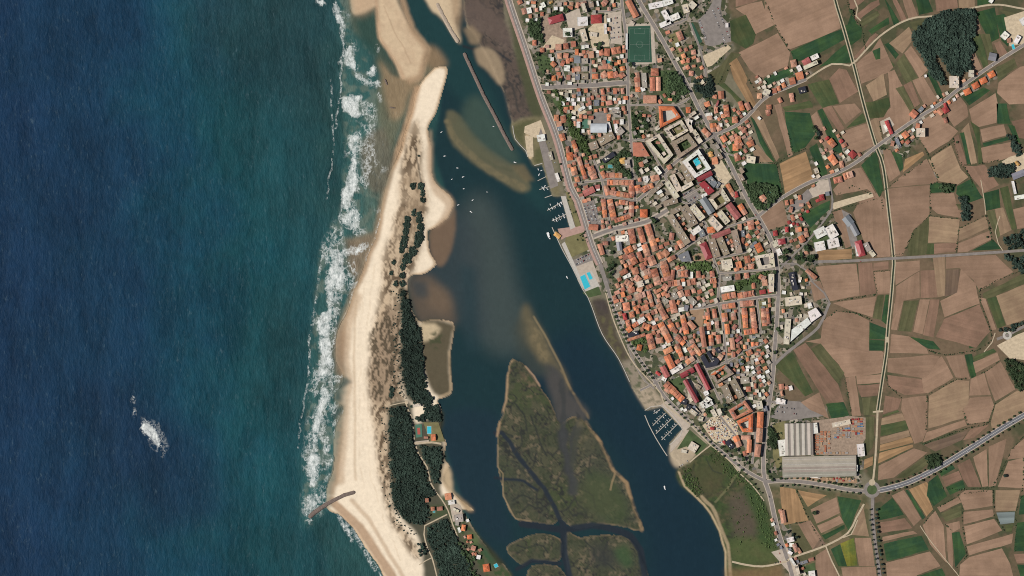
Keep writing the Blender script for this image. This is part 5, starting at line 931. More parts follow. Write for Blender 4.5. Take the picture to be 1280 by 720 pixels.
rows(920, 130, 5.3333, '210 40 216 72 34 2 p;5 215 15 300 48 3 o;50 165 56 192 28 1 p;80 268 116 256 38 1 o;5 345 15 378 40 1 o;70 368 126 376 44 1 c;620 240 656 282 44 2 o;600 222 612 236 26 1 r;715 265 726 286 34 1 p;692 240 706 256 24 1 r;760 322 792 352 42 1 r;734 310 748 326 26 1 w;625 345 666 400 44 2 o;690 406 716 400 44 1 o;650 512 706 500 44 2 o;715 486 776 466 44 3 o;555 626 586 620 38 1 r;165 612 190 642 38 1 p;528 430 540 460 26 1 c;540 475 552 492 24 1 c;595 600 620 596 26 1 k')
rows(1100, 130, 5.3333, '205 52 240 82 48 1 o;262 30 280 46 36 1 k;385 38 416 66 34 1 p;425 22 446 56 38 1 r;428 92 440 126 22 1 p;40 112 76 200 24 3 r;30 140 50 180 24 1 w;238 146 262 150 34 1 o;240 192 296 192 56 1 c;155 190 180 222 38 1 o;175 246 190 262 28 1 p;72 262 92 266 34 1 o;104 225 130 285 24 2 k')
rows(1100, 0, 5.3333, '460 548 522 548 76 1 c;590 492 622 492 44 1 c;560 622 602 602 38 1 h;616 582 656 560 38 1 h;666 548 708 528 38 1 h;722 508 762 486 38 1 h;425 706 442 700 30 1 r;815 225 846 252 46 1 w;845 272 870 268 30 1 o;900 258 925 272 56 1 w 7;946 120 970 160 50 1 w 8;725 375 772 385 50 1 k;300 500 304 515 14 1 w;728 0 748 14 22 1 w')
rows(960, 260, 4, '235 136 286 110 44 1 w 11;300 92 332 146 48 1 w 11;233 196 282 186 44 1 w 11;298 182 352 170 44 1 w 11;385 45 415 82 40 1 k 6;414 76 446 136 28 1 k 6;448 165 470 240 34 1 R 7;438 185 446 240 10 1 w;485 175 505 215 24 1 g;510 215 530 240 20 1 c;114 322 136 410 28 1 d 9;190 310 240 352 20 2 o;85 470 166 460 42 1 c 10;204 476 212 500 20 1 w;100 555 90 680 28 1 c 7;45 160 60 190 14 1 c;180 225 200 222 16 1 o;15 235 20 290 26 2 c;15 330 15 420 26 2 c')
poly_building('flat_roofed_hall', [(960+x/4, 260+y/4) for x, y in ((118,608),(196,548),(214,576),(112,668))], 'w', 9, 'white flat-roofed', 6)
poly_building('flat_roofed_hall', [(960+x/4, 260+y/4) for x, y in ((198,520),(238,498),(266,536),(214,572))], 'w', 10, 'white flat-roofed', 4)
# ---- brick works
def saw_hall(name, x1, y1, x2, y2, n, axis, kind, h, desc):
    occupy([(x1,y1),(x2,y1),(x2,y2),(x1,y2)]); X, Y = W((x1+x2)/2, (y1+y2)/2); a = (x2-x1)*S/2; b = (y2-y1)*S/2
    root = empty(name, (X, Y, -.05), 0.02); V = []; F = []; box(V, F, -a, a, -b, b, 0, h); mesh_obj('wall', V, F, M['wall'], root, color=C(206,198,184))
    for i in range(n):
        if axis == 'y': p0, p1 = -a+2*a*i/n, -a+2*a*(i+1)/n; pts_ = lambda u, v: (u, v)
        else: p0, p1 = -b+2*b*i/n, -b+2*b*(i+1)/n; pts_ = lambda u, v: (v, u)
        e = b if axis == 'y' else a; r = (p1-p0)*.16; m = (p0+p1)/2
        V = [(*pts_(p0, -e), h+.02), (*pts_(m, -e), h+r), (*pts_(p1, -e), h+.02), (*pts_(p0, e), h+.02), (*pts_(m, e), h+r), (*pts_(p1, e), h+.02)]
        F = [(0,1,4,3), (1,2,5,4), (0,2,1), (3,4,5), (0,3,5,2)]
        rf = mesh_obj('roof', V, F, M['roof_metal'], root, color=jit(kind, .12))
        V = []; F = []
        if axis == 'y': box(V, F, m-1.2, m+1.2, -e*.96, e*.96, h+r-.25, h+r+.5)
        else: box(V, F, -e*.96, e*.96, m-1.2, m+1.2, h+r-.25, h+r+.5)
        mesh_obj('ridge_vent', V, F, M['roof_flat'], rf, color=jit((176,170,158), .1))
    THINGS.append((root, desc, (x1+x2)/2, (y1+y2)/2, name, 4000)); return root
saw_hall('factory_hall', 981, 529, 1016, 569, 5, 'y', (168,158,144), 10, 'grey ribbed-roofed north')
saw_hall('factory_hall', 978, 570, 1070, 596, 4, 'x', (166,156,142), 10, 'grey ribbed-roofed south')
rows(960, 420, 4, '66 520 76 598 36 1 w 7;232 435 238 486 22 1 w 7;320 446 410 428 22 1 c 6;460 540 466 600 34 1 w 7;400 660 446 660 30 1 w 8;210 695 260 700 22 1 w 5;40 318 84 330 20 1 w')
# ---- south-east and the spit
rows(960, 620, 7.2, '122 130 142 242 44 1 o 7;105 120 112 150 30 1 p;230 430 260 500 38 2 p;170 400 230 385 40 1 w;190 440 230 440 30 1 w;265 470 290 512 26 1 p;290 606 352 586 24 1 k;365 578 412 565 28 1 p;365 705 420 698 56 1 w;180 500 215 520 26 1 w;250 620 270 700 30 1 c;200 560 240 620 20 1 w')
rows(500, 600, 6, '338 126 384 120 48 1 o;362 170 408 165 28 1 w;190 152 214 150 28 1 p;232 215 258 215 28 1 p;278 216 318 212 28 1 p;410 288 472 282 56 1 g;462 356 490 360 44 1 o;505 428 538 424 32 1 h;535 505 565 515 34 1 p;625 662 670 655 56 1 h;575 575 602 580 28 1 w;415 325 440 330 24 1 g;395 215 440 235 20 2 c')
rows(480, 480, 6, '355 402 386 400 46 1 o;215 165 276 155 22 1 c;300 400 330 402 14 1 p')
rows(1200, 180, 9, '588 372 720 318 70 1 k 6;612 608 718 590 42 1 w 7;590 420 620 560 26 1 w 5;620 200 660 240 30 1 y')
rows(660, 240, 6, '535 390 560 470 32 1 p 6;560 385 600 385 26 1 p;455 262 525 268 44 2 o;200 310 240 340 30 1 y 4')

# ---- the tightly packed back houses of the old town
def pack(poly, n, angs, name, kinds, lw, ww, hh, seed):
    rp = random.Random(seed); p = pts(poly); x0, x1 = min(q[0] for q in p), max(q[0] for q in p); y0, y1 = min(q[1] for q in p), max(q[1] for q in p); k = 0; t = 0
    while k < n and t < n*60:
        t += 1; x, y = rp.uniform(x0, x1), rp.uniform(y0, y1); L, w_ = rp.uniform(*lw), rp.uniform(*ww); a = rp.choice(angs)+rp.uniform(-.06, .06)
        if not pip(p, np.array([[x]]), np.array([[y]]))[0, 0]: continue
        r = rect_px(x, y, L, w_, a); ok = free(x, y)
        for q in r+[((r[i][0]+r[(i+1)%4][0])/2, (r[i][1]+r[(i+1)%4][1])/2) for i in range(4)]:
            i, j = int((q[0]-GX0)/STEP), int((q[1]-GY0)/STEP); ok = ok and not OCC[j, i]
        if not ok or NOVEG[int((y-GY0)/STEP), int((x-GX0)/STEP)]: continue
        building(name, x, y, L, w_, a, rp.choice(kinds), rp.uniform(*hh)); k += 1
for nm_, line, wd_, *_r in ROADS:
    if nm_ == 'road':
        w, a = smask(line, wd_*.8, .5, 0); OCC[w] |= a > .5
OLD = '762,296 806,285 828,300 846,318 838,328 880,346 896,350 896,376 862,386 858,404 884,440 864,450 838,440 806,418 794,418 778,404 766,376 774,348 776,310'
pack(OLD, 250, (1.17, 1.17, -.40, -.42), 'back_house', 'ooooppppcgwb', (3.8, 6.5), (3.2, 4.8), (4, 7), 21)
pack('700,190 745,195 760,220 795,225 796,290 742,292 735,290 720,240', 40, (1.3, -.25), 'back_house', 'oooppcg', (3.6, 5.5), (3, 4.4), (4, 6), 22)
pack('690,55 780,60 782,132 700,130 680,110', 46, (.02, 1.57), 'garden_house', 'oopgwc', (3.4, 5.2), (3, 4.2), (3, 5), 23)
pack('862,388 965,375 950,440 930,470 960,500 930,500 905,470 880,440', 60, (1.45, -.1, .1), 'garden_house', 'oopgwck', (3, 5.4), (2.6, 4), (3, 5), 24)
pack('890,130 930,140 945,180 930,205 905,190', 26, (1.0, -.5), 'garden_house', 'oopwc', (3, 5), (2.8, 4), (3, 5), 25)
pack('836,250 950,275 968,330 900,350 880,310 850,290', 50, (1.0, -.55), 'garden_house', 'oopgckb', (3, 5.4), (2.6, 4), (3, 6), 26)
pack('786,105 860,120 870,180 840,190 800,180', 20, (1.0, .1), 'garden_house', 'opgcb', (3, 5.4), (2.6, 4), (3, 6), 27)
pack('965,330 1010,350 1010,400 985,430 972,430', 16, (1.4, .1), 'garden_house', 'owgc', (3, 5), (2.6, 4), (3, 5), 28)
pack('1030,160 1070,165 1080,200 1040,225 1010,235', 18, (1.0, -.5), 'garden_house', 'oopwc', (3, 5), (2.6, 4), (3, 5), 29)
pack('1098,150 1180,125 1180,150 1120,190', 16, (1.0, -.5), 'garden_house', 'oowc', (3, 5), (2.6, 4), (3, 5), 30)
pack('963,640 990,690 1010,720 990,720 970,680', 16, (1.1, -.4), 'garden_house', 'opwck', (2.6, 4.6), (2.4, 3.6), (3, 5), 31)
pack('826,482 872,500 890,530 880,520 850,515 830,495', 14, (1.0, -.6), 'garden_house', 'owcgk', (3, 5), (2.6, 4), (3, 5), 32)
pack('560,620 585,650 606,690 592,700 570,660', 10, (1.1, -.4), 'garden_house', 'opwc', (2.6, 4), (2.2, 3.4), (3, 4), 33)
pack('945,95 1000,72 1014,90 960,124 948,128', 16, (-.52, 1.0), 'garden_house', 'oopwc', (2.8, 5), (2.6, 4), (3, 5), 34)
pack('1170,122 1240,78 1248,92 1180,142', 12, (-.52, 1.0), 'garden_house', 'oopwc', (2.8, 5), (2.6, 4), (3, 5), 35)
pack('975,255 1005,240 1030,240 1012,290 1000,310 985,300', 18, (-.4, 1.1), 'garden_house', 'oopwcr', (2.8, 5), (2.6, 4), (3, 5), 36)
pack('648,2 770,2 770,40 735,36 700,10 660,30', 24, (.1, 1.5), 'town_house', 'oopwcg', (3.4, 6), (3, 4.6), (4, 7), 41)
pack('688,60 782,58 783,170 740,180 700,135', 50, (.02, 1.5), 'town_house', 'oopopwcg', (3.4, 6), (3, 4.4), (4, 7), 42)
pack('786,160 880,120 940,215 900,262 850,290 800,250', 24, (1.0, -.55), 'town_house', 'cbgwcb', (4, 10), (3, 4.6), (7, 13), 43)
pack('826,30 870,60 890,100 870,110 846,75', 16, (1.1, -.4), 'town_house', 'oopwc', (3.4, 5.4), (3, 4.4), (4, 6), 44)
pack('884,440 960,425 965,500 930,520 900,480', 34, (1.0, -.5), 'town_house', 'oopwcg', (3.4, 5.4), (3, 4.4), (4, 6), 45)
# ------------------------------------------------------------------ trees
def crown_arrays(r, h0, h1, n, size, seed, flat=1.):
    rg = np.random.default_rng(seed)
    # clumps give the crown its uneven outline
    k = max(5, int(7*flat)); ca = rg.random(k)*2*np.pi; cr = np.sqrt(rg.random(k))*r*.62; cz = h0+(h1-h0)*(.3+.55*rg.random(k)); cs = r*(.34+.3*rg.random(k))
    which = rg.integers(0, k, n); d = rg.normal(size=(n, 3)); d /= np.linalg.norm(d, axis=1)[:, None]; rad = cs[which]*(.55+.5*rg.random(n))
    P = np.stack([np.cos(ca[which])*cr[which], np.sin(ca[which])*cr[which], cz[which]], 1)+d*rad[:, None]*np.array([1, 1, .8])
    a = rg.normal(size=(n, 3)); a /= np.linalg.norm(a, axis=1)[:, None]; b = np.cross(a, d+.3*rg.normal(size=(n, 3))); b /= np.linalg.norm(b, axis=1)[:, None]+1e-9
    a[:, 2] *= .5; b[:, 2] *= .5; a /= np.linalg.norm(a, axis=1)[:, None]+1e-9; b /= np.linalg.norm(b, axis=1)[:, None]+1e-9
    s = size*(.6+.8*rg.random(n))[:, None]
    V = np.stack([P-a*s-b*s*.7, P+a*s-b*s*.7, P+a*s+b*s*.7, P-a*s+b*s*.7], 1).reshape(-1, 3)
    return V, np.arange(4*n).reshape(n, 4)
def make_tree(name, r, h, seed, leaf, n=150):
    root = empty(name, (0, 0, 0))
    V = []; F = []; m = 7
    for z, rr in ((0, .5), (h*.3, .34), (h*.62, .2), (h*.85, .07)):
        V += [(rr*math.cos(2*math.pi*i/m), rr*math.sin(2*math.pi*i/m), z) for i in range(m)]
    for k in range(3):
        for i in range(m): F.append((k*m+i, k*m+(i+1)%m, (k+1)*m+(i+1)%m, (k+1)*m+i))
    rg = random.Random(seed)
    for k in range(5):    # limbs
        a = rg.random()*6.28; b = len(V); z = h*(.3+.08*k)
        for t, rr in ((0, .16), (1, .05)):
            cx, cy, cz = math.cos(a)*r*.6*t, math.sin(a)*r*.6*t, z+h*.25*t
            V += [(cx+rr*math.cos(2.1*i), cy+rr*math.sin(2.1*i), cz) for i in range(3)]
        F += [(b+i, b+(i+1)%3, b+3+(i+1)%3, b+3+i) for i in range(3)]
    mesh_obj('trunk', V, F, M['bark'], root)
    V, F = crown_arrays(r, h*.3, h, n, r*.2, seed)
    big_mesh('crown', V, F, M[leaf], root); return root
PROTO = {}
def proto(kind):
    if kind not in PROTO:
        spec = dict(round=(4.2, 8, 'leaf'), big=(7.5, 13, 'leaf'), light=(4.4, 8, 'leaf_light'), dark=(6, 12, 'needle'), small=(2.6, 5, 'leaf'), slim=(3.2, 9, 'needle'))[kind]
        PROTO[kind] = [make_tree('tree', spec[0]*f, spec[1]*f, 40+i+7*len(PROTO), spec[2]) for i, f in enumerate((.86, 1., 1.16))]
        PROTO[kind+'_used'] = [False]*3
    i = random.randrange(3); p = PROTO[kind][i]
    if not PROTO[kind+'_used'][i]: PROTO[kind+'_used'][i] = True; return p
    c = p.copy(); COL.objects.link(c)
    for ch in p.children: d = ch.copy(); COL.objects.link(d); d.parent = c
    return c
NT = [0]
def tree(px, py, kind='round', label=None, group=None, sc=1.):
    o = proto(kind); X, Y = W(px, py); o.location = (X, Y, hz(px, py) if px < 640 else 0); o.rotation_euler = (0, 0, random.random()*6.28); s = sc*random.uniform(.85, 1.15); o.scale = (s, s, s); NT[0] += 1
    o['category'] = 'tree'; o['group'] = group
    if label: o['label'] = label
    else: THINGS.append((o, dict(round='round green tree', big='broad dark-green tree', light='light-green tree', dark='dark conifer-like tree', small='small green tree', slim='slim dark tree')[kind], px, py, 'tree', 40))
    return o
def along(line, n, off=0.):
    d = [0]
    for a, b in zip(line[:-1], line[1:]): d.append(d[-1]+math.hypot(b[0]-a[0], b[1]-a[1]))
    for i in range(n):
        t = d[-1]*(i+.5)/n; k = max(j for j in range(len(d)-1) if d[j] <= t); f = (t-d[k])/(d[k+1]-d[k])
        (x1, y1), (x2, y2) = line[k], line[k+1]; l = d[k+1]-d[k]
        yield x1+(x2-x1)*f-(y2-y1)/l*off+random.uniform(-.5, .5), y1+(y2-y1)*f+(x2-x1)/l*off+random.uniform(-.5, .5)
def tree_row(line, n, kind, label, group, off=0., sc=1.):
    for x, y in along(line, n, off): tree(x, y, kind, label, group, sc)
HW = pts('1104,612 1135,603 1172,585 1210,562 1248,538 1280,519')
tree_row(HW, 26, 'round', 'small round tree in the row along the north verge of the east highway', 'trees along the north verge of the highway', -5.2, .8)
tree_row(HW, 26, 'round', 'small round tree in the row along the south verge of the east highway', 'trees along the south verge of the highway', 5.2, .8)
SR = pts('1091,634 1091,648 1095,685 1100,720')
tree_row(SR, 14, 'slim', 'slim dark tree in the row west of the road south of the roundabout', 'trees west of the southern road', 2.9); tree_row(SR, 15, 'dark', 'dark tree in the thick row east of the road south of the roundabout', 'trees east of the southern road', -4.2, .7)
WRD = pts('972,602 1000,602 1035,607 1078,613')
tree_row(WRD, 16, 'round', 'round tree in the row between the brickworks and the road to the roundabout', 'trees between brickworks and road', -4.2, .9); tree_row(WRD, 14, 'round', 'round tree in the row south of the road that reaches the roundabout from the west', 'trees south of the brickworks road', 4.6, .85)
tree_row(pts('758,372 770,402 782,428 798,452 816,476'), 20, 'round', 'round tree in the leafy strip between the riverside path and the old town', 'trees of the riverside strip', -2.0, .95)
tree_row(pts('832,497 850,514 872,534 890,552 908,570'), 17, 'round', 'round tree in the row between the riverside avenue and the marina lawn', 'trees by the marina avenue', 2.6, .8)
tree_row(pts('892,552 925,590 952,622'), 12, 'round', 'round tree in the row along the meadow path south of the market square', 'trees along the meadow path', -3.6, .8)
for i in range(26):
    x, y = random.uniform(747, 770), random.uniform(300, 350)
    if pip(pts('750,302 763,298 768,310 770,340 764,350 756,340 752,322'), np.array([[x]]), np.array([[y]]))[0, 0] and free(x, y): tree(x, y, 'big', 'big round tree in the park west of the white U-shaped building', 'trees of the riverside park', .8)
for i in range(44):
    x, y = random.uniform(976, 1022), random.uniform(304, 366)
    if pip(pts('978,318 986,308 996,306 1008,308 1020,316 1018,334 1004,338 996,336 985,340 984,364 977,362 976,336'), np.array([[x]]), np.array([[y]]))[0, 0] and free(x, y): tree(x, y, 'big', 'big bright tree in the grove where the eastern cross road meets the town', 'trees of the eastern grove', 1.1)
rT = random.Random(3)
GROVES = []
def scatter(poly, n, kinds, label, group, sc=1.):
    p = pts(poly); x0, x1 = min(q[0] for q in p), max(q[0] for q in p); y0, y1 = min(q[1] for q in p), max(q[1] for q in p); k = 0; t = 0
    if n > 6: GROVES.append((poly, kinds[0], label, sc)); return
    while k < n and t < n*30:
        t += 1; x, y = rT.uniform(x0, x1), rT.uniform(y0, y1)
        if pip(p, np.array([[x]]), np.array([[y]]))[0, 0] and free(x, y): tree(x, y, rT.choice(kinds), label, group, sc); k += 1
scatter('790,143 811,143 810,172 792,172', 16, ['big','dark'], 'dark tree in the shady garden south of the orange hall', 'trees of the shady garden', .7)
scatter('832,92 845,90 862,112 850,126 834,124', 12, ['big','dark'], 'dark tree in the park west of the diagonal road', 'trees of the park by the diagonal road', .75)
scatter('866,100 888,92 892,120 880,122 868,112', 14, ['dark'], 'dark tree in the wood patch beside the diagonal road', 'trees of the wood patch', .8)
scatter('770,193 776,190 790,190 790,196 782,198 776,212 790,214 790,222 772,220 768,206', 12, ['big','round'], 'dark tree round the house with the riverside garden pool', 'trees of the pool garden', .7)
scatter('790,192 800,196 812,200 806,216 794,218', 7, ['big'], 'dark tree in the garden behind the corner houses', 'trees of the corner garden', .7)
scatter('796,418 808,412 810,440 798,438 788,428', 12, ['light','big'], 'dark-green tree round the villa by the riverside strip', 'trees of the villa garden', .65)
scatter('930,232 942,228 970,232 974,246 958,262 944,262 936,252', 16, ['big','round'], 'dark-green tree in the field garden north of the ploughed corner plot', 'trees of the field garden', .7)
scatter('841,332 862,326 890,328 890,338 872,342 848,342', 16, ['light','round'], 'light-green tree south of the blue-grey-roofed hall', 'trees behind the blue-grey hall', .9)
scatter('916,356 950,340 966,340 962,352 945,352 920,364', 9, ['light'], 'light-green tree in the long garden north of the terraces', 'trees of the long garden', .8)
scatter('958,385 966,385 966,425 958,425', 6, ['round'], 'round tree on the verge west of the diagonal road', 'trees on the verge', .9)
scatter('958,532 972,545 970,560 958,556', 9, ['big'], 'dark tree between the diagonal road and the brickworks hall', 'trees west of the brickworks hall', .8)
scatter('662,24 676,20 678,52 664,46', 12, ['big'], 'dark tree in the clump beside the promenade near the big red roof', 'trees by the big red roof', .7)
scatter('683,16 708,6 712,12 690,22', 8, ['big'], 'dark tree in the hedge north of the big red roof', 'trees north of the red roof', .7)
scatter('736,55 752,54 748,62 736,62', 4, ['big'], 'dark tree south of the pale long halls', 'trees south of the halls', .8)
scatter('1254,205 1264,204 1268,218 1256,222 1234,222 1236,210', 14, ['dark'], 'dark tree in the clump west of the eastern store yard', 'trees by the store yard', .85)
scatter('1198,246 1206,246 1214,262 1212,276 1202,276 1203,262', 12, ['dark','big'], 'dark tree in the winding clump among the brown fields', 'trees of the winding clump', .75)
scatter('1174,230 1192,231 1192,239 1176,240', 8, ['big'], 'dark tree in the field hedge east of the canal', 'trees of the field hedge', .75)
scatter('1257,168 1266,172 1276,192 1270,196 1262,180', 8, ['dark','round'], 'dark tree in the hedge north of the store yard', 'trees north of the store yard', .7)
scatter('1016,158 1024,165 1022,172 1014,172', 6, ['dark','big'], 'dark tree at the edge of the green meadow', 'trees at the meadow edge', .8)
scatter('1060,4 1060,4 1062,14 1074,24 1078,40 1076,34 1070,20', 6, ['round'], 'dark tree along the stream beside the canal', 'trees along the stream', .8)
scatter('1156,570 1172,568 1176,580 1160,590', 9, ['big','dark'], 'dark tree in the copse north of the highway', 'trees of the highway copse', .75)
for i, (x, y, k) in enumerate([(709,43,'big'),(1018,641,'big'),(985,664,'dark'),(991,668,'dark'),(996,672,'dark'),(964,331,'big'),(968,340,'big'),(972,411,'big'),(968,440,'big'),(973,413,'big'),(1256,594,'dark'),(870,322,'big'),(814,273,'big'),(817,277,'big'),(770,238,'round'),(745,230,'round'),(740,232,'round'),(728,228,'round'),(724,234,'round'),(748,250,'round'),(790,110,'round'),(790,95,'big'),(788,81,'big'),(808,85,'big'),(842,74,'round'),(836,78,'round'),(872,100,'dark'),(906,506,'dark'),(905,512,'dark'),(908,500,'dark'),(903,518,'dark'),(884,514,'big'),(930,574,'big'),(925,570,'big'),(934,578,'big'),(920,562,'big'),(700,100,'big'),(684,96,'big'),(680,90,'big'),(672,68,'big'),(690,84,'round'),(768,74,'big'),(764,80,'big'),(770,84,'big'),(740,84,'round'),(786,386,'round'),(956,344,'round'),(1214,16,'dark'),(1196,178,'round'),(1234,296,'round'),(1236,286,'round'),(850,480,'round'),(860,466,'big'),(868,474,'round'),(880,432,'big'),(866,436,'round'),(930,440,'round'),(936,446,'round'),(928,452,'big'),(700,205,'round'),(702,222,'round'),(960,590,'big'),(966,600,'big'),(972,586,'round')]):
    tree(x, y, k, None, 'single trees of the town and fields', .9)
# woods: one mass each
def wood(name, poly, spacing, r, h, leaf, label, nleaf=44, holes=()):
    p = pts(poly); x0, x1 = min(q[0] for q in p), max(q[0] for q in p); y0, y1 = min(q[1] for q in p), max(q[1] for q in p)
    Vs = []; Fs = []; b = 0; tm = [crown_arrays(r*f, h*.25, h*g, nleaf, r*.3, 90+i) for i, (f, g) in enumerate(((.8,.9),(1,1),(1.2,1.1),(.9,1.15),(1.1,.85),(1.3,1.2)))]
    y = y0
    while y < y1:
        x = x0
        while x < x1:
            xx, yy = x+rT.uniform(-.5, .5)*spacing, y+rT.uniform(-.5, .5)*spacing
            wpx = xx+(hz_w(xx, yy)); 
            if pip(p, np.array([[wpx]]), np.array([[yy]]))[0, 0] and free(xx, yy) and rT.random() < .93:
                V, F = tm[rT.randrange(6)]; X, Y = W(xx, yy); a = rT.random()*6.28; c, s = math.cos(a), math.sin(a); k = rT.uniform(.75, 1.2)
                V2 = np.stack([(V[:,0]*c-V[:,1]*s)*k+X, (V[:,0]*s+V[:,1]*c)*k+Y, V[:,2]*k+(hz(xx, yy) if xx < 640 else 0)-.5], 1)
                Vs.append(V2); Fs.append(F+b); b += len(V)
            x += spacing
        y += spacing
    o = big_mesh(name, np.concatenate(Vs), np.concatenate(Fs), M[leaf]); setp(o, label=label, kind='stuff'); return o
def hz_w(x, y):
    i = min(NX-1, max(0, int((x-GX0)/STEP))); j = min(NY-1, max(0, int((y-GY0)/STEP))); return float(WX[j, i])*9
# keep tracks and yards inside the woods clear
for l, wd in (('507,503 515,522 518,552 523,567 534,584 538,603 552,624 560,638 566,656 573,673', 2.6), ('559,643 545,650 531,657 530,668 534,684 540,697 546,720', 2.4), ('487,507 508,503', 1.8), ('524,706 540,697', 1.6), ('520,554 557,556', 3), ('1170,72 1186,96 1190,100', 5)):
    w, a = smask(pts(l), wd, .5, 0); OCC[w] |= a > .5
for q in ('513,510 527,505 529,516 518,518', '518,528 548,527 557,555 518,554', '526,694 540,694 546,720 528,720', '530,622 556,618 566,640 546,648 540,644'):
    w = win(pts(q), 2); OCC[w] |= pip(pts(q), PX[w], PY[w])
wood('pine_wood', '1146,38 1160,22 1176,16 1200,12 1216,12 1221,34 1214,48 1218,64 1211,70 1213,86 1198,95 1190,98 1184,84 1178,76 1182,104 1176,106 1160,86 1153,70 1141,54 1142,44', 2.5, 5.6, 11, 'needle', 'dense dark pine wood beside the northern country road')
wood('coastal_wood', '502,364 508,364 513,385 520,402 525,412 526,435 530,460 533,485 542,500 530,504 524,500 514,500 508,492 503,470 502,430 501,408 504,392', 2.1, 4.2, 6.5, 'needle', 'dense dark wood on the landward side of the dunes')
wood('coastal_wood', '487,510 507,507 512,512 517,530 520,555 526,570 536,590 540,606 550,622 546,640 530,656 516,655 504,648 494,630 490,615 494,600 488,585 490,570 486,540', 2.1, 4.2, 7, 'needle', 'broad dark wood between beach and spit road')
wood('coastal_wood', '512,504 524,500 538,500 548,508 550,526 528,527 518,524 515,514', 2.1, 4.2, 6.5, 'needle', 'dark wood north of the house with the sports court')
wood('coastal_wood', '524,556 553,557 552,575 549,590 552,606 542,603 538,590 530,576', 2.1, 4.2, 6.5, 'needle', 'dark wood patch on the bank south of the pool house')
wood('coastal_wood', '533,662 558,646 566,664 572,676 584,700 596,740 556,740 546,706 540,690 534,676', 2.1, 4.2, 6.5, 'needle', 'dark wood behind the bank cottages at the spit root')
wood('coastal_wood', '520,680 529,674 537,694 526,700', 3, 5, 8, 'needle', 'small dark wood patch behind the southern beach')
wood('coastal_wood', '570,676 585,684 600,720 610,740 596,740 584,702', 4.5, 5, 7, 'leaf', 'loose scrub wood among the bank gardens')
wood('field_wood', '1256,296 1276,288 1300,284 1300,312 1258,312 1250,306', 5, 6.5, 11, 'needle', 'patchy dark wood north of the eastern cross road')
wood('field_wood', '1258,318 1300,316 1300,345 1276,340 1262,332 1250,328', 5, 6.5, 11, 'needle', 'patchy dark wood south of the eastern cross road')
wood('field_wood', '1254,448 1270,452 1290,460 1290,488 1268,486 1262,470', 3.4, 6, 9, 'leaf', 'dark scrub beside the eastern gravel yard')
wood('field_wood', '1248,412 1280,402 1300,398 1300,402 1270,412 1252,417', 3.2, 5, 8, 'needle', 'dark hedge wood beside the new eastern road')
for poly, k, lb, sc in GROVES:
    wood('grove', poly, 2.3, dict(big=5.4, dark=4.6, light=4.2, round=4.2)[k], dict(big=9, dark=9, light=7, round=7)[k], dict(big='leaf', dark='needle', light='leaf_light', round='leaf')[k], lb.replace('tree ', 'grove of trees ', 1))
wood('grove', '688,110 696,109 704,124 714,142 724,160 734,180 742,196 738,204 730,198 722,184 714,168 706,150 698,132', 2.6, 5.2, 9, 'leaf_light', 'broad green belt of trees between riverside villas and the school')
# hedges and garden bushes: nobody could count them
def bushes(name, spots, label, leaf, rr=(1.2, 2.6)):
    Vs = []; Fs = []; b = 0; tm = [crown_arrays(2., .2, 3., 16, .8, 200+i, .6) for i in range(5)]
    for x, y, k in spots:
        V, F = tm[rT.randrange(5)]; X, Y = W(x, y); s = rT.uniform(*rr)/2.*k; Vs.append(V*s+np.array([X, Y, hz(x, y) if x < 640 else 0])); Fs.append(F+b); b += len(V)
    o = big_mesh(name, np.concatenate(Vs), np.concatenate(Fs), M[leaf]); setp(o, label=label, kind='stuff'); return o
sp = []
tp = np.argwhere(TOWN > .9); rg = np.random.default_rng(8)
for j, i in tp[rg.integers(0, len(tp), 11000)]:
    x, y = gx[i]+rg.random(), gy[j]+rg.random()
    if N2[j, i] > .44 and not NOVEG[j, i] and free(x, y) and 632 < x < 1290: sp.append((x, y, 1.))
bushes('garden_shrubbery', sp, 'dark-green shrubbery in the gardens between the town houses', 'leaf', (1.2, 3.2))
hed = []
for l, n in (('1104,264 1100,240 1108,236 1125,222 1158,199 1190,178 1194,172',70),('1161,231 1174,227 1162,198 1150,174',40),('1200,206 1206,210 1213,222 1216,234',26),('1191,172 1199,200 1203,206 1228,204 1252,200',50),('1200,275 1198,290 1196,304 1195,316',24),('1232,268 1237,284 1239,300 1242,302',26),('1200,285 1218,276 1234,268',18),('1110,320 1128,318 1134,306 1142,288 1162,270',40),('1163,230 1162,270 1200,274',40),('1224,364 1226,380 1238,414 1240,426 1222,438 1182,444 1160,438',90),('1224,363 1246,350 1272,340 1290,335',40),('1157,538 1159,494 1194,475 1212,472 1232,464 1252,450',70),('1203,512 1210,531 1236,528 1244,500',40),('1127,497 1110,482 1108,470',24),('1056,472 1064,520',24),('1040,378 1074,371 1096,368',40),('1092,340 1112,338',12),('1092,340 1096,368',14),('1030,400 1045,389 1068,391 1090,400',40),('1152,556 1205,536 1236,530',50),('1177,610 1198,612 1240,610 1266,560 1280,545',80),('1241,612 1243,646 1256,664',30),('1280,568 1278,612 1270,640 1268,690',50),('1240,612 1200,618 1170,636 1152,658',50),('1203,630 1203,655 1208,695 1194,712',40),('1181,655 1191,664',8),('956,0 968,30 986,62 992,70',40),('914,80 900,100 896,106',12),('936,100 948,120 956,130',22),('1058,0 1064,18 1077,34 1080,52 1082,62',60),('1098,150 1104,176',12),('984,160 990,190 972,204 950,203 938,202',50),('970,205 978,244',26),('992,190 1006,186 1014,186',14),('995,612 1012,652 1030,684',36),('980,657 1012,651',14),('1042,246 1066,232 1094,246',30),('1042,264 1070,256 1098,248',30)):
    for x, y in along(pts(l), n): hed.append((x+rT.uniform(-.4,.4), y+rT.uniform(-.4,.4), rT.choice((.5,.8,1.,1.3)))) if rT.random() < .8 else None
ms = []
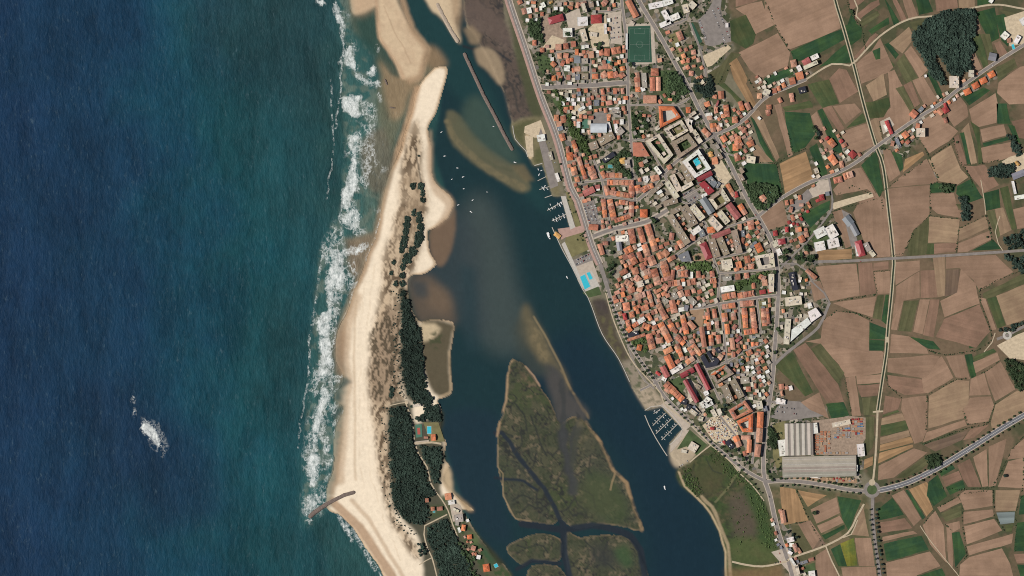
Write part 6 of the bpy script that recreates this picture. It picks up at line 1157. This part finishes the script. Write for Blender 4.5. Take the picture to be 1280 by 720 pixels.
for q, n in (('850,592 862,584 872,600 880,616 872,622 858,608', 150), ('890,558 915,582 945,612 935,612 905,592 885,572', 130), ('944,610 956,630 968,670 972,690 956,686 948,650 936,622', 190), ('905,600 950,600 960,680 920,690', 90)):
    p = pts(q); k = 0
    while k < n:
        x, y = rT.uniform(min(a for a, b in p), max(a for a, b in p)), rT.uniform(min(b for a, b in p), max(b for a, b in p))
        if pip(p, np.array([[x]]), np.array([[y]]))[0, 0]: ms.append((x, y, rT.uniform(.5, 1.2))); k += 1
bushes('meadow_scrub', ms, 'green scrub bushes spread over the riverside meadow', 'leaf_light', (1.2, 2.8))
bushes('hedge', hed, 'thin broken hedges along the field edges east of the town', 'leaf', (1., 2.2))
dn = []
for x, y, r in ((516,232,4),(526,233,4.5),(528,242,3),(528,250,3),(517,266,3.5),(524,274,5),(523,268,3),(509,274,4),(508,282,5),(507,290,4),(526,284,5),(524,296,7),(522,304,5),(506,298,5),(504,306,5),(502,312,4),(516,314,6),(511,324,5),(506,326,4),(503,334,4),(503,344,4),(503,354,4),(492,328,2.5),(489,342,2.5),(494,354,3),(508,320,4),(490,487,3.5),(489,494,3),(523,195,1),(489,568,3),(491,580,3),(490,606,3)):
    for k in range(int(r*r*2.2)):
        a = rT.random()*6.28; q = math.sqrt(rT.random())*r; dn.append((x+q*math.cos(a)*.8, y+q*math.sin(a), 1.2))
for l in ('500,362 503,395 499,430 500,470 508,498', '486,510 487,545 488,585 490,620 500,652 520,668'):
    for x, y in along(pts(l), 130): q = rT.random(); dn.append((x-14*q*q+2, y+rT.uniform(-2, 2), .55+.5*rT.random()))
bushes('dune_scrub', dn, 'dark evergreen scrub clumps on the dunes of the spit', 'needle', (1.6, 3.))

# ------------------------------------------------------------------ swimming pools
def pool(pxs, mat='pool', label=None, base=None):
    p = pts(pxs); occupy(p); cx = sum(q[0] for q in p)/len(p); cy = sum(q[1] for q in p)/len(p); X, Y = W(cx, cy); z = base if base is not None else (hz(cx, cy)+.7 if cx < 640 else .62)
    root = empty('swimming_pool', (X, Y, z)); m = [(W(*q)[0]-X, W(*q)[1]-Y) for q in p]
    V = []; F = []; n = len(m); o = [(x*1.12, y*1.12) for x, y in m]
    V = [(x,y,.12) for x,y in o]+[(x,y,.12) for x,y in m]+[(x,y,-.4) for x,y in o]+[(x,y,-.4) for x,y in m]
    for i in range(n):
        j = (i+1) % n; F += [(i,j,n+j,n+i), (i,2*n+i,2*n+j,j), (n+j,3*n+j,3*n+i,n+i)]
    mesh_obj('pool_edge', V, F, M['concrete'], root)
    V = []; F = []; prism(V, F, m, -.3, .02); mesh_obj('water', V, F, M[mat], root)
    setp(root, label, 'pool', 'swimming pools')
pool('725,346 731,343 738,358 731,362', 'pool', 'large bright-blue pool on the pale riverside terrace')
pool('733,341 737,340 741,348 737,350', 'pool', 'small bright-blue pool beside the large riverside pool')
pool('866,200 872,197 876,204 870,208', 'pool', 'round-cornered turquoise pool inside the white courtyard block', .62)
pool('760,206 766,206 766,210 760,210', 'pool_dull', 'green garden pool west of the ochre-tiled house')
pool('757,74 763,74 763,79 757,79', 'pool_dull', 'teal pool in a garden west of the football pitch')
pool('959,238 967,236 967,242 960,244', 'pool', 'blue pool beside a sandy court in the field garden')
pool('534,533 539,533 539,542 534,542', 'pool', 'blue pool of the house with the sports court on the spit')
pool('617,706 621,704 623,708 619,710', 'pool', 'pale-blue pool on the lawn by the spit cottages')
pool('541,637 544,637 544,641 541,641', 'pool_dull', 'small dull-blue pool behind the spit wood')
pool('1264,56 1267,55 1269,61 1266,62', 'pool', 'small blue pool at the house on the north-eastern road')
pool('896,466 900,463.5 903,466.5 899,469', 'pool_dull', 'teal pool in the court of the buff block by the long crimson block')
pool('922,510 927,507 929.5,510 924.5,513', 'pool_dull', 'teal pool in the court of the pinkish courtyard block')
pool('822,464 826,468 825,470 820,467', 'pool_dull', 'teal pool between the L-shaped orange hall and the rosy roof')

# ------------------------------------------------------------------ stone works in the water
def rubble(name, line, w0, h, mat, label, cat, top=None):
    p = [W(*q) for q in line]; V = []; F = []; q = []
    for a, b in zip(p[:-1], p[1:]):
        k = max(1, int(math.hypot(b[0]-a[0], b[1]-a[1])/4)); q += [(a[0]+(b[0]-a[0])*i/k, a[1]+(b[1]-a[1])*i/k) for i in range(k)]
    q.append(p[-1]); prof = ((-1, -3.), (-.62, h*.55), (-.28, h), (.28, h), (.62, h*.55), (1, -3.)); m = len(prof)
    for i, (x, y) in enumerate(q):
        a = q[max(i-1, 0)]; b = q[min(i+1, len(q)-1)]; l = math.hypot(b[0]-a[0], b[1]-a[1]) or 1; nx, ny = -(b[1]-a[1])/l, (b[0]-a[0])/l
        sh = .55 if i in (0, len(q)-1) else 1.
        for u, z in prof:
            j = random.uniform(-.5, .5) if abs(u) > .3 or top is None else 0
            V.append((x+nx*u*w0*sh+j*.8, y+ny*u*w0*sh+j*.6, z*sh+j*.8))
        if i: F += [((i-1)*m+k, (i-1)*m+k+1, i*m+k+1, i*m+k) for k in range(m-1)]
    F += [tuple(range(m-1, -1, -1)), tuple(len(V)-m+k for k in range(m))]
    o = mesh_obj(name, V, F, M[mat]); setp(o, label, cat); return o
rubble('stone_groyne', pts('386,647 394,640 404,633 416,626 430,619 444,615'), 7.5, 2.2, 'stone', 'curved dark stone groyne running from the beach into the surf', 'groyne')
rubble('stone_breakwater', pts('580,66 592,92 604,118 618,144 630,168 641,188'), 6., 1.8, 'stone', 'long straight stone breakwater standing in the river channel', 'breakwater', 1)
rubble('stone_pier', pts('546,4 556,24 565,40 573,53'), 7., 2., 'stone_pale', 'pale stone pier on the sandy tip at the river mouth', 'pier', 1)
rubble('stone_groyne', pts('481,99 484,106'), 3., 1., 'stone', 'short dark rock stub near the sandy river mouth', 'groyne'); rubble('stone_groyne', pts('487,134 494,135'), 2.5, 1., 'stone', 'tiny dark rock stub lying east to west in the shallows', 'groyne')
def quaywall(line, mat, label):
    o, _ = ribbon('quay_wall', pts(line), .9, mat, .75, kind=None, thick=3.2); setp(o, label, 'wall')
quaywall('728,361 735,372 740,384 753,418 773,448 787,477', 'concrete', 'thin pale river wall curving round the dark marsh south of the pool')
quaywall('641,157 644,174 657,188 660,196', 'concrete', 'pale curved river wall round the northern headland'); quaywall('690,284 703,312 715,334 728,361', 'concrete', 'straight pale quay wall beside the grassy square and pool')
quaywall('668,207 678,204', 'concrete', 'short pale quay wall at the grassy landing'); quaywall('806,513 826,507 853,537 837,556', 'concrete', 'pale quay wall round the southern marina basin')
# floating breakwater of the southern marina and its pontoons
def pontoon(line, w_, label, fingers=0, side=1):
    p = pts(line); root = empty('pontoon', (*W(*p[0]), -1.5)); X, Y = W(*p[0])
    o, q = ribbon('deck', p, w_/S, 'timber', .55, kind=None, thick=.5); o.parent = root; o.location = (-X, -Y, 0); 
    for i in range(fingers):
        t = (i+.6)/fingers; k = min(len(p)-2, int(t*(len(p)-1))); f = t*(len(p)-1)-k
        x = p[k][0]+(p[k+1][0]-p[k][0])*f; y = p[k][1]+(p[k+1][1]-p[k][1])*f; dx, dy = p[k+1][0]-p[k][0], p[k+1][1]-p[k][1]; l = math.hypot(dx, dy)
        o, _ = ribbon('finger', [(x, y), (x-dy/l*3.2*side, y+dx/l*3.2*side)], .8/S, 'timber', .5, kind=None, thick=.4); o.parent = root; o.location = (-X, -Y, 0)
    setp(root, label, 'pontoon', 'floating pontoons'); return root
pontoon('806,519 811,531 820,548 828,561 834,570', 2.2, 'long curved floating breakwater guarding the southern marina')
pontoon('832,516 816,532', 1.8, 'northern straight pontoon of the southern marina', 5); pontoon('840,523 820,542', 1.8, 'middle straight pontoon of the southern marina', 5); pontoon('847,530 827,550', 1.8, 'southern straight pontoon of the southern marina', 5); pontoon('817,517 825,512', 1.6, 'short pontoon in the north corner of the southern marina')
pontoon('672,226 684,220', 1.6, 'thin pontoon off the grassy landing'); pontoon('681,247 690,244', 1.8, 'stub pontoon at the north quay corner'); pontoon('674,237 687,233', 1.6, 'thin pontoon north of the quay corner'); pontoon('684,263 703,252', 1.8, 'northern pontoon of the town marina', 4); pontoon('690,276 707,268', 1.8, 'southern pontoon of the town marina', 4)

# ------------------------------------------------------------------ boats
def make_boat():
    root = empty('boat', (0, 0, -1.6)); n = 9; V = []; F = []
    for i in range(n):
        t = i/(n-1); x = -4.2+8.4*t; w_ = 1.35*(1-max(0, (t-.45)/.55)**2.2)*(.9+.1*min(1, t*5)); w_ = max(w_, .04)
        for y, z in ((-w_, 1.05+.35*t*t), (-w_*.75, .1), (0, -.35), (w_*.75, .1), (w_, 1.05+.35*t*t)): V.append((x, y, z))
        if i: F += [((i-1)*5+k, i*5+k, i*5+k+1, (i-1)*5+k+1) for k in range(4)]
    F.append((0,1,2,3,4))
    mesh_obj('hull', V, F, M['paint'], root)
    V = []; F = []
    for i in range(n): 
        a = i*5; h = mesh_verts = None
    V2 = []; F2 = []
    for i in range(n):
        t = i/(n-1); x = -4.1+8.1*t; w_ = max(1.28*(1-max(0, (t-.45)/.55)**2.2)*(.9+.1*min(1, t*5)), .03); V2 += [(x, -w_, .95+.35*t*t), (x, w_, .95+.35*t*t)]
        if i: F2.append((2*i-2, 2*i, 2*i+1, 2*i-1))
    mesh_obj('deck', V2, F2, M['white'], root)
    V = []; F = []; prism(V, F, [(-1.6,-.8),(1.2,-.8),(2.2,-.35),(2.2,.35),(1.2,.8),(-1.6,.8)], 1.0, 2.0); mesh_obj('cabin', V, F, M['white'], root)
    V = []; F = []; prism(V, F, [(1.25,-.7),(2.0,-.3),(2.0,.3),(1.25,.7)], 2.003, 2.08); mesh_obj('windscreen', V, F, M['glass'], root)
    return root
B0 = make_boat(); bu = [False]; BOATS = []
def boat(x, y, ang, sc=1., label=None, group=None, col=(236,236,234)):
    if not bu[0]: r = B0; bu[0] = True; kids = list(r.children)
    else:
        r = B0.copy(); COL.objects.link(r); kids = []
        for ch in B0.children: d = ch.copy(); COL.objects.link(d); d.parent = r; kids.append(d)
    r.location = (*W(x, y), -1.6); r.rotation_euler = (0, 0, -ang); r.scale = (sc, sc, sc); setp(r, label, 'boat', group)
    for k in kids:
        if k.name.startswith('hull'): k.color = (*C(*col), 1)
    return r
for nm, a, b, n in (('northern', (832,516), (816,532), 12), ('middle', (840,523), (820,542), 14), ('southern', (847,530), (827,550), 14)):
    dx, dy = b[0]-a[0], b[1]-a[1]; l = math.hypot(dx, dy); ang = math.atan2(dy, dx)
    for i in range(n):
        if random.random() < .4: continue
        t = (i//2+.7)/(n/2+.6); sd = 1 if i % 2 else -1
        sdw = 'river side' if sd > 0 else 'land side'
        boat(a[0]+dx*t-dy/l*2.5*sd, a[1]+dy*t+dx/l*2.5*sd, ang+sd*math.pi/2, random.uniform(.5, .75), 'small white boat moored on the %s pontoon of the southern marina' % nm, 'boats on the %s southern marina pontoon' % nm)
for x, y in ((818,514),(821,516),(824,513)): boat(x, y, 2.2, .7, 'small white boat on the short pontoon in the southern marina', 'boats on the short pontoon')
for i, (x, y) in enumerate(((688,256),(690,260),(694,259),(697,254),(700,257),(686,261),(702,254))): boat(x, y, 1.0+random.uniform(-.2,.2)+(3.14 if i % 2 else 0), random.uniform(.75, 1.1), 'white boat moored at the northern pontoon of the town marina', 'boats at the northern town pontoon')
for i, (x, y) in enumerate(((692,275),(695,272),(699,270),(700,274),(704,268),(705,271),(696,276))): boat(x, y, 1.0+random.uniform(-.2,.2)+(3.14 if i % 2 else 0), random.uniform(.75, 1.1), 'white boat moored at the southern pontoon of the town marina', 'boats at the southern town pontoon')
for i, (x, y) in enumerate(((673,212),(677,213),(674,218),(678,234),(681,233),(684,236),(680,237))): boat(x, y, random.uniform(0, 6.28), random.uniform(.7, 1.), 'white boat lying off the grassy landing by the quay', 'boats off the grassy landing')
for x, y, a, sc, lb in ((556,195,-.2,1.1,'white boat moored beside the narrow sandy neck'), (572,210,.1,1.0,'white boat moored north of the cluster off the beach'), (579,221,-.4,1.1,'white boat pointing north-east in the moored cluster'), (565,224,-.5,.8,'small white boat west in the moored cluster'), (580,236,0,.9,'white boat lying level south of the moored cluster'), (591,250,-.5,1.,'faint boat slanting north-east off the sand hook'), (609,240,.1,.7,'small boat alone mid-channel east of the cluster'), (589,265,.6,1.3,'white boat slanting south-east off the sand hook'), (573,256,-.4,1.,'white boat moored against the sand hook'), (552,165,-.4,1.,'pale boat in the channel west of the brown bar'), (617,158,.2,.8,'small boat beside the long stone breakwater'), (644,203,.3,1.3,'boat with pale wake off the breakwater end')): boat(x, y, a, sc*.8, lb, 'boats moored in the river')
boat(686, 295, 1.2, 2.6, 'large white yacht lying off the quay square', 'single boats'); boat(709, 347, 1., 1.1, 'small white motorboat in the river off the pool', 'single boats'); boat(831, 610, 1.3, 1.5, 'white motorboat under way in the wide river', 'single boats')

# ------------------------------------------------------------------ cars
def make_car():
    V = []; F = []; mi = []
    sec = [(-2.1,.45,.78),(-1.9,.45,.95),(-1.5,.35,1.0),(1.0,.35,.95),(1.9,.4,.85),(2.1,.45,.7)]
    for i, (x, zb, zt) in enumerate(sec):
        w_ = .86 if abs(x) < 1.95 else .76
        V += [(x,-w_,zb),(x,-w_,zt),(x,w_,zt),(x,w_,zb)]
        if i: a = 4*(i-1); F += [(a+k, a+(k+1)%4, a+4+(k+1)%4, a+4+k) for k in range(4)]
    F += [(0,3,2,1), (20,21,22,23)]; mi += [0]*len(F); b = len(V)
    V += [(-1.55,-.8,1.0),(.95,-.8,.96),(.95,.8,.96),(-1.55,.8,1.0),(-1.2,-.64,1.46),(.2,-.64,1.46),(.2,.64,1.46),(-1.2,.64,1.46)]
    F += [(b+4,b+5,b+6,b+7)]; mi.append(0); F += [(b,b+1,b+5,b+4),(b+1,b+2,b+6,b+5),(b+2,b+3,b+7,b+6),(b+3,b,b+4,b+7)]; mi += [1]*4
    for x in (-1.3, 1.3):
        for y in (-.8, .8):
            b = len(V); n = 10
            for yy in (y-.12, y+.12): V += [(x+.33*math.cos(2*math.pi*i/n), yy, .33+.33*math.sin(2*math.pi*i/n)) for i in range(n)]
            F += [(b+i, b+(i+1)%n, b+n+(i+1)%n, b+n+i) for i in range(n)]+[tuple(b+i for i in range(n)), tuple(b+n+i for i in range(n-1,-1,-1))]; mi += [2]*(n+2)
    return mesh_obj('parked_car', V, F, [M['paint'], M['glass'], M['tyre']], mids=mi)
CAR0 = make_car(); cu = [False]; NC = [0]
CARC = [('white',(232,232,230)),('white',(232,232,230)),('silver',(190,192,196)),('silver',(190,192,196)),('grey',(110,112,116)),('black',(34,34,38)),('black',(34,34,38)),('dark blue',(40,52,90)),('red',(160,36,34))]
def car(x, y, ang, place):
    if not free(x, y): return
    if not cu[0]: c = CAR0; cu[0] = True
    else: c = CAR0.copy(); COL.objects.link(c)
    nm, rgb = random.choice(CARC); c.location = (*W(x, y), .72); c.rotation_euler = (0, 0, -ang+(math.pi if random.random() < .5 else 0)); c.color = (*C(*rgb), 1); NC[0] += 1
    setp(c, ('%s car parked %s' % (nm, place)).replace('parked or driving', 'driving'), 'car', ('%s cars parked %s' % (nm, place)).replace('parked or driving', 'driving'))
def car_rows(p1, p2, n, place, across, prob=.8, rows_=1, gap=(0, 0)):
    ang = math.atan2(p2[1]-p1[1], p2[0]-p1[0])
    for r in range(rows_):
        for i in range(n):
            if random.random() > prob: continue
            t = (i+.5)/n; car(p1[0]+(p2[0]-p1[0])*t+gap[0]*r, p1[1]+(p2[1]-p1[1])*t+gap[1]*r, ang+(math.pi/2 if across else 0), place)
car_rows((730,257), (738,282), 18, 'in the lot beside the riverside avenue', True, .75, 4, (4.2, -1.2))
car_rows((717,327), (736,318), 15, 'south of the grassy quay square', True, .8, 2, (1.4, 4.2))
car_rows((852,246), (865,237), 10, 'in the square behind the crimson roof', True, .8, 4, (3.6, 3.6))
car_rows((890,10), (906,52), 22, 'in the large northern lot', True, .55, 2, (6.5, -2.)); car_rows((874,25), (883,50), 12, 'beside the northern greenhouse bed', True, .8)
car_rows((892,218), (902,226), 5, 'on the sandy lot by the pool courtyard', True, .8)
car_rows((760,24), (774,22), 8, 'north-west of the football pitch', True, .6, 5, (.5, 6.)); car_rows((818,362), (830,384), 12, 'in the old-town lot', True, .8, 2, (3.2, -1.5))
car_rows((862,574), (846,586), 8, 'on the sandy yard by the marina', True, .6); car_rows((970,508), (1000,512), 10, 'in the brickworks forecourt', True, .4, 2, (0, 6))
car_rows((683,170), (694,205), 10, 'on the quay north of the town marina', True, .5); car_rows((964,694), (982,690), 6, 'beside the southern road', True, .6, 2, (4, 10))
for o_ in (-2.0, 2.0): 
    for x, y in along(A1[:9], 30, o_):
        if random.random() < .6 and NC[0] < 268: car(x, y, math.atan2(1, .42), 'along the riverside avenue')
for x, y in along(pts('746,294 767,287 806,278'), 12, 2.6): car(x, y, -.32, 'along the tree-lined east street')
def driving(line, n, place, off):
    for x, y in along(line, n, off):
        k = min(range(len(line)-1), key=lambda i: abs(line[i][0]+line[i+1][0]-2*x)+abs(line[i][1]+line[i+1][1]-2*y)); a, b = line[k], line[k+1]
        i, j = int((x-GX0)/STEP), int((y-GY0)/STEP); old = OCC[j-2:j+3, i-2:i+3].copy(); OCC[j-2:j+3, i-2:i+3] = False
        if NC[0] < 298: car(x, y, math.atan2(b[1]-a[1], b[0]-a[0]), place)
        OCC[j-2:j+3, i-2:i+3] = old
driving(DIAG, 9, 'or driving on the long diagonal town road', 1.1); driving(ROADS[8][1], 6, 'or driving on the north-eastern road', .8); driving(HW, 6, 'or driving on the east highway', 1.4); driving(ROADS[10][1], 3, 'or driving on the eastern cross road', .8); driving(ROADS[14][1], 4, 'or driving on the southern road', 1.)
# market stalls and brick stacks
def make_stall():
    root = empty('market_stall', (0, 0, .3)); V = []; F = []; box(V, F, -1.6, 1.6, -1., 1., .75, .9); mesh_obj('counter', V, F, M['timber'], root)
    V = []; F = []
    for x in (-1.5, 1.5):
        for y in (-1., 1.): box(V, F, x-.05, x+.05, y-.05, y+.05, 0, 2.3)
    mesh_obj('frame', V, F, M['timber'], root)
    V = [(-2,-1.4,2.2),(2,-1.4,2.2),(2,1.4,2.2),(-2,1.4,2.2),(-2,0,2.9),(2,0,2.9)]; mesh_obj('awning', V, [(0,1,5,4),(2,3,4,5),(1,2,5),(3,0,4)], M['paint'], root); return root
ST0 = make_stall(); su = False; k = 0
STC = [('white',(228,226,220)),('white',(228,226,220)),('white',(228,226,220)),('cream',(214,196,166)),('grey',(140,136,132)),('dark',(60,58,60)),('red',(170,80,66)),('blue',(80,100,140))]
ntry = 0
while k < 150 and ntry < 9000:
    ntry += 1
    x, y = random.uniform(876, 924), random.uniform(518, 558)
    if not pip(pts('880,532 891,522 907,520 921,530 922,546 905,556 893,551'), np.array([[x]]), np.array([[y]]))[0, 0] or not free(x, y): continue
    if su: r = ST0.copy(); COL.objects.link(r); kids = []
    else: r = ST0; kids = list(ST0.children); su = True
    if not kids:
        for ch in ST0.children: d = ch.copy(); COL.objects.link(d); d.parent = r; kids.append(d)
    nm, rgb = random.choice(STC); r.location = (*W(x, y), .34); r.rotation_euler = (0, 0, random.choice((.6, 2.17))+random.uniform(-.1, .1)); setp(r, 'stall with %s awning in the market square by the marina' % nm, 'market stall', 'market stalls with %s awnings' % nm)
    for d in kids:
        if d.name.startswith('awning'): d.color = (*C(*rgb), 1)
    r.scale = (.8, .8, .8); k += 1
def stack(x, y, l, w_, h, rgb, word, place):
    V = []; F = []; n = max(1, int(l/2.6)); 
    for i in range(n):
        a = -l/2+l*i/n; box(V, F, a+.06, a+l/n-.06, -w_/2, w_/2, 0, h*random.uniform(.8, 1.))
    o = mesh_obj('brick_stack', V, F, M['roof_flat'], None, (*W(x, y), .34), random.uniform(-.05, .05)+(1.57 if random.random() < .25 else 0), color=jit(rgb, .15))
    setp(o, '%s pallet stack %s' % (word, place), 'pallet stack', '%s stacks %s' % (word, place))
BR = [('orange-brown',(176,116,84)),('orange-brown',(170,110,82)),('tan',(180,150,120)),('grey',(150,144,140)),('red',(150,64,60)),('blue',(96,128,160))]
for gx_, gy_, nx_, ny_, dx_, dy_, pal, plc in ((1018.5,545,2,9,3.6,2.8,(0,1,0,2),'beside the north factory hall'), (1027,540,3,10,4.6,2.9,(0,1,0,2,3),'in the middle of the brick yard'), (1044,527,6,8,3.4,2.8,(4,3,5,2,0,3),'in the north-east of the brick yard'), (1066,524,4,7,3.6,3.,(4,5,0,3),'at the east fence of the brick yard'), (1030,566,9,1,4,1,(3,2),'north of the south factory hall'), (1034,598.5,9,2,4,2.2,(4,3,2),'south of the south factory hall')):
    for a in range(nx_):
        for b in range(ny_):
            if random.random() < .85:
                w1, rgb = BR[random.choice(pal)]; x, y = gx_+a*dx_+random.uniform(-.3,.3), gy_+b*dy_+random.uniform(-.2,.2)
                if free(x, y): stack(x, y, random.uniform(6, 8.2), random.uniform(3.4, 5.2), random.uniform(1.4, 2.6), rgb, w1, plc)
# stands and goals of the football pitch
def stand():
    root = empty('grandstand', (*W(783.4, 52), .5)); V = []; F = []
    for i in range(4): box(V, F, -2.4+1.2*i, -1.2+1.2*i, -22, 22, 0, 2.4-.6*i)
    mesh_obj('seating', V, F, M['concrete'], root); V = []; F = []; box(V, F, -3.0, 2.6, -22.5, 22.5, 5.0, 5.2); mesh_obj('roof', V, F, M['roof_metal'], root, color=C(206,204,200))
    V = []; F = []
    for y in (-21, -7, 7, 21): box(V, F, -2.8, -2.5, y-.15, y+.15, 0, 5)
    mesh_obj('post', V, F, M['concrete'], root); setp(root, 'narrow roofed grandstand on the west side of the green pitch', 'grandstand')
stand()
for yy, nm in ((35.6, 'north'), (75.4, 'south')):
    X, Y = W(799.5, yy); V = []; F = []; box(V, F, -3.7, -3.55, -.08, .08, 0, 2.4); box(V, F, 3.55, 3.7, -.08, .08, 0, 2.4); box(V, F, -3.7, 3.7, -.08, .08, 2.402, 2.55)
    setp(mesh_obj('football_goal', V, F, M['white'], None, (X, Y, .5)), 'white goal at the %s end of the green football pitch' % nm, 'goal')

# ------------------------------------------------------------------ labels that single things out: by landmark, side and order outward
LM = [('the football pitch',800,55),('the promenade crimson hall',695,25),('the pale twin halls',716,32),('the silvery sports hall',748,160),('the riverside pool',732,352),('the grassy quay square',718,306),('the white U-shaped building',775,300),('the white pool courtyard block',867,205),
 ('the brown courtyard block',855,182),('the cream courtyard block',843,160),('the orange courtyard block',838,147),('the orange octagonal hall',805,266),('the crimson corner hall',880,225),('the blue-grey hall',855,322),('the eastern grove',998,322),('the ploughed corner plot',968,270),('the brown schoolyard plot',870,394),
 ('the charcoal flat hall',885,451),('the long crimson block',877,470),('the market square',868,538),('the southern marina',832,532),('the L-shaped orange hall',835,446),('the riverside villa garden',800,430),('the brickworks',1020,560),('the white factory',1000,405),('the roundabout',1090,612),
 ('the pine wood',1185,50),('the eastern store yard',1268,220),('the south road junction',975,690),('the spit pool house',538,540),('the spit cottages',570,640),('the orange pitch-side halls',812,104),('the green belt',716,155),('the mid-town terraces',934,400),('the avenue car lot',738,266),('the green walled field',953,225),('the striped stubble field',998,216),
 ('the north car lot',898,34),('the white school',832,20),('the east villas',1060,200),('the canal crossing',1100,182),('the field glasshouse',1173,216),('the town green',805,365),('the southern courtyard pair',928,520),('the long orange row',948,545),('the red-striped apartments',912,262)]
ORD = ('first','second','third','fourth','fifth','sixth','seventh','eighth','ninth','tenth','eleventh','twelfth','thirteenth','fourteenth','fifteenth','sixteenth','seventeenth','eighteenth','nineteenth','twentieth')
ORD += tuple(t+'-'+u for t in ('twenty','thirty','forty','fifty') for u in ORD[:9])
DIRS = ('east','south-east','south','south-west','west','north-west','north','north-east')
CATS = dict(town_house='house', back_house='house', garden_house='house', house='house', row_house='row house', long_tiled_block='building', apartment_block='apartment block', flat_roofed_house='house', flat_roofed_hall='hall', courtyard_block='courtyard block', factory_hall='factory', tree='tree')
GRP = dict(town_house='infill houses of the town', back_house='back houses of the old town', garden_house='small garden houses', house='tiled houses of the town', row_house='row houses of the town', long_tiled_block='long tiled blocks', apartment_block='apartment blocks', flat_roofed_house='flat-roofed houses', flat_roofed_hall='flat-roofed halls', courtyard_block='courtyard blocks', factory_hall='factory halls', tree='single trees of the town and fields')
buck = {}
for o, d, x, y, nm, ar in THINGS:
    l = min(LM, key=lambda q: math.hypot(q[1]-x, q[2]-y)); dist = math.hypot(l[1]-x, l[2]-y); s = DIRS[int(round(math.atan2(y-l[2], x-l[1])/(math.pi/4))) % 8]
    size = '' if nm in ('courtyard_block','factory_hall','tree','long_tiled_block') else ('small ' if ar < 110 else ('large ' if ar > 330 else ''))
    noun = dict(town_house='house between streets', back_house='back house', garden_house='cottage', house='house', row_house='row house', long_tiled_block='long building', apartment_block='apartment block', flat_roofed_house='house', flat_roofed_hall='hall', courtyard_block='courtyard block', factory_hall='factory hall', tree='')[nm]
    buck.setdefault(((size+d+' '+noun).strip(), s, l[0]), []).append((dist, o, nm))
for (d, s, l), v in buck.items():
    v.sort(key=lambda q: q[0])
    for i, (dist, o, nm) in enumerate(v):
        o['label'] = ('%s %s of %s' % (d, s, l)) if len(v) == 1 else '%s %s %s of %s, counted outward' % (ORD[min(i, len(ORD)-1)], d, s, l)
        o['category'] = CATS[nm]; o['group'] = GRP[nm]
print('things', len(THINGS), 'trees', NT[0], 'cars', NC[0], 'fields', nf)
from collections import Counter
print(Counter(t[4] for t in THINGS))

# ------------------------------------------------------------------ light, sky, camera
SUN_EL = math.radians(49); SHADOW = math.radians(8)      # shadows fall to the east, a touch north
sun = bpy.data.lights.new('sun', 'SUN'); sun.energy = 5.; sun.angle = math.radians(.53); sun.color = (1., .955, .89)
so = bpy.data.objects.new('sun', sun); COL.objects.link(so)
from mathutils import Vector
d = Vector((math.cos(SHADOW)*math.cos(SUN_EL), math.sin(SHADOW)*math.cos(SUN_EL), -math.sin(SUN_EL)))
so.rotation_euler = d.to_track_quat('-Z', 'Y').to_euler()
wd = bpy.data.worlds.new('World'); SC.world = wd; wd.use_nodes = True; nt = wd.node_tree
sky = nt.nodes.new('ShaderNodeTexSky'); sky.sky_type = 'NISHITA'; sky.sun_disc = False; sky.sun_elevation = SUN_EL; sky.sun_rotation = math.atan2(-d.x, -d.y)
nt.links.new(sky.outputs[0], nt.nodes['Background'].inputs[0]); nt.nodes['Background'].inputs[1].default_value = .05
cam = bpy.data.cameras.new('camera'); co = bpy.data.objects.new('camera', cam); COL.objects.link(co); SC.camera = co
H = 12000.; co.location = (0, 0, H); co.rotation_euler = (0, 0, 0); cam.sensor_width = 36; cam.lens = 36*H/(1280*S); cam.clip_start = 10; cam.clip_end = 200000
vs = SC.view_settings; vs.view_transform = 'Standard'; vs.look = 'None'; vs.gamma = 1; vs.use_curve_mapping = False; vs.exposure = EXPO
SC.cycles.pixel_filter_type = 'BLACKMAN_HARRIS'; SC.cycles.filter_width = 1.05; SC.cycles.max_bounces = 4; SC.cycles.use_denoising = False
